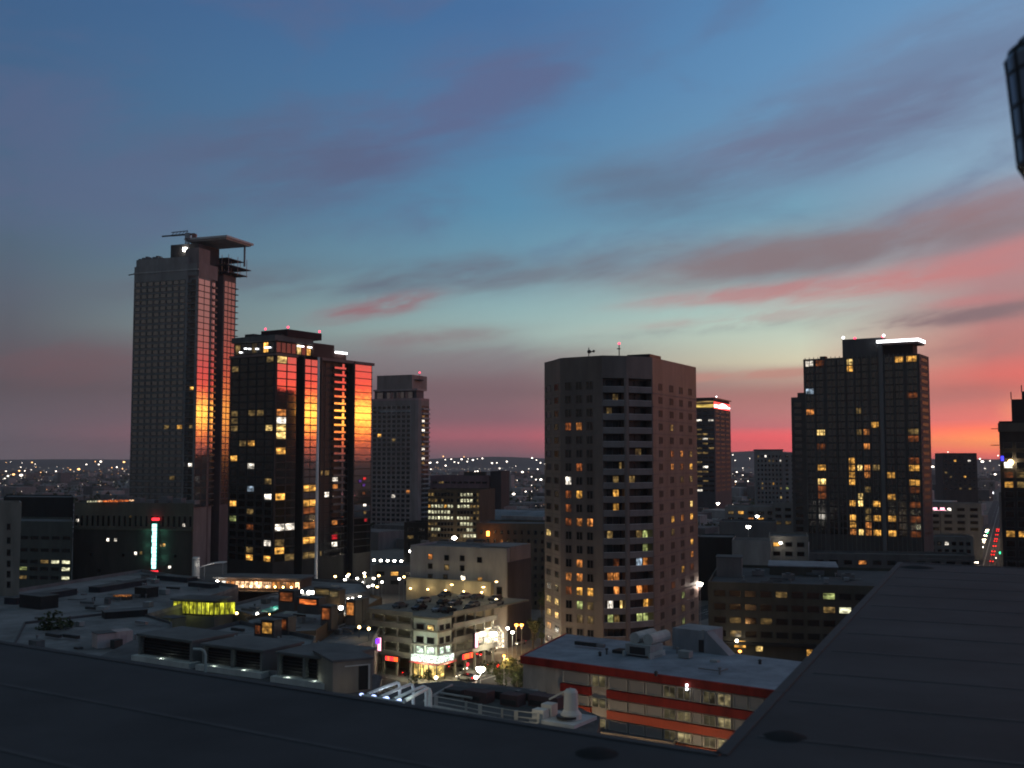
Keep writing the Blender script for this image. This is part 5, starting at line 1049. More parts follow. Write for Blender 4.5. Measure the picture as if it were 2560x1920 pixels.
# roof plant
def unit(name, label, px, py, z, w, d, h, mat=None, ang=None, cat='roof unit'):
    P_ = atz(px, py, z); D = ds if ang is None else azd(ang); E = Vector((-D.y, D.x, 0)); E = E if E.y > 0 else -E
    t = thing(name, label, cat, (P_.x, P_.y, z)); return t, P_, D, E
t, P_, D, E = unit('air_conditioner', 'pale rooftop air conditioner with two round ducts on the striped building', 1585, 1645, zs_, 0, 0, 0)
m = MB(); UM = wall('unit_grey', (.30, .31, .31))
part('casing', MB().obox(P_, D, E, -2.3, 2.6, 1.0, 5.4, zs_ + .3, zs_ + 2.1), [UM], t); part('louvre', MB().obox(P_, D, E, -1.4, 1.6, .94, .99, zs_ + .5, zs_ + 1.7), [BLACKM], t)
for a in (-2.5, 2.6): part('frame_rail', MB().obox(P_, D, E, a, a + .35, .3, 5.6, zs_, zs_ + .9), [wall('unit_pale', (.42, .42, .40))], t)
for a in (-1.2, 1.5): part('duct', MB().tube([(P_ + D * a + E * 2.2 + Vector((0, 0, 2.9))), (P_ + D * a + E * 8.5 + Vector((0, 0, 2.9)))], 1.0, 12), [wall('unit_pale', ())], t)
part('skid', MB().obox(P_, D, E, -5.6, -2.9, 2, 4.5, zs_, zs_ + .5), [BLACKM], t)
t, P_, D, E = unit('stair_house', 'pale roof access house with sloping side and dark door on the striped building', 1700, 1626, zs_, 0, 0, 0)
O = P_; part('wall', MB().obox(O, D, E, -1.6, 5.2, .2, 6.4, zs_, zs_ + 3.8), [wall('stair_wall', (.27, .28, .30))], t)
m = MB(); a0, a1, a2 = O + D * 5.2, O + D * 9.4, 0; vs = [a0 + E * .2, a1 + E * .2, a0 + E * .2 + Vector((0, 0, 3.6)), a0 + E * 2.6, a1 + E * 2.6, a0 + E * 2.6 + Vector((0, 0, 3.6))]
m.add(vs, [(0, 1, 2), (3, 5, 4), (0, 3, 4, 1), (1, 4, 5, 2), (0, 2, 5, 3)]); part('sloping_side', m, [wall('stair_wall', ())], t)
part('door', MB().obox(O, D, E, 3.6, 4.6, .14, .19, zs_ + .1, zs_ + 2.2), [BLACKM], t); part('post', MB().obox(O, D, E, 4.2, 4.7, .05, .6, zs_ + 2.4, zs_ + 4.0), [UM], t)
for i, (px, py) in enumerate(((1640, 1690), (1900, 1660), (1500, 1640))):
    Pv = atz(px, py, zs_); m = MB().lathe(Pv, [(.25, 0), (.25, .5), (.4, .55), (.1, .8)], 8); single('roof_vent', m, [BLACKM], ['small dark vent in the middle of the striped building roof', 'small dark vent on the right end of the striped building roof', 'small dark vent left of the air conditioner on the striped roof'][i], 'vent', Pv)

# ------------------------------------------------------------------ long dark office block (right, middle distance)
Yr = 262.; Br = at(1770, 1462, Yr + 12); zr = Br.z; Br.z = 0; dr_ = azd(104); er = azd(14)
tr = block('dark_office', 'long dark low office block behind the striped building', 'building', rect(Br, dr_, er, 0, 62, 0, 46), 0, zr, wall('r1_wall', (.075, .072, .058)), wall('r1_roof', (.075, .078, .082), .9, .35, .1, False), .8)
Fr = Face(Br, Br + dr_ * 62); lr = [(1890, 1504, 'dim'), (1964, 1495, 'dim'), (1966, 1545, 'dim'), (1890, 1525, 'dimorange'), (2062, 1483, 'office'), (2090, 1484, 'office'), (2066, 1503, 'green'), (2095, 1505, 'dim'), (2072, 1532, 'dim'), (2105, 1533, 'office'), (1840, 1538, 'dim'), (1922, 1545, 'dim'), (2098, 1556, 'green'), (1840, 1580, 'dim')]
grid(tr, Fr, split(1, 61, 16), floors(zr - 13.5, 3.3, 4), lr, frame=wall('r1f', (.06, .058, .05)), pane='glassdark', fw=.86, fh=.52, tol=14)
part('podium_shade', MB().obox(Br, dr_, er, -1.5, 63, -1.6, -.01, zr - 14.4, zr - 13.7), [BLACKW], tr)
for px, py, w, k in ((1850, 1612, 3.0, 'amber'), (1898, 1621, 1.8, 'warm'), (2024, 1634, 1.4, 'amber')):
    uu = Fr.upx(px, py); piece('shop_window', wmesh('window_frame', k, .05), tr, Fr, uu, zof(py, Fr.P(uu, 0).y, px) - .8, w, 1.9)
P_ = at(1842, 1602, Fr.P(8, 0).y - 3); t = thing('wall_lamp', 'round white lamp over the warm doorway of the dark office block', 'lamp', P_); part('lamp_head', MB().ball(P_, .34), [MATS['lampwhite']], t); part('bracket', MB().tube([P_, P_ + Vector((0, 2.8, .3))], .06, 5), [BLACKM], t); lamp_at(t, P_ - Vector((0, .8, .5)), (1, .8, .5), 160, .3)
P_ = at(1750, 1459, 262); t = street_lamp((P_.x, P_.y, 0), P_.z, 'white pink street lamp at the right foot of the brown tower', None, 'lampwhite', .7, 220, (1, .7, .6))
P_ = atz(1820, 1442, zr); t = thing('rooftop_room', 'grey cube room on the dark office roof, left end', 'building', (P_.x, P_.y, zr)); part('wall', MB().obox(P_, dr_, er, -3, 3.6, 0, 7, zr, zr + 5.0), [wall('room_grey', (.17, .165, .165))], t); part('roof', MB().obox(P_, dr_, er, -3.2, 3.8, -.2, 7.2, zr + 5.0, zr + 5.3), [TAR], t)
P_ = atz(1920, 1414, zr + 2.5); t = thing('rooftop_room', 'wide room with pale flat roof on the dark office roof', 'building', (P_.x, P_.y, zr)); part('wall', MB().obox(P_, dr_, er, .4, 18, .3, 15, zr, zr + 2.3), [wall('r1_wall', ())], t); part('roof', MB().obox(P_, dr_, er, 0, 18.4, 0, 15.3, zr + 2.3, zr + 2.6), [wall('pale_deck', (.26, .27, .30))], t)
for i in range(4): P_ = atz(1880 + i * 75, 1440 + (i % 2) * 10, zr); t = thing('air_conditioner', ['small dark roof unit below the pale roof room, first from left', 'small dark roof unit below the pale roof room, second from left', 'small dark roof unit on the dark office, third from left', 'small dark roof unit at the right of the dark office roof'][i], 'roof unit', P_); part('casing', MB().obox(P_, dr_, er, 0, 3.2, 0, 2.2, zr + .2, zr + 1.5), [GREYW], t); part('fan_cowl', MB().lathe(P_ + dr_ * 1.6 + er * 1.1 + Vector((0, 0, 1.5)), [(.8, 0), (.8, .25), (.6, .3)], 10), [BLACKM], t)
#PART5
# ------------------------------------------------------------------ open air mall and rooftops, lower left
zM = 14.0
tm = block('mall_roof', 'broad dark flat mall roof spreading across the lower left', 'building', pxpoly([(-300, 1535), (354, 1430), (596, 1470), (560, 1486), (330, 1556), (240, 1690), (-300, 1700)], zM), 0, zM, wall('mall_wall', (.10, .10, .105)), wall('mall_roof', (.19, .195, .20), .9, .55, .09, False), .9, GREYW)
def rbox(name, label, px, py, z0, w, d, h, mat, az=123, cat='roof unit', top=None):
    P_ = atz(px, py, z0); D, E = azd(az), azd(az - 90)
    t = thing(name, label, cat, (P_.x, P_.y, z0)); part('casing', MB().obox(P_, D, E, 0, w, 0, d, z0, z0 + h), [mat], t)
    part('cap', MB().obox(P_, D, E, -.12, w + .12, -.12, d + .12, z0 + h, z0 + h + .14), [top or TAR], t)
    return t, P_, D, E
rbox('roof_unit', 'long low dark roof unit near the left edge of the mall roof', 40, 1512, zM, 22, 4, 1.6, wall('mdark', (.03, .035, .045)), 20)
rbox('roof_unit', 'long low dark roof unit at the top of the mall roof left of the sign', 250, 1482, zM, 20, 4, 1.5, wall('mdark', ()), 20)
rbox('roof_unit', 'wide dark roof unit at the far corner of the mall roof', 392, 1450, zM, 14, 4, 1.4, wall('mdark', ()), 123)
rbox('roof_unit', 'dark roof unit right of the far corner of the mall roof', 470, 1466, zM, 10, 3, 1.2, wall('mdark', ()), 123)
rbox('roof_unit', 'black roof unit right of the two orange skylights', 336, 1492, zM, 5, 4, 2.6, BLACKW, 123)
rbox('roof_unit', 'small grey unit at the crest of the mall roof', 352, 1447, zM, 4, 2.5, 1.2, GREYW, 123)
rbox('roof_unit', 'dark lump unit on the left of the mall roof', 48, 1518, zM, 9, 5, 3.2, BLACKW, 123)
for i, px in enumerate((288, 309)):
    P_ = atz(px, 1500, zM); t = thing('skylight', ['left', 'right'][i] + ' one of two orange glowing skylights on the mall roof', 'skylight', P_, 'orange skylights'); part('kerb', MB().obox(P_, A1, A2, -1.1, 1.1, 0, 2, zM, zM + .9), [BROWN], t); part('pane', MB().obox(P_, A1, A2, -.95, .95, .1, 1.9, zM + .9, zM + 1.25), [MATS['orange']], t)
    part('frame', MB().obox(P_, A1, A2, -.06, .06, .08, 1.92, zM + 1.26, zM + 1.32), [BLACKM], t)
# grey nearer roof, hvac box, bush
zN = 17.
t2b = block('lower_roof', 'dark grey nearer flat roof below the mall roof, left', 'building', pxpoly([(60, 1560), (330, 1530), (430, 1560), (430, 1640), (250, 1690), (20, 1640)], zN), 0, zN, wall('low_wall', (.09, .09, .095)), wall('low_roof', (.17, .172, .175), .9, .5, .15, False), .5)
t, P_, D, E = rbox('air_handler', 'pale pinkish box air handler on the lower left roof', 243, 1622, zN, 3.3, 3.2, 2.6, wall('ahu', (.44, .37, .36)), 52); part('casing', MB().obox(P_, D, E, 3.36, 6.5, .05, 3.2, zN, zN + 2.75), [wall('ahu', ())], t); part('access_panel', MB().obox(P_, D, E, 4.2, 5.4, -.02, .04, zN + .4, zN + 2.0), [wall('ahu2', (.36, .30, .30))], t)
tree('rooftop_bush', 'black round bush at the left of the pale air handler', atz(122, 1625, 12.5), 7.5, 4.0, 620, seed=8)
rbox('roof_unit', 'low black unit behind the pale air handler', 262, 1548, zN, 9, 4, 1.4, BLACKW, 60)
rbox('roof_unit', 'small grey unit right of the pale air handler', 346, 1606, zN, 1.6, 1.6, 1.2, UM, 60)
# lit glass pavilion
zv = 12.; P0 = atz(433, 1536, zv); t = thing('glass_pavilion', 'yellow green glowing glass pavilion in the middle of the mall', 'pavilion', (P0.x, P0.y, zv)); D, E = azd(108), azd(18)
part('core', MB().obox(P0, D, E, .5, 11.4, .5, 7, zv + .3, zv + 3.2), [wall('pav_core', (.3, .32, .1))], t); part('roof', MB().obox(P0, D, E, -.6, 12.6, -.6, 8, zv + 3.7, zv + 4.1), [TAR], t); part('floor', MB().obox(P0, D, E, -.4, 12.4, -.4, 8, 0, zv), [wall('mall_wall', ())], t)
fv = Face(P0, P0 + D * 12)
for i in range(10): piece('window', wmesh('window_frame', 'yellowlit', .06), t, fv, .6 + i * 1.2, zv + .25, 1.14, 3.3)
D2 = azd(70); fv2 = Face(P0 + D * 12.05, P0 + D * 12.05 + D2 * 6)
for i in range(4): piece('window', wmesh('window_frame', 'yellowlit', .06), t, fv2, .7 + i * 1.3, zv + .25, 1.2, 3.3)
lamp_at(t, P0 + D * 6 - E * 3 + Vector((0, 0, 1.)), (.9, .95, .2), 130, .8)
P_ = atz(402, 1580, 11); t, P_, D, E = rbox('stair_lobby', 'small yellow lit stair lobby left below the glowing pavilion', 400, 1580, 11, 4.2, 4, 3.4, wall('lobby', (.2, .19, .12)), 123, 'building'); fl_ = Face(P_, P_ + D * 4.2); piece('window', wmesh('window_frame', 'yellowlit', .06), t, fl_, 1.0, 11.3, 1.7, 2.8); piece('window', wmesh('window_frame', 'green', .06), t, fl_, 2.9, 11.3, 1.9, 2.8); lamp_at(t, P_ - E * 1.2 + D * 2 + Vector((0, 0, 1.)), (.95, .9, .3), 70, .4)
# restaurant level with warm strip (far)
zR_ = 11.5; P0 = atz(528, 1476, zR_); D, E = azd(100), azd(10)
t = thing('terrace_restaurant', 'long orange lit terrace restaurant at the back of the mall', 'building', (P0.x, P0.y, 0)); part('wall', MB().obox(P0, D, E, 0, 27, 4, 14, 0, zR_ + 3.2), [wall('rest_wall', (.12, .08, .055))], t); part('roof', MB().obox(P0, D, E, -1, 28, 3, 15, zR_ + 3.2, zR_ + 3.7), [TAR], t); part('deck', MB().obox(P0, D, E, -1, 28, 0, 3.99, zR_ - .4, zR_), [BROWN], t)
fR = Face(P0 + E * 3.9, P0 + E * 3.9 + D * 27)
for i, k in enumerate('d.oosswwwwwwoodoos'): piece('window', wmesh('window_frame', {'d': 'dimorange', '.': 'glassdark', 'o': 'orange', 's': 'stripwarm', 'w': 'stripwarm'}[k], .05), t, fR, .8 + i * 1.5, zR_ + .3, 1.42, 2.3)
for i in range(7): P_ = P0 + D * (10 + i * 2.6) + E * .6 + Vector((0, 0, 1.4 - .0)); part('table_lamp', MB().ball(P_, .3), [MATS['lampwarm']], t)
P_ = P0 + D * 1.2 + E * 1.5 + Vector((0, 0, 2.2)); part('flood_lamp', MB().ball(P_, .62, sz=1.2), [MATS['lampwhite']], t); part('post', MB().tube([(P_.x, P_.y, zR_), P_], .08, 5), [BLACKM], t)
part('handrail', MB().obox(P0, D, E, -1, 28, -.05, .05, zR_ + .9, zR_ + 1.0), [BLACKM], t)
for f in (.2, .5, .8): lamp_at(t, P0 + D * 27 * f + E * 1.6 + Vector((0, 0, 2.2)), (1, .5, .25), 260, .5)
# white cylinder and curved pale canopy by the neon building
P_ = at(490, 1416, 372); t = thing('white_drum', 'white cylinder standing at the right foot of the neon sign building', 'tank', (P_.x, P_.y, 0)); part('drum', MB().lathe((P_.x, P_.y, 0), [(1.3, 0), (1.3, P_.z + 2.8), (1.1, P_.z + 3.2)], 14), [WHITE], t); part('rim', MB().lathe((P_.x, P_.y, P_.z + 2.2), [(1.36, 0), (1.36, .2)], 14), [STEEL], t); lamp_at(t, P_ + Vector((2.2, -2.4, 1.)), (1, .9, .8), 60, .3)
A_, B_ = at(500, 1420, 365), at(562, 1408, 372); t = thing('curved_canopy', 'thin pale curved canopy beside the white cylinder', 'canopy', (A_.x, A_.y, 0)); n = 8
m = MB(); L_ = [A_.lerp(B_, i / n) + Vector((0, 0, .5 * sin(pi * i / n))) for i in range(n + 1)]; vs = [q + Vector((0, y, z)) for q in L_ for y, z in ((0, 0), (3, .1), (3, .4), (0, .3))]
m.add(vs, [(4 * i + j, 4 * i + (j + 1) % 4, 4 * i + 4 + (j + 1) % 4, 4 * i + 4 + j) for i in range(n) for j in range(4)] + [(3, 2, 1, 0), (4 * n, 4 * n + 1, 4 * n + 2, 4 * n + 3)]); part('roof', m, [WHITE], t)
for q in (L_[1], L_[7]): part('column', MB().tube([(q.x, q.y + 1.5, 0), (q.x, q.y + 1.5, q.z)], .15, 6), [STEEL], t)
lamp_at(t, L_[4] - Vector((0, 1, 1.6)), (1, .95, .9), 160, .4)
# mall blocks to the right of the pavilion, three stepped levels of walkways
def level(name, label, pts, z, wmat, front=None, rmat=None): return block(name, label, 'building', pxpoly(pts, z), 0, z, wmat, rmat or wall('mall_roof', ()), .8)
lv1 = level('mall_block', 'dark mall block with white door lights, back right of the mall', [(735, 1478), (780, 1452), (905, 1460), (925, 1484), (760, 1510)], 12., wall('mall_wall', ()))
lv2 = level('mall_block', 'long dark mall block running behind the teal canopy', [(555, 1522), (720, 1480), (768, 1500), (640, 1548)], 11.5, wall('mall_wall', ()))
lv3 = level('mall_block', 'brown walled mall block with one warm window, middle of the mall', [(612, 1552), (770, 1512), (860, 1536), (790, 1585), (640, 1592)], 12.5, wall('mall_brown', (.12, .085, .055)))
lv4 = level('mall_block', 'stepped mall block with orange lit doorway, right of the mall', [(785, 1516), (880, 1478), (955, 1500), (868, 1552)], 11.0, wall('mall_brown', ()))
lv5 = level('mall_block', 'grey mall block with pale edged roof near the purple sign', [(780, 1592), (945, 1540), (955, 1560), (930, 1610), (815, 1640)], 10., GREYW)
lv6 = level('mall_block', 'dark grey mall block behind the louvred roof boxes', [(440, 1600), (600, 1560), (790, 1600), (770, 1640), (460, 1640)], 14., wall('mall_wall', ()))
def wdw(t, px, py, Y_, w, h, k, az=118):
    P_ = at(px, py, Y_); D = azd(az); f = Face(Vector((P_.x, P_.y, 0)) - D * 3, Vector((P_.x, P_.y, 0)) + D * 3); E = -f.n
    part('kiosk_wall', MB().obox(P_, D, E, -w / 2 - .25, w / 2 + .25, .02, 2.6, max(P_.z - h / 2 - 2.2, 0), P_.z + h / 2 + .3), [wall('kiosk', (.10, .09, .085))], t); part('kiosk_roof', MB().obox(P_, D, E, -w / 2 - .4, w / 2 + .4, -.3, 2.8, P_.z + h / 2 + .31, P_.z + h / 2 + .45), [TAR], t)
    piece('window', wmesh('window_frame', k, .07), t, f, 3, P_.z - h / 2, w, h)
def bulb(name, label, px, py, z, r, mat, watts=0, col=(1, .8, .5), zb=None, group=None):
    P_ = atz(px, py, z); t = thing(name, label, 'lamp', P_, group); part('lamp_head', MB().ball(P_, r, 9), [MATS[mat]], t); part('pole', MB().tube([(P_.x, P_.y, (zb if zb is not None else z - 3)), P_], .06, 5), [BLACKM], t)
    if watts: lamp_at(t, P_ - Vector((0, .3, r + .3)), col, watts, .3)
    return t
for i, (px, py) in enumerate(((742, 1479), (753, 1479), (772, 1481), (783, 1481))): bulb('round_lamp', ['first', 'second', 'third', 'fourth'][i] + ' of four white lamps in a row at the mall back', px, py, 12.6, .52, 'lampwhite', 30, (1, .9, .7), 9)
bulb('round_lamp', 'bright white lamp over the orange doorway of the mall', 852, 1519, 12.5, .62, 'lampwhite', 120, (1, .8, .5), 9); t = bulb('doorway_lamp', 'orange white doorway light right of the mall', 843, 1534, 11.6, 1.0, 'lampwarm', 420, (1, .45, .15), 9)
for i, (px, py) in enumerate(((871, 1500), (881, 1498), (900, 1494), (908, 1507))): bulb('round_lamp', ['first', 'second', 'third', 'last'][i] + ' of four white lamps stepping right along the mall walkway', px, py, 11.8, .5, 'lampwhite', 40, (1, .75, .45), 8)
for i, (px, py) in enumerate(((643, 1535), (700, 1515), (706, 1513), (592, 1533), (672, 1536), (916, 1546), (898, 1568), (922, 1572))): bulb('small_lamp', ['small white lamp left of the teal canopy', 'white lamp on top of the teal canopy', 'second white lamp on top of the teal canopy', 'faint lamp on the walkway left of the teal canopy', 'small lamp just under the teal canopy', 'small white lamp near the garage roof edge', 'small lamp on the pale edged mall roof', 'small lamp beside the garage left wall'][i], px, py, 12.6, .34, 'lampwhite' if i < 3 else 'lampwarm', 10, (1, .8, .5), 10)
# teal canopy
zt_ = 13.2; q = pxpoly([(654, 1528), (706, 1513), (722, 1516), (676, 1533)], zt_); t = thing('teal_canopy', 'slanting teal green canopy in the middle of the mall', 'canopy', (q[0].x, q[0].y, 11)); part('roof', MB().prism(q, zt_, zt_ + .3), [plain('teal', (.05, .42, .32), .5)], t)
for p in q: part('column', MB().tube([(p.x, p.y, 11), (p.x, p.y, zt_)], .1, 5), [BLACKM], t)
lamp_at(t, (q[0] + q[2]) / 2 + Vector((0, 0, zt_ + 1.4)), (.6, 1, .85), 140, .4)
# warm windows of the mall
wdw(lv3, 668, 1570, 231, 3.0, 2.6, 'amber'); wdw(lv3, 645, 1574, 232, 1.6, 2.0, 'dimorange'); wdw(lv3, 700, 1560, 236, 4, 2.4, 'dimorange'); wdw(lv2, 716, 1492, 268, 4.5, 2.4, 'dimorange'); wdw(lv2, 770, 1505, 264, 6, 1.3, 'ember'); wdw(lv1, 812, 1480, 290, 7, 1.5, 'dim'); wdw(lv1, 835, 1486, 288, 3, 1.6, 'dim')
wdw(lv4, 815, 1535, 258, 2.6, 3., 'dimorange'); wdw(lv4, 876, 1522, 262, 2.4, 3.4, 'orange'); wdw(lv4, 898, 1515, 266, 1.6, 3., 'dimorange')
for a, b_, lab in (((785, 1592), (905, 1541), 'upper'), ((700, 1592), (728, 1585), 'left'), ((742, 1620), (762, 1612), 'lower')):
    p0, p1 = atz(*a, 11.2), atz(*b_, 11.2); single('roof_edge_strip', MB().tube([p0, p1], .16, 5), [MATS['dim'] if lab != 'upper' else wall('hall_edge', ())], '%s pale strip along a mall roof edge' % lab, 'strip', p0)
lamp_at(lv4, atz(850, 1545, 10.2), (1, .45, .18), 320, .5); lamp_at(lv3, atz(690, 1590, 10.), (1, .6, .25), 60, .5)
t = sign('purple_sign', 'glowing purple horizontal sign on the grey mall block', atz(880, 1604, 9.), azd(70), azd(-20), 0, 6.6, -.5, -.1, 8.2, 9.5, 'neonviolet', [(.02, .2, .3, .7), (.3, .98, .05, .95)])
# ------------------------------------------------------------------ grey roof boxes with louvred openings
zL = 19.; LG = wall('louvre_grey', (.15, .155, .15))
def louvre_box(label, pxl, pyl, pxr, pyr, h, depth, nop):
    a = atz(pxl, pyl, zL); b_ = atz(pxr, pyr, zL); D = (b_ - a).normalized(); L = (b_ - a).length; E = Vector((-D.y, D.x, 0)); E = E if E.y > 0 else -E
    t = thing('louvred_plant_room', label, 'plant room', (a.x, a.y, zL), 'louvred plant rooms on the near roof')
    part('wall', MB().obox(a, D, E, 0, L, 1.2, depth, zL, zL + h), [LG], t); part('roof', MB().obox(a, D, E, -.3, L + .3, -.2, depth + .3, zL + h, zL + h + .35), [wall('louvre_roof', (.12, .125, .125))], t)
    part('ledge', MB().obox(a, D, E, -.3, L + .8, -1.1, 1.19, zL - .3, zL + .55), [wall('ledge_pale', (.52, .53, .49))], t)
    w = L / nop
    for i in range(nop + 1): x = min(max(0, i * w - .22), L - .44); part('pier', MB().obox(a, D, E, x, x + .44, 0, 1.19, zL + .56, zL + h), [LG], t)
    for i in range(nop):
        part('dark_opening', MB().obox(a, D, E, i * w + .25, (i + 1) * w - .25, .9, 1.18, zL + .58, zL + h - .5), [BLACKW], t)
        for k in range(5): part('louvre', MB().obox(a, D, E, i * w + .26, (i + 1) * w - .26, .55, .85, zL + .75 + k * (h - 1.3) / 5, zL + .83 + k * (h - 1.3) / 5), [BLACKM], t)
        P_ = a + D * (i + .5) * w - E * .2; P_.z = zL + .75
        lamp_at(t, a + D * ((i + .5) * w) - E * .55 + Vector((0, 0, .75)), (.85, 1, .88), 16, .08)
    return t
louvre_box('grey louvred roof box with two dark openings, middle of the three', 505, 1668, 655, 1688, 3.4, 9, 2)
louvre_box('grey louvred roof box with two dark openings, right of the three', 692, 1697, 828, 1716, 3.7, 10, 2)
louvre_box('grey louvred roof box with one wide dark opening, left of the three', 345, 1644, 478, 1664, 3.6, 9, 1)
dk = block('plant_deck', 'dark roof deck carrying the louvred roof boxes', 'building', pxpoly([(230, 1650), (330, 1600), (800, 1640), (955, 1690), (930, 1780), (700, 1790), (200, 1740)], zL - .32), 0, zL - .32, wall('low_wall', ()), TAR, 0)
# right end beige room with dark doorway
a = atz(832, 1732, zL); b_ = atz(930, 1722, zL); D = (b_ - a).normalized(); E = Vector((-D.y, D.x, 0)); L = (b_ - a).length; t = thing('roof_room', 'beige roof room with a tall dark doorway right of the louvred boxes', 'building', (a.x, a.y, zL - .3))
part('wall', MB().obox(a, D, E, 0, L, .1, 9, zL - .3, zL + 4.2), [wall('room_beige', (.22, .20, .17))], t); part('roof', MB().obox(a, D, E, -.2, L + .2, -.1, 9.2, zL + 4.2, zL + 4.5), [TAR], t); part('doorway', MB().obox(a, D, E, L * .66, L * .9, .02, .09, zL, zL + 3.4), [BLACKW], t); part('door_frame', MB().obox(a, D, E, L * .9 + .01, L * .95, 0, .09, zL, zL + 3.5), [wall('ledge_pale', ())], t); part('door_frame', MB().obox(a, D, E, L * .3, L * .95, -.01, .09, zL + 3.41, zL + 3.56), [wall('ledge_pale', ())], t)
lamp_at(t, a + D * L * .3 - E * 2.5 + Vector((0, 0, 1)), (1, .85, .55), 22, .3)
# gooseneck pipe
a, b_, c_ = atz(474, 1584, zL + 4.3), atz(503, 1586, zL + 4.1), atz(513, 1690, zL)
m = MB().tube([Vector((c_.x, c_.y, zL - .3)), Vector((c_.x, c_.y, zL + 3.2)), Vector((c_.x - .25, c_.y, zL + 3.75)), Vector((c_.x - .7, c_.y, zL + 4.0)), Vector((c_.x - 1.9, c_.y, zL + 4.05))], .2, 8)
single('gooseneck_pipe', m, [wall('pipe', (.33, .37, .35))], 'grey green gooseneck pipe bending left over the louvred boxes', 'pipe', (c_.x, c_.y, zL - .3))

# ------------------------------------------------------------------ lit pergola and near deck, bottom middle
zD = 26.; tdk = block('near_deck', 'dark roof deck with railing below the street, bottom middle', 'building', pxpoly([(870, 1760), (1010, 1712), (1130, 1700), (1340, 1722), (1500, 1790), (1480, 1900), (1200, 1880), (880, 1820)], zD), 0, zD, wall('deck_wall', (.07, .07, .07)), wall('deck_floor', (.09, .09, .09), .9, .4, .4, False), 0)
pg = thing('pergola', 'white lit pergola of slanting hoops with blue lights below the street', 'pergola', atz(1000, 1775, zD))
WB = plain('hoop_white', (.72, .78, .76), .4)
def hoop(x0, y0, x1, y1, x2, y2, r=.17):
    p = atz(x1, y1, zD + 2.6); q = atz(x0, y0, zD + 2.45); foot = Vector((p.x + .12, p.y, zD)); mid = p + Vector((.05, 0, -.15))
    return MB().tube([q, q.lerp(p, .55) + Vector((0, 0, .05)), p, p + Vector((.2, 0, -.08)), p + Vector((.3, .02, -.35)), Vector((p.x + .32, p.y, zD))], r, 8)
for xy in ((920, 1735, 992, 1707, 0, 0), (952, 1742, 1026, 1711, 0, 0), (985, 1748, 1058, 1716, 0, 0)): part('hoop', hoop(*xy), [WB], pg)
part('hoop', hoop(1012, 1752, 1068, 1722, 0, 0, .2), [WB], pg)
p0, p1 = atz(905, 1738, zD + 2.3), atz(1010, 1757, zD + 2.3); part('beam', MB().tube([p0, p1], .12, 6), [WB], pg)
for i, (px, py) in enumerate(((904, 1736), (934, 1741), (965, 1746), (994, 1751))):
    P_ = atz(px, py, zD + 1.4); part('blue_lamp', MB().ball(P_, .24 + .06 * i, 8, sz=.6), [lit('bluelamp', (170, 190, 255), 2.6, False)], pg); lamp_at(pg, P_ + Vector((.2, -.1, .5)), (.75, .88, 1.), 16 + 8 * i, .15)
lamp_at(pg, atz(1050, 1727, zD + 3.4) , (.8, 1, .92), 60, .15)
# railing
pts = [(1090, 1768), (1165, 1782), (1200, 1790), (1255, 1800), (1290, 1806), (1345, 1812)]
rl = thing('railing', 'low metal railing along the near deck left of the white tank', 'railing', atz(1200, 1790, zD))
for i, (px, py) in enumerate(pts):
    P_ = atz(px, py, zD); w = .12 if i % 2 else .2; part('post', MB().box(P_.x - w, P_.x + w, P_.y - w, P_.y + w, zD, zD + 1.15), [wall('rail_paint', (.33, .33, .31))], rl)
for h in (.55, 1.1):
    part('rail', MB().tube([atz(px, py, zD) + Vector((0, 0, h)) for px, py in pts], .06, 6), [wall('rail_paint', ())], rl)
part('kerb', MB().tube([atz(px, py, zD) + Vector((0, -.5, .1)) for px, py in [(1070, 1766)] + pts], .22, 4), [wall('rail_paint', ())], rl)
for i in range(6):
    px, py = [(1110, 1740), (1160, 1752), (1205, 1742), (1250, 1762), (1290, 1748), (1320, 1764)][i]; lab = ['dark deck box left end', 'dark deck box second from left', 'dark deck box at the back, centre', 'dark deck box at the front, centre', 'dark deck box at the back, right', 'dark deck box right end beside the white tank'][i]
    P_ = atz(px, py, zD); t = thing('deck_unit', lab, 'roof unit', P_); part('casing', MB().obox(P_, A1, A2, 0, 2.2 + (i % 3) * .7, 0, 1.6, zD, zD + .8 + (i % 2) * .35), [wall('du%d' % (i % 2), (.055 + .03 * (i % 2), .056, .056))], t); part('grille', MB().obox(P_, A1, A2, .2, 2.0, -.05, -.01, zD + .15, zD + .65), [BLACKM], t)
for i, (a_, b_) in enumerate((((1060, 1752), (1130, 1712)), ((1100, 1732), (1180, 1745)), ((1240, 1730), (1345, 1726)))):
    p0, p1 = atz(*a_, zD + .5), atz(*b_, zD + .5); single('roof_pipe', MB().tube([p0, p1], .13, 6), [wall('rail_paint', ())], ['pale pipe slanting up right of the pergola', 'pale pipe along the middle of the near deck', 'pale pipe at the back of the near deck, right'][i], 'pipe', p0)
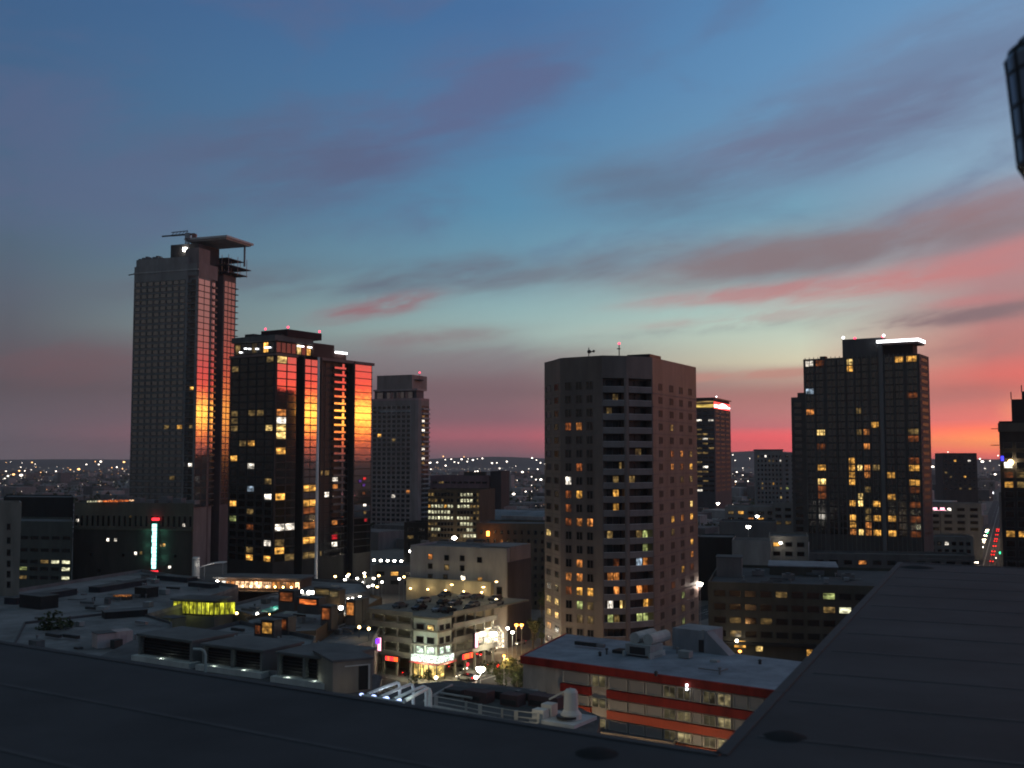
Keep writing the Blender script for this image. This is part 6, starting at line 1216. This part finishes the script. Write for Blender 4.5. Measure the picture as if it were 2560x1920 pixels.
# white tank unit
P_ = atz(1400, 1806, zD); t = thing('cooling_tank', 'white cooling unit with upright drum on a pale slab by the striped building', 'tank', P_); WT = wall('tank_white', (.60, .58, .53), .6, .12)
part('slab', MB().obox(P_, A1, A2, -2.6, 2.5, -1.6, 3.0, zD, zD + .35), [wall('slab_pale', (.42, .44, .45))], t); part('drum', MB().lathe(P_ + A1 * .9 + A2 * .6 + Vector((0, 0, .36)), [(1.05, 0), (1.05, .5), (.72, .9), (.68, 2.6), (.5, 2.85)], 16), [WT], t)
part('dark_band', MB().lathe(P_ + A1 * .7 + A2 * .3 + Vector((0, 0, .5)), [(1.12, 0), (1.12, .22)], 16), [BLACKM], t)
part('box', MB().obox(P_, A1, A2, -2.3, -1.1, .2, 1.4, zD + .36, zD + 1.5), [WT], t); part('box', MB().obox(P_, A1, A2, -2.5, -1.2, -1.2, -.1, zD + .36, zD + 1.2), [WT], t); part('pipe', MB().tube([P_ + A1 * -1.7 + A2 * .8 + Vector((0, 0, 1.9)), P_ + A1 * .9 + A2 * .6 + Vector((0, 0, 3.3))], .1, 6), [WT], t)
lamp_at(t, P_ - A1 * 1.0 - A2 * 4.2 + Vector((0, 0, 2.)), (1, .85, .6), 80, .3)

# ------------------------------------------------------------------ low blocks right of the brown tower
def lowb(name, label, px, py, Y_, w, d, wm, az=112, lits=(), nb=0, nf=0, par=.8, fr=None, rm=None):
    B_ = at(px, py, Y_); z = B_.z; B_.z = 0; D, E = azd(az), azd(az - 90); t = block(name, label, 'building', rect(B_, D, E, 0, w, 0, d), 0, z, wm, rm or TAR, par); f = Face(B_, B_ + D * w)
    if nb: grid(t, f, split(.6, w - .6, nb), floors(z - nf * 3.3 - .6, 3.3, nf), lits, frame=fr or 'window_frame', pane='glassdark', fw=.62, fh=.5, tol=16)
    return t
LW = [wall('lw0', (.22, .21, .20)), wall('lw1', (.29, .265, .25)), wall('lw2', (.13, .125, .125)), wall('lw3', (.22, .20, .175))]
lowb('terrace_block', 'low terrace block with warm lit top floor between the brown and black towers', 1812, 1270, 560, 36, 24, LW[1], 104, [(1862, 1287, 'amber'), (1885, 1300, 'orange'), (1905, 1302, 'amber'), (1830, 1280, 'dim')], 7, 3)
lowb('low_block', 'low grey block with pale roof edge below the grey mid-rise', 1930, 1262, 540, 20, 20, LW[0], 104, [(1955, 1313, 'dim'), (1962, 1313, 'dim')], 4, 3)
lowb('low_block', 'dark grey low block under the terrace block', 1798, 1308, 470, 24, 20, LW[2], 104)
lowb('low_block', 'black cube block right against the brown tower', 1744, 1344, 400, 13, 16, BLACKW, 104, par=.3)
lowb('low_block', 'plain grey box block right of the black cube', 1830, 1356, 380, 13, 14, LW[1], 104)
lowb('low_block', 'brown low block in front of the black tower base', 1922, 1345, 400, 14, 22, LW[3], 104, [(1945, 1358, 'amber')], 3, 3)
lowb('low_block', 'dark low block at the foot of the black finned tower', 1990, 1388, 400, 62, 14, LW[2], 100, [(2064, 1373, 'amber'), (2160, 1404, 'orange'), (2290, 1388, 'dimorange')], 12, 3)
lowb('low_block', 'tall dark far block in the gap left of the right edge tower', 2356, 1135, 900, 27, 30, wall('lw_rt', (.06, .05, .05)), 100, [(2391, 1153, 'amber'), (2421, 1155, 'white'), (2367, 1184, 'dim'), (2408, 1187, 'amber'), (2400, 1217, 'dim'), (2420, 1217, 'dim'), (2375, 1190, 'dim')], 7, 9)
lowb('low_block', 'grey low far right block with small pink lit shopfront', 2318, 1262, 560, 26, 20, LW[0], 104, [(2335, 1270, 'white'), (2357, 1270, 'white')], 4, 4)
lowb('low_block', 'dark low far right block beside the avenue', 2392, 1275, 600, 8, 26, LW[2], 104, [(2387, 1272, 'dim')], 4, 4)
lowb('low_block', 'nearest low block at the foot of the avenue, right', 2318, 1345, 480, 19, 18, LW[3], 104, [(2345, 1340, 'dim'), (2390, 1325, 'dim'), (2415, 1323, 'white'), (2368, 1352, 'white')], 6, 3)
lowb('low_block', 'narrow dark block right of the avenue under the right edge tower', 2530, 1240, 480, 30, 30, LW[2], 104)
lowb('low_block', 'small grey block between the orange tan block and the slab building', 1010, 1310, 470, 16, 14, BLACKW, 104, [(1020, 1352, 'dim')], 3, 3)
lowb('low_block', 'dark low block at the base of the grey rounded tower', 930, 1418, 420, 30, 14, LW[2], 104, [(980, 1440, 'amber')], 5, 2)
P_ = at(1871, 1368, 420); 
street_lamp((at(1871, 1316, 430).x, 430, 0), at(1871, 1316, 430).z, 'white lamp on the dark block below the terrace block', None, 'lampwhite', .9); street_lamp((at(1893, 1290, 500).x, 500, 0), at(1893, 1290, 500).z, 'white lamp in front of the terrace block', None, 'lampwhite', .8); street_lamp((at(1945, 1357, 400).x, 396, 0), at(1945, 1357, 396).z, 'white lamp on the brown low block', None, 'lampwhite', .55); street_lamp((at(1795, 1258, 600).x, 600, 0), at(1795, 1258, 600).z, 'white lamp at the base of the far office tower', None, 'lampwhite', .9); street_lamp((at(1997, 1126, 700).x, 700, 0), at(1997, 1126, 700).z, 'white lamp atop the grey mid-rise by the black tower', None, 'lampwhite', .9)
P0, P1 = at(2014, 1386, 398), at(2020, 1355, 398); single('white_post', MB().tube([(P0.x, P0.y, 0), P1], .45, 6), [WHITE], 'thin pale post on the low roofs left of the black tower foot', 'post', (P0.x, P0.y, 0))
# five lamps row + cafe lights at grey tower base
for i, px in enumerate((935, 952, 969, 986, 1003)): p = at(px, 1400 + i * .6, 470); street_lamp((p.x, p.y, 0), p.z, ['leftmost', 'second', 'middle', 'fourth', 'rightmost'][i] + ' of five white lamps in a row below the grey rounded tower', 'row of five lamps', 'lampwhite', .62, 160, (.95, 1, .8))
for i, (px, py) in enumerate(((838, 1441), (862, 1449), (868, 1440), (872, 1436), (893, 1446), (911, 1433), (912, 1441), (905, 1456), (934, 1446), (947, 1439), (921, 1466), (932, 1463), (943, 1467), (955, 1455), (998, 1447), (1010, 1442), (1026, 1378))):
    p = at(px, py, 395 if i < 16 else 330); street_lamp((p.x, p.y, 0), max(p.z, 1), 'small white lamp in the lamp cluster between the glass tower and the slab building', 'lamp cluster behind the mall', 'lampwhite' if i % 3 else 'lampwarm', .46, 40 if i % 2 else 0, (1, .7, .4))

# ------------------------------------------------------------------ far city: blocks, trees, lights
rn = random.Random(5); mb = MB(); lt = MB(); lt2 = MB(); trm = MB()
def pixok(x, y, z): px, py = proj((x, y, z)); return -200 < px < 2760
for i in range(2600):
    Y_ = 620 * (6.2 ** rn.random()) ; X_ = rn.uniform(-.62, .75) * Y_
    w, d, h = rn.uniform(10, 34), rn.uniform(10, 30), rn.choice((4, 5, 6, 7, 9, 12)) * rn.uniform(.8, 1.2) + (rn.random() < .03) * 14
    if abs(X_ - 220 - (Y_ - 510) * .462) < 34: continue
    mb.obox((X_, Y_), azd(33), azd(123), 0, w, 0, d, 0, h, rn.randrange(4))
struct('distant_city', mb, [wall('far0', (.24, .21, .20)), wall('far1', (.17, .15, .145)), wall('far2', (.34, .31, .30)), wall('far3', (.11, .10, .10))], 'stuff')
for i in range(3600):
    Y_ = 640 * (5.6 ** rn.random()); X_ = rn.uniform(-.6, .72) * Y_; s = rn.uniform(2.5, 6)
    if abs(X_ - 220 - (Y_ - 510) * .462) < 18: continue
    for k in range(5):
        a = [rn.uniform(-1, 1) * s for _ in range(3)]; c0 = Vector((X_ + a[0], Y_ + a[1], 5 + abs(a[2]) * 1.1)); e = s * .6
        trm.add([c0 + Vector((rn.uniform(-e, e), rn.uniform(-e, e), rn.uniform(-e, e))) for _ in range(4)], [(0, 1, 2, 3)])
struct('distant_trees', trm, [LEAF], 'stuff')
# unnumbered far lights as one mass; the brightest ones are lamps of their own
def octa(m, P_, r): m.add([P_ + Vector(v) * r for v in ((1, 0, 0), (-1, 0, 0), (0, 1, 0), (0, -1, 0), (0, 0, 1), (0, 0, -1))], [(0, 2, 4), (2, 1, 4), (1, 3, 4), (3, 0, 4), (2, 0, 5), (1, 2, 5), (3, 1, 5), (0, 3, 5)])
for i in range(1500):
    Y_ = 800 * (7.2 ** rn.random()); X_ = rn.uniform(-.55, .62) * Y_; octa(lt if rn.random() < .62 else lt2, Vector((X_, Y_, rn.uniform(7, 14))), Y_ / 2700 * rn.choice((.25, .35, .45, .6, .8, 1.1)))
for i in range(26):                                            # lamps strung along the far streets
    Y0 = 900 * (5 ** rn.random()); X0 = rn.uniform(-.5, .55) * Y0; d = azd(33 if i % 2 else 123); st = rn.uniform(30, 48)
    for k in range(rn.randrange(6, 16)):
        q_ = Vector((X0, Y0, 9)) + d * k * st; octa(lt2 if i % 3 else lt, q_, q_.y / 2700 * rn.choice((.4, .6, .8)))
struct('distant_city_lights', lt, [lit('massw', (255, 236, 214), 1.6, False)], 'stuff'); struct('distant_warm_lights', lt2, [lit('massa', (255, 180, 110), 1.3, False)], 'stuff')
far = [(15, 1156, 1), (27, 1155, 1), (55, 1157, 2), (80, 1156, 2), (88, 1160, 1), (52, 1168, 2), (48, 1177, 3), (78, 1174, 2), (62, 1177, 2), (90, 1168, 1), (15, 1178, 2), (20, 1190, 5), (34, 1186, 5), (12, 1197, 4), (53, 1188, 6), (102, 1181, 2), (116, 1180, 2), (140, 1178, 2), (176, 1174, 3), (197, 1173, 4.5), (216, 1161, 2), (238, 1154, 2), (252, 1154, 3), (247, 1161, 2), (280, 1169, 2), (292, 1168, 2), (306, 1172, 3.5), (310, 1155, 3),
    (1075, 1157, 3), (1093, 1156, 3), (1077, 1173, 2.5), (1114, 1164, 3), (1113, 1149, 1.5), (1128, 1148, 2), (1136, 1155, 2), (1146, 1157, 2.5), (1154, 1148, 3), (1168, 1154, 2.5), (1170, 1147, 2.5), (1182, 1150, 2.5), (1193, 1147, 2), (1206, 1146, 2), (1188, 1179, 3), (1194, 1178, 3), (1230, 1158, 3), (1242, 1157, 3), (1249, 1171, 2), (1242, 1180, 3.5), (1267, 1154, 3), (1289, 1165, 1.5), (1306, 1180, 3), (1322, 1172, 2.5), (1344, 1173, 2.2), (1330, 1145, 2.5), (1341, 1150, 2), (1351, 1157, 1.8), (1363, 1160, 2.5),
    (1269, 1198, 2), (1279, 1193, 2), (1293, 1201, 1.5), (1329, 1192, 2.5), (1352, 1199, 3.5), (1340, 1199, 2), (1329, 1213, 2.8), (1314, 1229, 2.2), (1328, 1228, 2.4), (1258, 1233, 4), (1269, 1238, 5), (1284, 1235, 4), (1108, 1141, 2.5), (1160, 1142, 1.5),
    (1832, 1137, 2), (1838, 1151, 2), (1842, 1180, 3), (1857, 1170, 2), (1857, 1188, 2.5), (1832, 1203, 4), (1839, 1204, 3), (1852, 1212, 2.5), (1870, 1203, 2), (1856, 1236, 2.2), (1845, 1225, 2), (1874, 1146, 1.8),
    (2370, 1130, 3), (2332, 1167, 6), (2347, 1215, 4), (2329, 1218, 3), (2456, 1154, 5), (2450, 1147, 2.5), (2475, 1152, 2.5), (2495, 1139, 2.5), (2498, 1163, 2), (2488, 1186, 3.5), (2462, 1171, 2), (2385, 1270, 2), (2363, 1352, 2.5), (2433, 1408, 5), (2490, 1395, 3), (2420, 1323, 3.5), (2336, 1323, 2), (2318, 1386, 2)]
for i, (px, py, s) in enumerate(far):
    dep = max(py - 1146, 2.); Y_ = min(2600., max(430, 42 * FPX / dep)); p = at(px, py, Y_)
    if p.z < 4: Y_ = 44 * FPX / dep; p = at(px, py, Y_)
    warm = (px < 330 and i % 3 == 0) or py in (1141, 1142) or px in (197, 306)
    reg = 'on the left of the tall tower' if px < 330 else ('between the grey tower and the brown tower' if px < 1400 else ('between the brown and black towers' if px < 1900 else 'right of the black finned tower'))
    t = thing('street_lamp', 'small bright far street lamp on the plain ' + reg, 'street lamp', (p.x, p.y, 0), 'far street lamps ' + reg); r = s * Y_ / FPX * rn.uniform(.42, .98)
    part('pole', MB().tube([(p.x, p.y, 0), (p.x, p.y, p.z - r)], .15, 4), [BLACKM], t); part('lamp_head', MB().ball(p, r, 7, sz=.62), [MATS['farwarm' if warm else 'farwhite']], t)
# avenue lights
for i in range(9):
    O = Vector((220, 510, 0)) + azd(24.8) * (10 + i * 42)
    for s in (-1, 1): P_ = O + azd(114.8) * 10.5 * s; street_lamp(P_, 8.5, ['warm street lamp on the left kerb of the far right avenue', 'warm street lamp on the right kerb of the far right avenue'][s > 0], 'lamps %s of the avenue' % ('left' if s < 0 else 'right'), 'lampwarm', .75, 2600 if i < 6 else 0, (1, .65, .3), (0, 0))
def traffic(px, py, mat, label, Y_):
    p = at(px, py, Y_); t = thing('traffic_light', label, 'traffic light', (p.x, p.y, 0)); part('pole', MB().tube([(p.x, p.y + .3, 0), (p.x, p.y + .3, p.z + .8)], .1, 6), [BLACKM], t); part('housing', MB().box(p.x - .35, p.x + .35, p.y - .1, p.y + .2, p.z - 1.1, p.z + .9), [BLACKM], t); part('lens', MB().ball(p - Vector((0, .15, 0)), .55 if Y_ > 400 else .3, 8), [MATS[mat]], t)
traffic(2500, 1382, 'trafficgreen', 'green traffic light at the foot of the far right avenue', 515); traffic(2468, 1331, 'trafficgreen', 'smaller green traffic light farther up the avenue', 640)
traffic(1245, 1664, 'tail', 'red traffic light near the striped building corner', 250); traffic(1112, 1648, 'tail', 'red traffic light in front of the garage pillars', 258)
p = at(2414, 1384, 505); t = sign('blue_sign', 'small blue lit sign at the foot of the far right avenue', Vector((p.x, p.y, 0)), azd(104), azd(14), -2.2, 2.2, -.4, 0, p.z - .7, p.z + .7, 'neonblue'); part('pole', MB().tube([(p.x, p.y, 0), (p.x, p.y, p.z - .7)], .12, 5), [BLACKM], t)
p = at(2465, 1232, 1350); t = sign('lit_shopfront', 'long white lit shopfront across the far right avenue', Vector((p.x, p.y, 0)), azd(104), azd(14), -9.5, 9.5, -.4, 6, p.z - 1.4, p.z + 1.4, 'ledwhite', None, 'shopfront'); part('wall', MB().obox((p.x, p.y), azd(104), azd(14), -12, 12, .2, 8, 0, p.z - 1.41), [LW[1]], t)
p = at(2350, 1272, 548); t = sign('lit_shopfront', 'pink edged white shopfront in the far right low blocks', Vector((p.x, p.y, 0)), azd(104), azd(14), -3.5, 3.5, -.4, .2, p.z - .8, p.z + .8, 'neonpink', [(.02, .3, .2, .9), (.5, .8, .2, .9), (.1, .9, .02, .12)], 'shopfront'); part('pole', MB().tube([(p.x, p.y, 0), (p.x, p.y, p.z - .8)], .2, 5), [BLACKM], t)

# ------------------------------------------------------------------ roof clutter, bolted down and part of each building
def clutter(t, pts, z, n, seed, D, E):
    rn = random.Random(seed); P = pxpoly(pts, z); xs = [p.x for p in P]; ys = [p.y for p in P]
    def inside(q):
        c_ = False
        for i in range(len(P)):
            a, b_ = P[i], P[i - 1]
            if (a.y > q.y) != (b_.y > q.y) and q.x < (b_.x - a.x) * (q.y - a.y) / (b_.y - a.y) + a.x: c_ = not c_
        return c_
    k = 0; tries = 0
    while k < n and tries < 900:
        tries += 1; q = Vector((rn.uniform(min(xs), max(xs)), rn.uniform(min(ys), max(ys)), 0))
        if not all(inside(q + D * a + E * b_) for a, b_ in ((0, 0), (5, 0), (0, 3), (5, 3))): continue
        y = rn.random(); g = [GREYW, TAR, STEEL, wall('unit_grey', ()), DARK][rn.randrange(5)]
        if y < .3: part('vent_pipe', MB().lathe((q.x, q.y, z), [(.16, 0), (.16, .8), (.3, .85), (.3, 1.05), (.05, 1.15)], 8), [g], t)
        elif y < .55: part('duct', MB().obox(q, D, E, 0, rn.uniform(3, 5), 0, .7, z + .35, z + .95), [g], t)
        elif y < .75:
            m = MB().obox(q, D, E, 0, rn.uniform(1.2, 2.6), 0, rn.uniform(1, 2.2), z + .12, z + rn.uniform(.8, 1.6)); part('condenser', m, [g], t)
        elif y < .9: part('roof_hatch', MB().obox(q, D, E, 0, 1.3, 0, 1.1, z, z + .35), [g], t)
        else: part('pipe_run', MB().tube([q + Vector((0, 0, z + .3)), q + D * 4 + Vector((0, 0, z + .3)), q + D * 4 + E * 2.4 + Vector((0, 0, z + .3))], .1, 6), [g], t)
        k += 1
d20, d110 = azd(110), azd(20)
clutter(tm, [(0, 1520), (354, 1440), (570, 1475), (330, 1550), (230, 1600), (0, 1600)], zM, 34, 1, d20, d110)
clutter(t2b, [(90, 1575), (320, 1540), (420, 1565), (415, 1630), (250, 1670), (60, 1630)], zN, 14, 2, A1, A2)
clutter(dk, [(330, 1610), (800, 1646), (930, 1690), (900, 1740), (690, 1700), (350, 1650)], zL - .32, 12, 3, A1, A2)
clutter(tr, [(1790, 1450), (2150, 1430), (2200, 1460), (1800, 1466)], zr, 16, 4, dr_, er)
clutter(lv6, [(455, 1605), (600, 1570), (770, 1602), (755, 1632), (470, 1632)], 14., 12, 5, A1, A2); clutter(lv2, [(570, 1522), (718, 1486), (750, 1500), (640, 1542)], 11.5, 8, 6, A1, A2); clutter(lv5, [(800, 1594), (930, 1552), (940, 1568), (835, 1622)], 10., 8, 7, A1, A2)
clutter(lv3, [(640, 1552), (765, 1520), (835, 1538), (790, 1575), (650, 1585)], 12.5, 8, 8, A1, A2); clutter(lv1, [(760, 1480), (790, 1460), (895, 1466), (905, 1480), (770, 1500)], 12., 6, 9, A1, A2)
clutter(tw, [(1050, 1360), (1250, 1366), (1255, 1350), (1060, 1345)], zw, 7, 10, azd(114), azd(24)); clutter(tst, [(1420, 1600), (1520, 1600), (1900, 1650), (1900, 1700), (1340, 1640)], zs_, 9, 11, ds, es)

# ------------------------------------------------------------------ evening haze over the whole place
hm = bpy.data.materials.new('haze'); hm.use_nodes = True; ht = hm.node_tree; ht.nodes.clear()
ho = ht.nodes.new('ShaderNodeOutputMaterial'); hv = ht.nodes.new('ShaderNodeVolumePrincipled'); hv.inputs['Color'].default_value = (.86, .84, .86, 1); hv.inputs['Density'].default_value = HAZE; hv.inputs['Anisotropy'].default_value = .2
ht.links.new(hv.outputs[0], ho.inputs['Volume'])
struct('haze', MB().box(-9200, 9200, -9200, 9200, -4, 178), hm, 'stuff')
